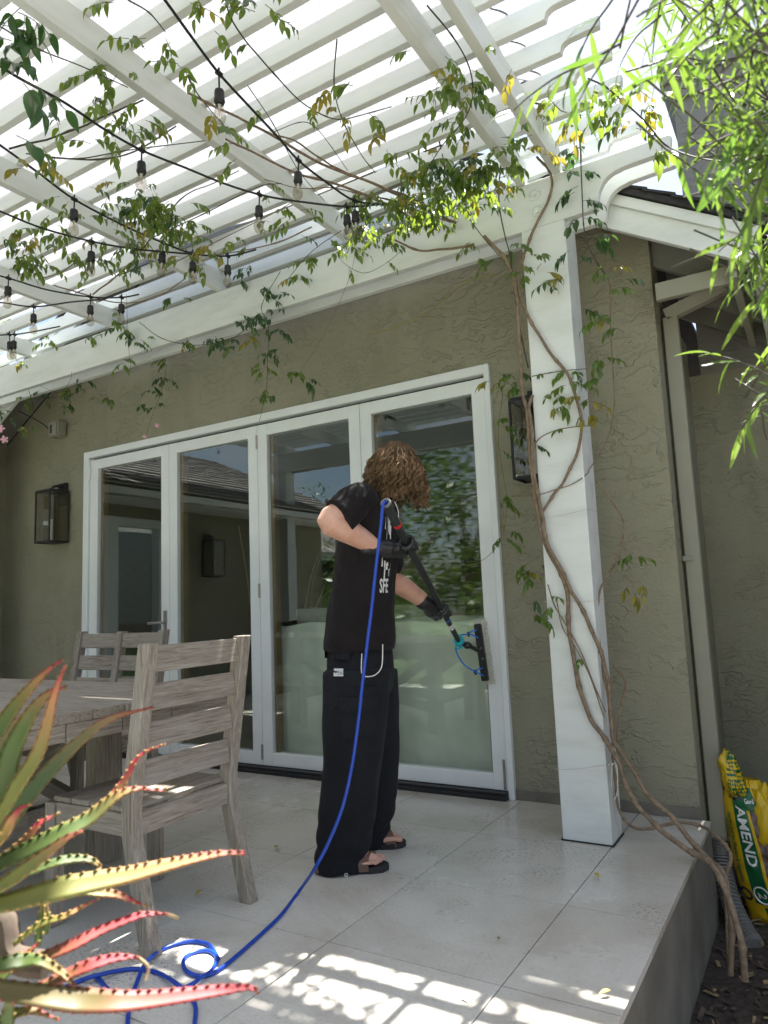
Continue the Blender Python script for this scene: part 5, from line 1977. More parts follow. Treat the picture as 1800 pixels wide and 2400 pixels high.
# ---------------------------------------------------------------- climbing vine
vine = thing('climbing_vine', 'woody vine climbing the white post and trailing through the pergola beams', 'vine', [(-0.437,3.335,-0.460)][0])
VL = {k: [leaflet_mesh('leaf', 1.0, w, 20 + i, m) for i, w in enumerate((0.46, 0.52, 0.40, 0.48))] for k, m in (('g', 'vine_leaf'), ('d', 'vine_leaf_dark'), ('y', 'vine_leaf_yellow'))}
vleaves = []
RV = random.Random(5)
petiole = MB()
def pinnate(p, d, L, pairs, kd, ll):
    """one compound leaf: a thin stalk with pairs of leaflets and one at the tip"""
    p, d = V(p), V(d).normalized()
    pts = [p.copy()]
    n = pairs + 1
    side = d.cross(Up)
    side = side.normalized() if side.length > 1e-3 else V((1, 0, 0))
    q = p.copy()
    for i in range(n):
        d = (d + Up * -0.22).normalized()
        q = q + d * (L / n)
        pts.append(q.copy())
        if i < n - 1:
            for s in (1, -1):
                if RV.random() < 0.08:
                    continue
                ld = (d * 0.55 + side * s * 0.75 + Up * RV.uniform(-1.0, -0.35) + V((RV.uniform(-.2, .2), RV.uniform(-.2, .2), 0))).normalized()
                sz = ll * RV.uniform(0.75, 1.1)
                vleaves.append((frame(q, ld, Up + V((RV.uniform(-.5, .5), RV.uniform(-.5, .5), 0)), sz), RV.choice(VL[kd]), sz))
    ld = (d + Up * -0.5).normalized()
    sz = ll * RV.uniform(0.95, 1.25)
    vleaves.append((frame(q, ld, Up + V((RV.uniform(-.4, .4), RV.uniform(-.4, .4), 0)), sz), RV.choice(VL[kd]), sz))
    petiole.tube(pts, 0.0011, 4, cap=False)

def cluster(p, rad, count, kd='g', ll=0.050, L=0.085):
    for k in range(count):
        o = V((RV.gauss(0, rad), RV.gauss(0, rad), RV.gauss(0, rad * 0.7)))
        a = RV.uniform(0, 2 * pi)
        kk = kd
        u = RV.random()
        if kd == 'g':
            kk = 'g' if u < 0.80 else ('d' if u < 0.92 else 'y')
        elif kd == 'y':
            kk = 'y' if u < 0.45 else 'g'
        pinnate(V(p) + o, V((cos(a), sin(a), RV.uniform(-0.3, 0.35))), L * RV.uniform(0.75, 1.2), RV.choice((2, 2, 3, 3)), kk, ll * RV.uniform(0.85, 1.15))

for c in [(-1.780,1.605,3.080),(-1.853,1.507,3.080),(-2.187,1.608,3.080),(-2.122,1.621,3.080),(-2.347,1.622,3.080),(-2.148,1.792,3.080),(-2.261,1.749,3.080),(-1.413,1.653,3.080),(-1.470,1.609,3.080),(-2.637,2.174,3.080),(-2.662,2.310,3.080),(-2.603,2.406,3.080),(-2.726,2.112,3.080),(-3.316,2.305,3.080),(-3.303,2.441,3.080),(-3.507,2.293,3.080),(-3.587,2.235,3.080),(-3.328,1.996,3.080),(-3.403,2.118,3.080),(-2.936,2.452,3.080),(-2.936,2.644,3.080),(-2.753,2.710,3.080),(-2.156,2.668,3.080),(-2.108,2.757,3.080),(-1.390,2.606,3.080),(-1.367,2.925,3.080),(-1.326,3.097,3.080),(-1.105,2.926,3.080),(-1.006,2.792,3.080),(-1.653,2.970,3.080),(-1.623,3.157,3.080),(-1.890,3.078,3.080),(-1.881,3.208,3.080),(-2.076,3.131,3.080),(-2.308,3.097,3.080),(-1.026,2.251,3.080),(-0.999,2.355,3.080),(-1.040,2.484,3.080),(-0.915,2.382,3.080),(-0.926,2.809,3.080),(-1.365,2.785,3.080),(-1.245,2.809,3.080),(-1.525,2.952,3.080),(-1.259,3.027,3.080),(-1.278,3.173,3.080),(-1.429,3.090,3.080),(-1.438,2.968,3.080),(-1.645,3.034,3.080),(-1.797,3.028,3.080),(-2.712,2.590,3.080),(-2.523,2.782,3.080),(-2.950,2.111,3.080),(-2.984,2.288,3.080),(-2.540,2.261,3.080),(-2.735,2.492,3.080),(-2.750,2.351,3.080),(-3.212,2.125,3.080),(-1.232,2.919,3.080),(-1.193,3.030,3.080),(-1.044,2.930,3.080),(-1.171,2.657,3.080),(-1.380,2.857,3.080),(-1.292,2.816,3.080),(-1.286,2.965,3.080),(-1.164,2.866,3.080),(-1.136,2.925,3.080),(-1.137,3.027,3.080),(-1.455,3.048,3.080),(-1.481,2.938,3.080),(-1.560,2.928,3.080),(-1.584,2.865,3.080),(-1.627,2.835,3.080),(-1.480,2.829,3.080),(-1.537,3.111,3.080),(-1.465,3.212,3.080),(-1.729,2.879,3.080),(-1.815,2.914,3.080),(-1.911,2.999,3.080),(-1.786,3.142,3.080),(-2.702,2.192,3.080),(-2.682,2.253,3.080),(-2.707,2.382,3.080),(-2.648,2.399,3.080),(-2.555,2.184,3.080),(-3.478,2.154,3.080),(-3.599,2.307,3.080),(-3.684,2.183,3.080),(-3.253,2.203,3.080),(-3.249,2.436,3.080),(-3.003,2.382,3.080),(-3.099,2.545,3.080)]:
    cluster(c, 0.060, RV.choice((3, 4, 5, 6, 7, 8)), 'g', 0.047, 0.085)
for c in [(-2.596,1.627,3.000),(-2.718,1.655,3.000),(-1.871,2.054,3.000),(-1.400,2.240,3.000),(-1.398,2.344,3.000),(-1.312,2.062,3.000),(-2.578,2.675,3.000),(-2.062,3.017,3.000),(-1.864,1.943,3.000),(-0.872,2.821,3.000),(-2.629,1.754,3.000)]:
    cluster(c, 0.03, 2, 'y', 0.056)
for c in [(-1.756,1.063,2.800),(-1.768,1.124,2.800),(-1.990,1.181,2.800),(-1.897,1.133,2.800),(-1.843,1.073,2.800)] + [(-1.941,1.126,2.550),(-1.730,1.017,2.550)]:
    cluster(c, 0.02, 2, 'd', 0.068, 0.10)
for c in [(-0.997,2.950,3.491),(-0.864,3.050,3.333),(-0.787,3.000,3.293),(-0.953,3.100,3.357)]:
    cluster(c, 0.03, 2, 'd' if c[1] < 3.0 else 'g', 0.055)
for c in [(-0.628,2.950,3.253),(-0.615,2.950,3.163),(-0.519,2.950,3.149),(-0.468,2.950,3.084),(-0.402,2.900,3.085),(-0.758,3.100,3.213),(-0.571,2.950,3.259),(-0.383,2.900,2.889),(-0.458,2.900,2.994)]:
    cluster(c, 0.025, 3, 'y' if RV.random() < 0.35 else 'g', 0.058)
for c in [(-0.813,3.250,3.211),(-0.779,3.250,3.110),(-0.802,3.250,3.031),(-0.781,3.250,2.947),(-0.802,3.250,2.868),(-0.831,3.250,3.251),(-0.756,3.250,2.756),(-0.837,3.240,2.713)]:
    cluster(c, 0.016, 2, 'd', 0.056)
for c in [(-0.691,3.220,2.578),(-0.657,3.220,2.476),(-0.742,3.240,2.383),(-1.161,3.260,2.854),(-1.254,3.240,2.817),(-1.366,3.220,2.925),(-1.098,3.260,2.689),(-1.004,3.270,2.710),(-0.947,3.270,2.617),(-0.989,3.270,2.618),(-1.307,3.400,2.221),(-1.236,3.400,2.173),(-1.264,3.400,2.235),(-0.942,3.270,2.161),(-0.912,3.270,2.099),(-0.956,3.270,2.055),(-0.982,3.270,1.987),(-0.848,3.300,2.125),(-0.866,3.300,2.024),(-0.865,3.300,1.952),(-1.205,3.380,1.256),(-1.192,3.380,1.201),(-0.709,3.500,1.256),(-0.748,3.500,1.108),(-1.100,3.300,1.065),(-1.125,3.300,0.996),(-1.342,3.500,2.020),(-1.383,3.600,1.625),(-1.407,3.600,1.443),(-0.714,3.400,2.376),(-0.796,3.300,2.406),(-0.781,3.300,2.214)]:
    cluster(c, 0.026, 3, 'y' if RV.random() < 0.25 else 'g', 0.046, 0.075)
for c in [(-2.742,3.240,3.031),(-2.640,3.250,2.988),(-2.672,3.240,2.870),(-2.808,3.240,2.877),(-2.691,3.300,2.799),(-2.792,3.240,2.538),(-2.773,3.300,2.396),(-2.632,3.400,2.536),(-2.549,3.400,2.457),(-2.729,3.300,2.644),(-2.827,3.220,2.766),(-3.194,3.220,2.801),(-2.986,3.220,2.770),(-3.076,3.220,2.768),(-3.378,3.220,2.852),(-3.944,3.220,3.041),(-4.005,3.200,3.084),(-3.992,3.220,2.851),(-3.830,3.220,2.956),(-3.889,3.500,2.893),(-3.934,3.500,2.790),(-4.033,3.500,2.713),(-4.047,3.500,2.603),(-5.316,3.500,2.924),(-5.569,3.500,2.916),(-5.007,3.500,2.911),(-4.862,3.500,2.960),(-5.368,3.250,3.141),(-5.449,3.250,3.528),(-4.890,3.250,3.220),(-4.401,3.220,3.150),(-4.074,3.200,3.179),(-3.558,3.240,3.200),(-2.889,3.240,3.192),(-2.478,3.250,3.052),(-2.948,3.240,2.912),(-5.678,3.400,2.840),(-5.431,3.400,2.652),(-5.076,3.500,2.825),(-4.599,3.500,2.771)]:
    cluster(c, 0.032, 4, 'd' if RV.random() < 0.55 else 'g', 0.042, 0.07)

STEMS = [
    # woody stems from the soil over the patio edge and up the post
    ([(-0.366,2.980,-0.289),(-0.369,3.000,-0.186),(-0.395,3.050,-0.086),(-0.425,3.100,-0.012),(-0.462,3.160,0.027),(-0.522,3.220,0.040),(-0.584,3.240,0.061),(-0.661,3.250,0.107),(-0.712,3.260,0.153),(-0.766,3.270,0.204),(-0.806,3.280,0.288),(-0.829,3.285,0.376),(-0.879,3.285,0.467),(-0.935,3.285,0.544),(-0.970,3.285,0.664),(-0.989,3.285,0.801),(-1.004,3.285,0.951),(-0.999,3.285,1.068),(-1.006,3.280,1.147),(-1.034,3.280,1.227),(-1.076,3.280,1.302),(-1.101,3.280,1.387),(-1.110,3.280,1.473),(-1.121,3.280,1.559),(-1.131,3.280,1.684),(-1.135,3.290,1.832),(-1.133,3.290,1.954),(-1.139,3.290,2.024),(-1.151,3.290,2.086),(-1.152,3.290,2.228),(-1.147,3.280,2.348),(-1.144,3.270,2.492),(-1.143,3.260,2.590),(-1.152,3.250,2.689),(-1.187,3.240,2.796),(-1.278,3.230,2.923)], 0.0125, 0.008, 'vine_bark'),
    ([(-0.432,3.100,-0.334),(-0.414,3.120,-0.173),(-0.422,3.160,-0.058),(-0.441,3.180,0.003),(-0.492,3.240,0.024),(-0.528,3.270,0.045),(-0.564,3.280,0.079),(-0.602,3.290,0.131),(-0.638,3.300,0.167),(-0.686,3.310,0.202),(-0.736,3.310,0.259),(-0.774,3.310,0.336),(-0.818,3.300,0.414),(-0.842,3.290,0.454),(-0.846,3.285,0.548),(-0.846,3.285,0.690),(-0.861,3.285,0.818),(-0.878,3.283,0.883),(-0.914,3.283,0.965),(-0.947,3.280,1.058),(-0.982,3.275,1.126),(-1.012,3.270,1.210),(-1.051,3.270,1.292),(-1.079,3.270,1.384),(-1.093,3.275,1.477),(-1.103,3.275,1.571),(-1.118,3.280,1.687),(-1.117,3.280,1.827),(-1.115,3.280,1.949),(-1.123,3.285,2.016),(-1.101,3.285,2.076)], 0.0115, 0.0075, 'vine_bark'),
    ([(-0.460,3.300,-0.418),(-0.452,3.340,-0.109),(-0.427,3.360,-0.005),(-0.442,3.400,0.033),(-0.480,3.440,0.061),(-0.540,3.500,0.075),(-0.616,3.500,0.082),(-0.701,3.460,0.072),(-0.764,3.420,0.058),(-0.816,3.400,0.064),(-0.858,3.390,0.108),(-0.874,3.385,0.177),(-0.876,3.380,0.283),(-0.866,3.360,0.436)], 0.008, 0.006, 'vine_bark'),
    ([(-1.091,3.270,2.780),(-1.128,3.275,2.667),(-1.123,3.280,2.566),(-1.092,3.285,2.460),(-1.040,3.288,2.350),(-0.990,3.288,2.250),(-0.948,3.288,2.184),(-0.923,3.288,2.137),(-0.902,3.288,2.066),(-0.881,3.288,1.959),(-0.880,3.288,1.866),(-0.899,3.288,1.777),(-0.942,3.288,1.692),(-0.985,3.288,1.624),(-1.033,3.285,1.576),(-1.089,3.280,1.494),(-1.105,3.275,1.427)], 0.0075, 0.007, 'vine_bark'),
    ([(-1.095,3.260,2.766),(-1.057,3.270,2.860),(-1.007,3.285,2.956),(-0.956,3.285,3.038),(-0.926,3.285,3.115),(-0.943,3.280,3.193),(-0.968,3.200,3.224)] , 0.0075, 0.006, 'vine_bark'),
    ([(-0.714,3.250,2.599),(-0.717,3.400,2.559),(-0.740,3.440,2.400),(-0.749,3.460,2.212),(-0.756,3.460,2.022),(-0.778,3.450,1.891),(-0.826,3.420,1.778),(-0.876,3.380,1.696),(-0.882,3.330,1.659),(-0.942,3.285,1.614),(-1.013,3.285,1.600),(-1.112,3.290,1.584),(-1.266,3.350,1.601)], 0.0034, 0.0028, 'vine_bark'),
    ([(-0.850,3.360,1.634),(-0.789,3.420,1.520),(-0.755,3.440,1.414),(-0.786,3.440,1.296),(-0.849,3.420,1.179),(-0.883,3.400,1.113),(-0.897,3.380,0.986),(-0.888,3.360,0.820),(-0.872,3.350,0.663),(-0.864,3.330,0.516)], 0.0042, 0.005, 'vine_bark'),
    ([(-0.846,3.380,0.778),(-0.804,3.420,0.700),(-0.835,3.400,0.563),(-0.848,3.360,0.432)], 0.005, 0.006, 'vine_bark'),
    ([(-1.119,3.280,1.792),(-1.085,3.280,1.850),(-1.005,3.285,1.880),(-0.903,3.288,1.884),(-0.839,3.350,1.890)], 0.003, 0.0025, 'vine_bark'),
    ([(-1.098,3.288,2.168),(-1.006,3.288,2.167),(-0.923,3.288,2.162),(-0.838,3.320,2.161)], 0.0026, 0.002, 'vine_green'),
    ([(-1.153,3.250,2.813),(-1.162,3.280,2.715),(-1.157,3.290,2.583),(-1.144,3.295,2.403),(-1.119,3.300,2.219)], 0.004, 0.004, 'vine_dark'),
    ([(-1.092,3.290,1.155),(-1.066,3.288,1.054),(-1.012,3.287,0.955),(-0.957,3.286,0.839),(-0.913,3.286,0.707),(-0.867,3.286,0.578)], 0.003, 0.003, 'vine_bark'),
    ([(-1.054,3.288,1.074),(-1.036,3.287,0.955),(-0.979,3.286,0.858),(-0.922,3.286,0.725),(-0.878,3.286,0.559)], 0.0025, 0.003, 'vine_bark'),
    # through the beams
    ([(-1.374,3.825,3.100),(-1.402,3.544,3.100),(-1.465,3.318,3.100),(-1.548,3.086,3.100),(-1.601,2.867,3.100),(-1.657,2.702,3.100),(-1.737,2.540,3.100),(-1.781,2.342,3.100),(-1.815,2.166,3.100),(-1.856,2.016,3.100),(-1.895,1.886,3.100),(-1.911,1.830,3.100)], 0.0075, 0.0045, 'vine_bark'),
    ([(-1.387,3.830,3.090),(-1.438,3.560,3.090),(-1.604,3.229,3.090),(-1.656,2.989,3.090),(-1.733,2.750,3.090),(-1.795,2.620,3.090),(-1.883,2.459,3.090),(-1.936,2.254,3.090),(-1.972,2.105,3.090)], 0.008, 0.004, 'vine_bark'),
    ([(-1.405,3.838,3.120),(-1.434,3.416,3.120),(-1.503,3.194,3.120),(-1.568,2.990,3.120),(-1.641,2.821,3.120),(-1.706,2.656,3.120),(-1.752,2.481,3.120),(-1.768,2.315,3.120),(-1.822,2.236,3.120)], 0.006, 0.003, 'vine_bark'),
    ([(-1.399,3.628,3.110),(-1.469,3.380,3.110),(-1.561,3.158,3.110),(-1.646,2.952,3.110),(-1.739,2.817,3.110),(-1.828,2.688,3.110),(-1.963,2.593,3.110),(-2.051,2.446,3.110)], 0.005, 0.002, 'vine_bark'),
    ([(-1.334,3.220,2.894),(-1.374,3.230,2.899),(-1.522,3.230,2.928),(-1.658,3.230,2.969),(-1.773,3.220,3.044),(-1.829,3.200,3.097)], 0.007, 0.005, 'vine_bark'),
    ([(-2.142,2.934,3.120),(-2.393,2.956,3.120),(-2.680,2.894,3.120),(-2.830,2.823,3.120),(-2.892,2.729,3.120)], 0.004, 0.003, 'vine_bark'),
    ([(-2.821,1.659,3.120),(-2.507,1.734,3.120),(-2.272,1.757,3.120),(-2.100,1.775,3.120)], 0.0045, 0.003, 'vine_dark'),
    ([(-2.733,1.789,3.120),(-2.572,1.919,3.120),(-2.392,1.974,3.120),(-2.117,1.959,3.120)], 0.004, 0.003, 'vine_dark'),
    ([(-2.789,1.717,3.120),(-2.641,1.864,3.120),(-2.408,1.952,3.120),(-2.087,2.095,3.120)], 0.003, 0.002, 'vine_dark'),
    ([(-3.820,2.826,3.150),(-3.562,2.764,3.150),(-3.334,2.707,3.150),(-3.163,2.642,3.150)], 0.005, 0.004, 'vine_bark'),
    ([(-3.802,2.537,3.100),(-3.753,2.777,3.100),(-3.713,2.919,3.100),(-3.596,3.006,3.100),(-3.383,3.011,3.100),(-3.099,2.937,3.100)], 0.0042, 0.003, 'vine_bark'),
    ([(-3.805,2.441,3.100),(-3.633,2.464,3.100),(-3.451,2.433,3.100)], 0.003, 0.003, 'vine_bark'),
    ([(-1.557,1.824,3.100),(-1.569,1.941,3.100),(-1.579,2.105,3.100),(-1.554,2.226,3.100),(-1.507,2.293,3.100),(-1.411,2.321,3.100),(-1.293,2.346,3.100)], 0.0030, 0.002, 'vine_dark'),
    ([(-1.467,1.566,3.100),(-1.521,1.653,3.100),(-1.549,1.758,3.100),(-1.557,1.824,3.100)], 0.003, 0.003, 'vine_dark'),
    ([(-1.276,1.935,3.100),(-1.392,2.081,3.100),(-1.457,2.188,3.100),(-1.510,2.320,3.100),(-1.546,2.455,3.100),(-1.571,2.570,3.100),(-1.585,2.690,3.100)], 0.0027, 0.002, 'vine_dark'),
    ([(-0.916,1.936,3.050),(-0.903,2.096,3.050),(-0.910,2.239,3.050),(-0.942,2.359,3.050),(-0.995,2.457,3.050),(-1.073,2.536,3.050),(-1.211,2.626,3.050),(-1.343,2.744,3.050),(-1.433,2.846,3.050)], 0.003, 0.002, 'vine_dark'),
    ([(-1.692,1.928,3.100),(-1.755,2.155,3.100),(-1.869,2.472,3.100),(-1.917,2.740,3.100)], 0.002, 0.0016, 'vine_dark'),
    ([(-1.790,2.197,3.100),(-1.662,2.209,3.100),(-1.624,2.261,3.100),(-1.638,2.388,3.100),(-1.682,2.602,3.100)], 0.0018, 0.0015, 'vine_dark'),
    ([(-2.195,1.249,3.100),(-2.180,1.380,3.100),(-2.127,1.514,3.100),(-2.076,1.681,3.100)], 0.003, 0.002, 'vine_dark'),
    ([(-1.751,1.416,3.100),(-1.734,1.490,3.100),(-1.752,1.576,3.100)], 0.003, 0.002, 'vine_dark'),
    ([(-1.847,1.769,3.100),(-1.891,1.878,3.100),(-1.933,2.065,3.100),(-1.947,2.157,3.100)], 0.0024, 0.002, 'vine_dark'),
    ([(-3.053,2.565,3.100),(-2.498,2.331,3.100),(-2.260,2.322,3.100),(-2.093,2.316,3.100)], 0.003, 0.002, 'vine_dark'),
    ([(-2.905,2.498,3.100),(-2.481,2.486,3.100),(-2.120,2.463,3.100),(-1.997,2.506,3.100)], 0.003, 0.002, 'vine_dark'),
    ([(-3.036,2.765,3.100),(-2.591,2.722,3.100),(-2.200,2.685,3.100),(-2.038,2.655,3.100)], 0.003, 0.002, 'vine_bark'),
    ([(-3.104,3.582,3.080),(-2.835,3.440,3.080),(-2.310,3.114,3.080),(-1.991,2.996,3.080)], 0.0022, 0.002, 'vine_dark'),
    ([(-1.154,3.200,3.254),(-1.188,3.240,3.163),(-1.193,3.250,3.042),(-1.176,3.250,2.906),(-1.155,3.250,2.784),(-1.149,3.260,2.625)], 0.0035, 0.003, 'vine_dark'),
    ([(-1.404,3.050,3.327),(-1.427,3.200,3.203),(-1.323,3.260,2.985),(-1.216,3.260,2.814)], 0.003, 0.0025, 'vine_dark'),
    ([(-1.364,2.900,3.440),(-1.415,3.050,3.400),(-1.447,3.200,3.282),(-1.352,3.260,3.089)], 0.004, 0.003, 'vine_dark'),
    ([(-1.193,2.950,3.586),(-1.092,2.980,3.511),(-1.003,3.000,3.439),(-0.932,3.050,3.405),(-0.833,3.100,3.372),(-0.791,3.150,3.355),(-0.765,3.200,3.296),(-0.764,3.230,3.240),(-0.775,3.250,3.113),(-0.783,3.250,2.905),(-0.784,3.250,2.828),(-0.776,3.250,2.748),(-0.733,3.240,2.623),(-0.703,3.300,2.571)], 0.004, 0.003, 'vine_dark'),
    ([(-0.940,2.900,3.526),(-0.866,2.950,3.399),(-0.792,3.000,3.282),(-0.778,3.100,3.319)], 0.0028, 0.002, 'vine_dark'),
    ([(-0.643,2.950,3.333),(-0.574,2.950,3.264),(-0.501,2.930,3.148),(-0.424,2.900,3.015),(-0.361,2.880,2.882),(-0.305,2.850,2.805),(-0.223,2.800,2.716),(-0.126,2.750,2.637)], 0.0036, 0.0035, 'vine_dark'),
    # trailing tendrils
    ([(-3.957,3.200,3.323),(-3.957,3.220,2.973),(-3.929,3.220,2.751)], 0.0014, 0.0010, 'vine_green'),
    ([(-2.608,3.240,3.123),(-2.745,3.220,2.931),(-2.711,3.240,2.812),(-2.741,3.260,2.573),(-2.772,3.280,2.426),(-2.848,3.300,2.239)], 0.0020, 0.0012, 'vine_dark'),
    ([(-2.041,3.200,3.180),(-2.080,3.250,3.047),(-2.184,3.300,2.912),(-2.375,3.350,2.707),(-2.595,3.400,2.537)], 0.0014, 0.0010, 'vine_bark'),
    ([(-2.053,3.220,3.201),(-2.102,3.220,3.087),(-2.147,3.220,3.049),(-2.007,3.220,2.933),(-1.867,3.220,2.942),(-1.730,3.220,2.999)], 0.0018, 0.0012, 'vine_dark'),
    ([(-3.848,3.220,3.099),(-3.619,3.220,2.928),(-3.297,3.220,2.807),(-2.992,3.220,2.782),(-2.878,3.220,2.816),(-2.731,3.230,2.868)], 0.0026, 0.002, 'vine_dark'),
    ([(-3.885,3.500,2.883),(-3.934,3.500,2.704),(-4.033,3.500,2.530),(-4.105,3.500,2.385)], 0.0016, 0.0010, 'vine_dark'),
    ([(-5.453,3.300,3.246),(-5.383,3.400,2.920),(-5.419,3.450,2.743),(-5.690,3.500,2.595)], 0.0020, 0.0012, 'vine_dark'),
    ([(-5.849,3.500,2.987),(-5.473,3.500,2.920),(-5.099,3.500,2.868),(-4.703,3.500,2.877)], 0.0022, 0.0014, 'vine_dark'),
    ([(-5.086,3.300,2.903),(-4.840,3.300,2.804),(-4.712,3.300,2.880),(-4.698,3.300,2.944)], 0.0014, 0.0010, 'vine_dark'),
    ([(-2.121,3.400,2.663),(-1.979,3.380,2.638),(-1.670,3.360,2.675),(-1.441,3.330,2.759),(-1.242,3.300,2.741)], 0.0019, 0.0026, 'vine_leaf_yellow'),
    ([(-1.736,3.720,1.295),(-1.640,3.700,1.296),(-1.535,3.660,1.337),(-1.439,3.600,1.411),(-1.392,3.550,1.552)], 0.0016, 0.0018, 'vine_leaf_yellow'),
    ([(-1.295,3.400,2.162),(-1.343,3.450,2.024),(-1.376,3.500,1.934),(-1.388,3.550,1.809),(-1.381,3.580,1.618),(-1.419,3.600,1.444)], 0.0016, 0.0012, 'vine_green'),
]
for P, r0, r1, mt in STEMS:
    m = MB()
    sp = spline(P, 5)
    N_ = len(sp)
    k0 = RV.uniform(0, 99)
    if r0 > 0.004:
        sp = [p + V((noise.noise(p * 9 + V((k0, 0, 0))), noise.noise(p * 9 + V((0, k0, 0))), noise.noise(p * 9 + V((0, 0, k0))))) * 0.006 for p in sp]
    rad = [(r0 + (r1 - r0) * i / (N_ - 1)) * (1 + (0.35 if i % 11 == 5 else 0.0) + 0.12 * noise.noise(sp[i] * 14)) for i in range(N_)]
    m.tube(sp, rad, 8 if r0 > 0.004 else 5)
    m.build('stem', mt, vine, smooth=True)
    # a scatter of leaves along the thinner green runners
    if r0 < 0.0034 and mt != 'vine_leaf_yellow':
        for i in range(3, N_ - 2, 9):
            if RV.random() < 0.45:
                cluster(sp[i], 0.006, 1, 'g', 0.040, 0.055)
kind(petiole.build('leaf_stalk', 'vine_green', vine, origin=None), 'stuff')
emit_leaves(vleaves, vine)
# pink trumpet flowers
def trumpet(p, d, s, parent, nm='flower'):
    d = V(d).normalized()
    m = MB()
    m.lathe([(0.004 * s, 0), (0.009 * s, 0.015 * s), (0.011 * s, 0.030 * s), (0.016 * s, 0.036 * s)], p, d, 10)
    a, b_ = d.orthogonal().normalized(), d.cross(d.orthogonal().normalized())
    c = V(p) + d * 0.036 * s
    for k in range(5):
        t_ = 2 * pi * k / 5
        r_ = a * cos(t_) + b_ * sin(t_)
        s_ = d.cross(r_)
        m.add([c + r_ * .008 * s, c + r_ * .022 * s + s_ * .013 * s, c + r_ * .036 * s - d * .006 * s, c + r_ * .022 * s - s_ * .013 * s], [(0, 1, 2), (0, 2, 3)])
    m.build(nm, 'pink_petal', parent, smooth=True)
for p, d, s in (([(-5.763,3.400,2.677)][0], (0.6, -0.8, 0.1), 1.1), ([(-5.750,3.420,2.597)][0], (0.7, -0.6, -0.2), 1.0), ([(-4.110,3.500,2.396)][0], (0.1, -0.4, -1), 0.7), ([(-3.997,3.500,2.435)][0], (0.8, -0.3, 0.2), 0.6)):
    trumpet(p, d, s, vine)
# twine ties round the post
tie = []
for zz, (a_, b_) in ((0, [(-1.106,3.298,1.468),(-0.884,3.298,1.491)]), (1, [(-1.031,3.298,1.076),(-0.860,3.298,1.070)]), (2, [(-1.099,3.298,0.312),(-0.876,3.298,0.350)])):
    m = MB()
    a_, b_ = V(a_), V(b_)
    m.tube([V((-1.12, 3.30, a_.z)), V((-1.1135, 3.306, a_.z)), a_, (a_ + b_) / 2 + V((0, 0, -0.004)), V((-0.885, 3.298, b_.z)), V((-0.8865, 3.40, b_.z + 0.01)), V((-0.8865, 3.49, b_.z))], 0.0012, 5)
    if zz == 2:
        for P in ([(-0.869,3.270,0.356),(-0.840,3.260,0.368),(-0.828,3.250,0.351),(-0.833,3.250,0.262),(-0.850,3.250,0.211)], [(-0.846,3.270,0.365),(-0.853,3.260,0.347),(-0.861,3.260,0.266)]):
            m.tube(spline(P, 4), 0.0021, 5)
    tag(m.build('twine', 'twine', None), ('thin twine tying the vine to the post at its middle', 'thin twine tied round the post level with the brush', 'twine with hanging loose ends knotted low on the post')[zz], 'twine', 'twine ties on the post')

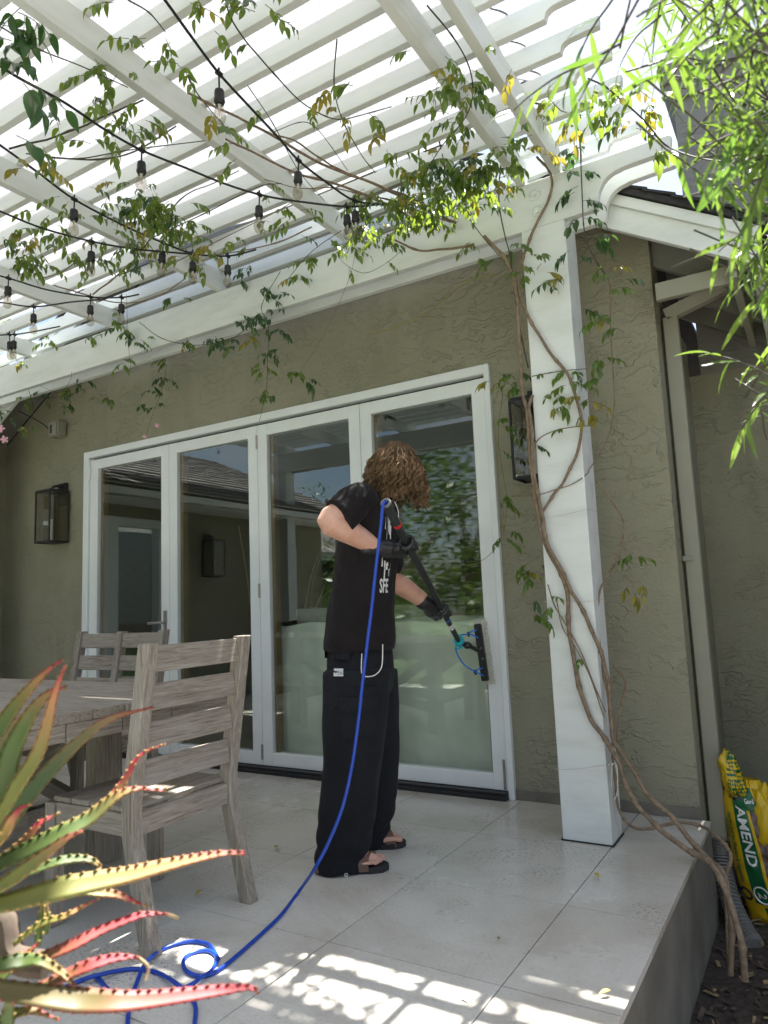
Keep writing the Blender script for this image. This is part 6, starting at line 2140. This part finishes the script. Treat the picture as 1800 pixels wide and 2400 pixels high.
# ---------------------------------------------------------------- tree with willow-like leaves, upper right
wt = thing('willow_leaf_tree', 'tree with narrow drooping bright green leaves hanging over the patio corner', 'tree', (1.25, 0.75, -0.46))
WL = {k: [leaflet_mesh('leaf', 1.0, w, 60 + i, m, True) for i, w in enumerate((0.115, 0.13, 0.10, 0.12))] for k, m in (('g', 'willow_leaf'), ('d', 'willow_leaf_dark'))}
RW = random.Random(9)
wleaves, twigs = [], MB()
TWIGS = [(0.023,1.499,2.079),(0.022,1.000,1.725),(0.041,0.967,1.643),(0.059,1.084,1.968),(0.078,1.785,1.830),(-0.116,1.067,2.014),(-0.044,0.902,1.828),(0.082,1.647,2.159),(0.041,1.365,1.953),(0.083,1.873,1.853),(-0.039,0.817,1.710),(0.012,1.530,1.886),(0.039,0.986,1.514),(0.033,1.579,1.806),(0.033,1.242,2.124),(-0.046,1.578,2.439),(-0.037,0.779,1.757),(-0.016,1.587,1.905),(0.038,0.978,1.845),(-0.010,0.841,1.793),(0.076,2.021,1.940),(-0.028,1.543,2.308),(0.069,0.857,1.770),(0.001,0.916,1.570),(0.017,0.935,1.868),(-0.006,1.483,2.137),(0.045,0.906,1.628),(0.038,0.978,1.532),(0.060,1.183,1.704),(0.037,1.319,1.702),(0.077,0.969,1.886),(0.067,1.318,2.056),(0.033,0.856,1.758),(0.069,1.394,1.922),(0.005,0.994,1.546),(-0.061,0.928,1.742),(-0.059,1.871,2.256),(0.054,1.764,1.829),(-0.102,0.997,1.959),(0.058,1.079,1.667),(0.072,1.945,2.325),(0.020,1.699,2.513),(0.065,1.971,2.120),(0.053,1.792,2.341),(0.069,1.579,2.136),(0.003,1.669,2.069),(0.047,1.693,2.489),(0.009,1.677,1.992),(0.052,1.059,1.781),(0.027,1.198,2.115),(0.029,1.952,2.158),(-0.168,1.543,2.345),(-0.100,1.536,2.345),(0.093,1.666,2.166),(-0.020,1.746,2.470),(0.021,1.498,1.792),(0.003,1.681,2.457),(0.049,0.939,1.590),(-0.024,0.946,1.736),(0.025,1.864,2.172),(0.020,0.932,1.488),(-0.023,1.708,1.910),(0.039,0.858,1.705),(-0.094,1.298,1.997),(-0.131,1.339,2.250),(0.057,1.965,2.214),(-0.022,1.326,1.842),(0.100,1.173,2.062),(-0.041,1.466,2.211),(0.071,1.823,2.139),(-0.009,1.855,1.948),(-0.010,1.713,2.496),(0.024,1.738,2.296),(0.030,1.413,1.711),(0.076,1.799,2.038),(0.117,1.831,2.453),(0.083,1.892,2.239),(0.010,1.039,1.593),(0.049,1.184,1.807),(-0.028,1.347,1.781),(0.038,0.862,1.698),(0.063,1.703,2.146),(0.030,1.313,1.666),(0.005,1.000,1.866),(0.027,1.635,2.028),(-0.034,1.780,2.409),(0.084,1.482,2.204),(-0.034,1.560,2.057),(-0.074,1.570,2.056),(0.069,1.516,2.105),(-0.050,1.515,1.954),(0.046,1.078,1.552),(-0.016,1.711,2.499),(-0.016,1.020,1.769),(-0.000,1.251,1.659),(-0.066,1.290,2.142),(0.021,1.035,1.819),(0.004,0.830,1.775),(0.008,1.478,2.018),(-0.032,1.029,1.755),(0.028,1.678,2.053),(0.003,1.914,2.012),(0.023,2.031,2.020),(0.092,1.193,1.971),(0.031,0.827,1.713),(0.018,1.323,1.739),(0.027,0.889,1.695),(0.065,1.286,1.788),(0.069,1.701,2.150),(-0.070,0.775,1.744),(0.020,1.273,1.873),(-0.101,1.774,2.545),(-0.003,1.214,1.643),(0.062,1.509,2.061),(0.004,1.151,1.824),(0.046,1.024,1.642),(0.007,0.938,1.594),(-0.107,1.760,2.258),(0.070,1.529,1.906),(0.026,1.820,2.167),(0.108,1.695,2.318),(0.022,1.965,2.066),(0.059,1.534,1.919),(-0.047,1.578,1.964),(0.128,1.497,2.328),(0.093,1.348,2.081),(0.032,1.503,1.936),(0.058,1.917,1.878),(-0.007,1.887,1.901),(-0.015,0.852,1.747),(0.001,0.893,1.824),(0.068,1.105,1.781),(0.095,1.365,1.929),(0.014,0.922,1.602),(0.011,0.897,1.606),(0.080,1.023,1.864),(-0.049,1.130,1.872),(-0.083,1.102,1.683),(0.007,1.035,1.746),(-0.035,1.139,1.804),(-0.034,1.013,1.705),(-0.048,0.809,1.736),(-0.057,1.058,1.725),(0.049,0.901,1.596),(0.056,0.936,1.551),(0.071,1.076,1.808),(0.086,1.063,1.861),(0.067,1.117,1.722),(0.076,1.203,1.730),(-0.060,1.068,1.784),(-0.024,1.010,1.950),(-0.056,1.143,1.907),(0.008,1.082,1.907),(-0.017,1.148,1.751),(0.079,1.297,1.721),(-0.024,1.193,2.074),(0.045,1.046,1.726),(-0.039,1.144,1.796),(0.019,1.239,1.853),(-0.041,1.259,2.071),(0.047,0.909,1.561),(-0.053,0.996,1.870),(0.039,1.036,1.918),(-0.049,1.079,2.007),(0.009,1.041,1.736),(0.012,0.962,1.834),(0.027,0.919,1.586),(-0.073,1.186,1.781),(0.055,1.003,1.843),(-0.042,1.061,1.700),(0.013,1.080,1.622),(0.007,1.346,1.869),(-0.000,0.864,1.714),(0.061,0.827,1.744),(0.019,1.176,1.877),(-0.197,0.893,1.798),(-0.142,0.916,1.863),(-0.130,1.011,1.907),(-0.150,0.853,1.778),(-0.166,0.904,1.872),(-0.128,1.000,1.839),(-0.096,0.956,1.732),(-0.124,1.020,1.719),(-0.114,1.230,1.644),(-0.078,1.275,1.674),(-0.045,1.185,1.632),(-0.047,1.383,1.679),(-0.082,1.195,1.605),(-0.039,1.403,1.628),(-0.028,1.368,1.581),(-0.048,1.313,1.412),(-0.037,1.256,1.432),(-0.064,1.356,1.444),(-0.030,1.164,1.390),(-0.059,1.470,1.394)]
for i, a in enumerate(TWIGS):
    p = V(a)
    d = V((RW.uniform(-0.5, 0.8), RW.uniform(-0.5, 0.6), RW.uniform(-0.6, 0.5))).normalized()
    n = RW.randint(5, 9)
    st = RW.uniform(0.011, 0.018)
    pts = [p - d * 0.05 + V((0, 0, 0.012)), p]
    kk = 'd' if RW.random() < 0.25 else 'g'
    for j in range(n):
        d = (d + Up * -0.085 + V((RW.uniform(-.08, .08), RW.uniform(-.08, .08), RW.uniform(-.05, .05)))).normalized()
        p = p + d * st
        pts.append(p.copy())
        s = 1 if j % 2 else -1
        sd2 = d.cross(Up)
        sd2 = sd2.normalized() if sd2.length > 1e-3 else V((1, 0, 0))
        ld = (d * 0.55 + sd2 * s * RW.uniform(0.3, 1.1) + Up * RW.uniform(-1.1, 0.35)).normalized()
        sz = RW.uniform(0.042, 0.082)
        wleaves.append((frame(p, ld, Up + V((RW.uniform(-.9, .9), RW.uniform(-.9, .9), 0)), sz), RW.choice(WL[kk if RW.random() < 0.8 else 'g']), sz))
    twigs.tube(pts, [0.0017 * (1 - 0.6 * k / len(pts)) for k in range(len(pts))], 5, cap=False)
kind(twigs.build('twig', 'vine_dark', wt, origin=None, smooth=True), 'stuff')
m = MB()
m.tube(spline([(1.25, 0.75, -0.5), (1.22, 0.80, 0.5), (1.16, 0.92, 1.5), (1.12, 1.0, 2.3), (1.02, 1.1, 3.2)], 6), [0.09 - 0.0022 * k for k in range(25)], 10)
m.build('trunk', 'trunk_bark', wt, smooth=True)
for P in ([(1.16, 0.92, 1.5), (0.9, 1.15, 1.95), (0.66, 1.25, 2.15), (0.5, 1.28, 2.12)], [(1.12, 1.0, 2.2), (0.8, 1.2, 2.5), (0.5, 1.3, 2.55), (0.25, 1.3, 2.45)],
          [(1.12, 1.0, 2.3), (0.95, 1.4, 2.6), (0.7, 1.75, 2.62), (0.45, 1.9, 2.45)], [(1.2, 0.85, 1.0), (0.9, 1.2, 1.35), (0.66, 1.4, 1.5), (0.56, 1.45, 1.45)]):
    m = MB()
    sp = spline(P, 6)
    m.tube(sp, [0.022 * (1 - 0.85 * k / (len(sp) - 1)) for k in range(len(sp))], 7)
    m.build('branch', 'trunk_bark', wt, smooth=True)
emit_leaves(wleaves, wt)

# ---------------------------------------------------------------- aloe in a planter, lower left
AC = V([(-0.866,0.434,0.780)][0])
al = thing('aloe', 'spiky aloe with toothed green leaves turning red at the tips, close at lower left', 'aloe', (AC.x, AC.y, 0))
def aloe_leaf(P, w, mat, tipstart=0.0, dry=None):
    P = spline([V(p) for p in P], 7)
    N_ = len(P)
    vs, fs, tp = [], [], []
    edges = ([], [])
    for i, p in enumerate(P):
        t = i / (N_ - 1)
        tg = (P[min(i + 1, N_ - 1)] - P[max(i - 1, 0)]).normalized()
        nrm = ((CAMP - p).normalized() * 0.75 + Up * 0.65)
        nrm = (nrm - tg * nrm.dot(tg)).normalized()
        sd3 = tg.cross(nrm)
        ww = 0.86 * w * (0.5 + 0.5 * min(1, t * 3)) * max(0.10, (1 - t ** 1.25)) ** 0.8
        th = ww * 0.42
        prof = [(-0.5, 0.10), (-0.25, -0.02), (0, -0.07), (0.25, -0.02), (0.5, 0.10), (0.36, -0.55), (0, -0.95), (-0.36, -0.55)]
        for (a, b_) in prof:
            vs.append(p + sd3 * a * ww + nrm * b_ * th)
            tp.append(min(1, max(0, t * 1.12 + tipstart + (0.22 if abs(a) == 0.5 else 0))))
        edges[0].append((p - sd3 * 0.5 * ww + nrm * 0.1 * th, -sd3, tg, ww))
        edges[1].append((p + sd3 * 0.5 * ww + nrm * 0.1 * th, sd3, tg, ww))
    n = 8
    for i in range(N_ - 1):
        for j in range(n):
            j2 = (j + 1) % n
            fs.append((i * n + j, i * n + j2, (i + 1) * n + j2, (i + 1) * n + j))
    fs.append(tuple(range(n - 1, -1, -1)))
    fs.append(tuple((N_ - 1) * n + j for j in range(n)))
    # teeth along both edges
    for E in edges:
        acc = 0.0
        for i in range(1, N_):
            acc += (E[i][0] - E[i - 1][0]).length
            if acc > 0.0075 + 0.005 * abs(noise.noise(E[i][0] * 90)):
                acc = 0.0
                c, o, tg, ww = E[i]
                k = len(vs)
                h = 0.0012 + 0.013 * ww
                vs += [c - tg * 0.0030 - o * 0.001, c + tg * 0.0030 - o * 0.001, c + o * h + tg * 0.0022, c - o * 0.001 + o.cross(tg) * 0.0022, c - o * 0.001 - o.cross(tg) * 0.0022]
                tp += [0.5, 0.5, 0.78, 0.5, 0.5]
                fs += [(k, k + 3, k + 2), (k + 3, k + 1, k + 2), (k + 1, k + 4, k + 2), (k + 4, k, k + 2)]
    me = bpy.data.meshes.new('leaf')
    me.from_pydata([tuple(v) for v in vs], [], fs)
    at = me.attributes.new('tip', 'FLOAT', 'POINT')
    at.data.foreach_set('value', tp)
    bm = bmesh.new()
    bm.from_mesh(me)
    bmesh.ops.recalc_face_normals(bm, faces=bm.faces)
    bm.to_mesh(me)
    bm.free()
    me.polygons.foreach_set('use_smooth', [True] * len(me.polygons))
    me.materials.append(MATS[mat])
    lo = link('leaf', me, Matrix.Identity(4), al)
    if dry:
        m = MB()
        m.tube(spline(dry, 4), 0.0018, 5)
        m.build('dry_tip', 'dry_leaf', lo)
aloe_leaf([(-0.857,0.457,0.862),(-0.841,0.475,0.933),(-0.817,0.489,0.976),(-0.802,0.500,1.003),(-0.786,0.509,1.023),(-0.779,0.522,1.038),(-0.771,0.535,1.049)], 0.030, 'aloe_green', -0.05)
aloe_leaf([(-0.829,0.449,0.833),(-0.797,0.479,0.908),(-0.790,0.487,0.952),(-0.778,0.496,0.984),(-0.773,0.508,1.003),(-0.766,0.520,1.015),(-0.759,0.531,1.018)], 0.034, 'aloe_green', -0.12)
aloe_leaf([(-0.802,0.430,0.826),(-0.768,0.462,0.893),(-0.756,0.474,0.923),(-0.743,0.486,0.951),(-0.741,0.496,0.979),(-0.741,0.503,1.007),(-0.739,0.510,1.030),(-0.736,0.515,1.045)], 0.025, 'aloe_orange', -0.05)
aloe_leaf([(-0.798,0.436,0.825),(-0.763,0.460,0.870),(-0.753,0.466,0.889),(-0.750,0.475,0.899),(-0.745,0.484,0.902)], 0.019, 'aloe_orange', 0.2)
aloe_leaf([(-0.841,0.464,0.822),(-0.800,0.483,0.839),(-0.785,0.494,0.850),(-0.772,0.501,0.863),(-0.769,0.508,0.872),(-0.765,0.517,0.876),(-0.760,0.525,0.879)], 0.016, 'aloe_orange', 0.2, [(-0.761,0.524,0.878),(-0.759,0.527,0.880)])
aloe_leaf([(-0.817,0.442,0.820),(-0.782,0.472,0.839),(-0.760,0.494,0.852),(-0.737,0.516,0.865),(-0.724,0.539,0.875),(-0.714,0.557,0.889),(-0.707,0.568,0.896),(-0.697,0.582,0.899),(-0.676,0.605,0.894)], 0.032, 'aloe_green', -0.12)
aloe_leaf([(-0.737,0.552,0.866),(-0.732,0.564,0.880),(-0.725,0.579,0.897),(-0.721,0.589,0.911),(-0.718,0.597,0.925),(-0.711,0.608,0.935),(-0.697,0.625,0.941)], 0.014, 'aloe_orange', 0.35)
aloe_leaf([(-0.777,0.422,0.812),(-0.736,0.445,0.833),(-0.719,0.459,0.846),(-0.710,0.479,0.858),(-0.702,0.496,0.869),(-0.694,0.509,0.873)], 0.026, 'aloe_orange', -0.1)
aloe_leaf([(-0.804,0.500,0.811),(-0.776,0.530,0.822),(-0.765,0.547,0.823),(-0.753,0.561,0.820),(-0.744,0.568,0.811),(-0.736,0.557,0.803)], 0.017, 'aloe_green', -0.2)
aloe_leaf([(-0.779,0.419,0.813),(-0.731,0.442,0.818),(-0.708,0.462,0.822),(-0.685,0.481,0.827),(-0.667,0.505,0.828),(-0.648,0.530,0.829),(-0.628,0.555,0.832),(-0.607,0.579,0.835),(-0.584,0.603,0.837),(-0.567,0.619,0.835)], 0.038, 'aloe_orange', -0.15)
aloe_leaf([(-0.780,0.543,0.789),(-0.755,0.572,0.780),(-0.741,0.587,0.775),(-0.727,0.600,0.766),(-0.715,0.610,0.758)], 0.017, 'aloe_orange', 0.15)
aloe_leaf([(-0.769,0.481,0.756),(-0.752,0.500,0.773),(-0.732,0.514,0.779),(-0.722,0.531,0.785),(-0.711,0.549,0.791)], 0.012, 'aloe_orange', 0.0)
aloe_leaf([(-0.780,0.447,0.737),(-0.727,0.484,0.751),(-0.703,0.504,0.760),(-0.688,0.531,0.768),(-0.669,0.558,0.774),(-0.659,0.570,0.774),(-0.646,0.583,0.771)], 0.020, 'aloe_red', 0.25, [(-0.646,0.582,0.771),(-0.642,0.585,0.769),(-0.638,0.589,0.766)])
aloe_leaf([(-0.709,0.457,0.732),(-0.682,0.486,0.744),(-0.665,0.497,0.751),(-0.652,0.514,0.753),(-0.642,0.525,0.752),(-0.634,0.534,0.749)], 0.020, 'aloe_red', 0.3, [(-0.635,0.533,0.749),(-0.627,0.537,0.742),(-0.625,0.536,0.736),(-0.624,0.533,0.730)])
aloe_leaf([(-0.749,0.409,0.756),(-0.708,0.431,0.748),(-0.667,0.450,0.743),(-0.646,0.472,0.734),(-0.619,0.488,0.732),(-0.600,0.509,0.728),(-0.574,0.536,0.726),(-0.547,0.563,0.725),(-0.530,0.579,0.724),(-0.521,0.584,0.721)], 0.036, 'aloe_red', 0.0)
aloe_leaf([(-0.767,0.418,0.752),(-0.731,0.444,0.760),(-0.719,0.462,0.759),(-0.702,0.469,0.759),(-0.685,0.482,0.745),(-0.663,0.485,0.733)], 0.024, 'aloe_green', -0.25)
aloe_leaf([(-0.785,0.434,0.705),(-0.767,0.466,0.731),(-0.765,0.478,0.743),(-0.759,0.489,0.746),(-0.755,0.501,0.753)], 0.020, 'aloe_green', -0.1)
aloe_leaf([(-0.724,0.446,0.676),(-0.725,0.449,0.705),(-0.723,0.451,0.728),(-0.722,0.461,0.739)], 0.020, 'aloe_green', -0.2)
aloe_leaf([(-0.760,0.450,0.676),(-0.759,0.467,0.692),(-0.739,0.482,0.698),(-0.719,0.502,0.685)], 0.020, 'aloe_green', -0.1)
aloe_leaf([(-0.793,0.525,0.732),(-0.798,0.531,0.751),(-0.803,0.536,0.771),(-0.810,0.537,0.789)], 0.014, 'aloe_green', -0.2)
aloe_leaf([(-0.807,0.545,0.735),(-0.811,0.549,0.751),(-0.817,0.551,0.768)], 0.010, 'aloe_green', -0.2)
for k in range(9):
    a = radians(100 + 30 * k)
    d = V((cos(a), sin(a), 0))
    aloe_leaf([AC + V((0, 0, -0.04)), AC + d * 0.12 + V((0, 0, 0.08)), AC + d * 0.26 + V((0, 0, 0.16)), AC + d * 0.38 + V((0, 0, 0.17))], 0.036, 'aloe_green', -0.1)
m = MB()
m.tube(spline([(AC.x, AC.y, 0.30), AC + V((0, 0, -0.12)), AC + V((0.0, 0, 0.03))], 6), 0.032, 10)
m.tube(spline([(-0.819,0.468,0.767),(-0.799,0.486,0.776),(-0.785,0.487,0.744),(-0.765,0.493,0.735),(-0.743,0.503,0.733)], 5), 0.014, 8)
m.build('stalk', 'trunk_bark', al, smooth=True)
plt = thing('planter', 'grey planter pot holding the aloe at the lower left edge', 'planter', (AC.x, AC.y, 0))
m = MB()
m.lathe([(0.13, 0.0), (0.16, 0.02), (0.20, 0.30), (0.21, 0.34), (0.19, 0.34), (0.18, 0.30)], (AC.x, AC.y, 0.0), n=28)
m.build('pot', 'planter_clay', plt, smooth=True)
m = MB()
m.lathe([(0.178, 0.295), (0.178, 0.302)], (AC.x, AC.y, 0.0), n=24)
m.build('potting_soil', 'soil', plt)

# ---------------------------------------------------------------- mulch and fallen leaves
m = MB()
RM = random.Random(21)
for k in range(2600):
    x, y = RM.uniform(-0.53, 1.0), RM.uniform(0.9, 4.95)
    a = RM.uniform(0, pi)
    L, w = RM.uniform(0.008, 0.032), RM.uniform(0.003, 0.009)
    ti = RM.uniform(-.4, .4)
    ax = V((cos(a) * cos(ti), sin(a) * cos(ti), sin(ti)))
    az = ax.cross(V((-sin(a), cos(a), RM.uniform(-.5, .5)))).normalized()
    m.obox((x, y, -0.455 + RM.uniform(0, 0.012)), ax * L, az.cross(ax) * w, az * RM.uniform(0.001, 0.003), 0 if RM.random() < 0.8 else 1)
kind(m.build('mulch', ['bark_chip', 'dry_leaf'], None, origin=None), 'stuff')
FL = [leaflet_mesh('fallen', 1.0, w, 90 + i, mm) for i, (w, mm) in enumerate(((0.34, 'dry_leaf'), (0.42, 'yellow_leaf'), (0.30, 'vine_leaf'), (0.38, 'dry_leaf')))]
spots = [([(-2.229,2.635,0.006)][0], 1, 0.055, 'yellow fallen leaf on the tiles left of the sandals'),
         ([(-2.181,2.139,0.006)][0], 1, 0.045, 'yellow fallen leaf between the two rear chair legs'),
         ([(-0.865,2.941,0.006)][0], 1, 0.050, 'narrow yellow leaf on a tile joint in front of the post'),
         ([(-0.991,2.259,0.008)][0], 2, 0.035, 'small green leaf standing on a tile near the muddy specks'),
         ([(-0.605,2.120,0.006)][0], 1, 0.040, 'pale leaf lying in the sun by the patio edge'),
         ([(-1.576,2.005,0.006)][0], 0, 0.018, 'tiny curled brown leaf beside the coil of hose'),
         ([(-2.732,2.669,0.006)][0], 0, 0.03, 'brown shred of leaf behind the chair'),
         ([(-0.956,1.891,0.006)][0], 0, 0.03, 'dark leaf scrap in the sun patch at the bottom'),
         ([(-1.726,3.698,0.006)][0], 0, 0.022, 'brown leaf scrap on the tiles near the door threshold')]
for p, k, s, lb in spots:
    a = RM.uniform(0, 6.28)
    tag(link('fallen_leaf', FL[k], frame(V(p) + V((0, 0, s * 0.22)), V((cos(a), sin(a), 0.05)), Up, s)), lb, 'leaf', 'leaves fallen on the tiles')
ground_leaves = []
for k in range(90):
    a = RM.uniform(0, 6.28)
    s = RM.uniform(0.035, 0.07)
    ground_leaves.append((frame(V((RM.uniform(-0.5, 0.7), RM.uniform(1.0, 4.0), -0.43)), V((cos(a), sin(a), RM.uniform(-.2, .2))), Up + V((RM.uniform(-.5, .5), RM.uniform(-.5, .5), 0)), s), FL[RM.choice((0, 1, 3, 3, 2))], s))
vs, fs, mi = [], [], []
mats = ['dry_leaf', 'yellow_leaf', 'vine_leaf']
for mt, me, s in ground_leaves:
    o = len(vs)
    vs += [tuple(mt @ v.co) for v in me.vertices]
    fs += [tuple(o + i for i in p.vertices) for p in me.polygons]
    mi += [mats.index(me.materials[0].name)] * len(me.polygons)
me = bpy.data.meshes.new('leaf_litter')
me.from_pydata(vs, [], fs)
for q in mats:
    me.materials.append(MATS[q])
me.polygons.foreach_set('material_index', mi)
kind(link('leaf_litter', me, Matrix.Identity(4)), 'stuff')

# ---------------------------------------------------------------- garden behind the camera, seen in the glass
def garden_tree(x, y, h, cr, lb, seed, cat='tree', n=2600, trunk=True, low=0.25):
    r_ = random.Random(seed)
    t = thing('garden_tree' if trunk else 'garden_shrub', lb, cat, (x, y, -0.46))
    if trunk:
        m = MB()
        m.tube(spline([(x, y, -0.5), (x + r_.uniform(-.1, .1), y, h * 0.25), (x + r_.uniform(-.2, .2), y + r_.uniform(-.2, .2), h * 0.7)], 5), [0.11, 0.105, 0.10, 0.095, 0.09, 0.085, 0.07, 0.06, 0.05, 0.04, 0.03], 9)
        m.build('trunk', 'trunk_bark', t, smooth=True)
        for k in range(5):
            a = r_.uniform(0, 6.28)
            m = MB()
            z0 = h * r_.uniform(0.25, 0.5)
            m.tube([(x, y, z0), (x + cos(a) * cr * .4, y + sin(a) * cr * .4, z0 + h * .15), (x + cos(a) * cr * .7, y + sin(a) * cr * .7, z0 + h * .3)], [0.05, 0.03, 0.012], 7)
            m.build('limb', 'trunk_bark', t, smooth=True)
    lobes = [(V((x + r_.gauss(0, cr * .45), y + r_.gauss(0, cr * .45), h * (low + (1 - low) * r_.random()) * 0.92)), cr * r_.uniform(0.28, 0.55)) for _ in range(16)]
    vs, fs = [], []
    for k in range(n):
        c, rr = r_.choice(lobes)
        d = V((r_.gauss(0, 1), r_.gauss(0, 1), r_.gauss(0, 1))).normalized()
        p = c + d * rr * r_.uniform(0.55, 1.05)
        if p.z < -0.4:
            continue
        a = V((r_.gauss(0, 1), r_.gauss(0, 1), r_.gauss(0, .6) - .4)).normalized()
        b_ = a.cross(d if abs(a.dot(d)) < .95 else Up).normalized()
        s = r_.uniform(0.05, 0.10)
        o = len(vs)
        vs += [tuple(p - a * s), tuple(p + b_ * s * .35), tuple(p + a * s), tuple(p - b_ * s * .35)]
        fs.append((o, o + 1, o + 2, o + 3))
    me = bpy.data.meshes.new('crown')
    me.from_pydata(vs, [], fs)
    me.materials.append(MATS['tree_leaf'])
    kind(link('crown', me, Matrix.Identity(4), t), 'stuff')
garden_tree(-6.0, -5.6, 4.6, 1.7, 'broad green garden tree mirrored in the right hand door leaf', 31)
garden_tree(-8.1, -6.6, 5.0, 1.8, 'tall garden tree mirrored beside the head of the person', 32)
garden_tree(-4.4, -4.9, 4.2, 1.5, 'garden tree nearest the camera side of the lawn', 33)
garden_tree(-11.2, -9.5, 5.2, 1.9, 'rounded tree above the far roof, mirrored in the third door leaf', 34)
garden_tree(-9.3, -5.2, 1.5, 1.0, 'bright low shrub mirrored beside the elbow of the person', 35, 'shrub', 1500, False, 0.1)
garden_tree(-6.9, -4.4, 1.4, 1.2, 'low dark shrub under the mirrored garden trees', 36, 'shrub', 1500, False, 0.1)
garden_tree(-4.9, -3.9, 1.3, 1.1, 'clump of low bushes at the lawn edge', 37, 'shrub', 1500, False, 0.1)
garden_tree(5.5, 9.5, 4.0, 1.6, 'tree far behind the chimney side of the house', 38)
nb = thing('neighbour_house', 'grey sided neighbour house with a shingled roof, mirrored in the third door leaf', 'house', (-13.5, -7.0, -0.46))
m = MB()
m.box((-17.5, -9.5, -0.46), (-11.4, -4.4, 2.4))
m.build('wall', 'grey_siding', nb)
m = MB()
m.prism([(-17.9, 2.40), (-11.0, 2.40), (-11.0, 2.48), (-14.4, 4.3), (-17.9, 2.48)], -9.9, -4.0)
m.build('roof', 'shingle_grey', nb)
m = MB()
m.box((-11.06, -9.9, 2.26), (-10.94, -4.0, 2.42))
m.build('gutter', 'white_paint', nb)
m = MB()
for (y0, y1, z0, z1) in ((-6.2, -6.12, 0.8, 1.9), (-5.3, -5.22, 0.8, 1.9), (-6.12, -5.3, 0.8, 0.88), (-6.12, -5.3, 1.82, 1.9)):
    m.box((-11.42, y0, z0), (-11.36, y1, z1))
wf = m.build('window', 'white_paint', nb)
m = MB()
m.box((-11.40, -6.12, 0.88), (-11.39, -5.3, 1.82))
m.build('pane', 'glass', wf)
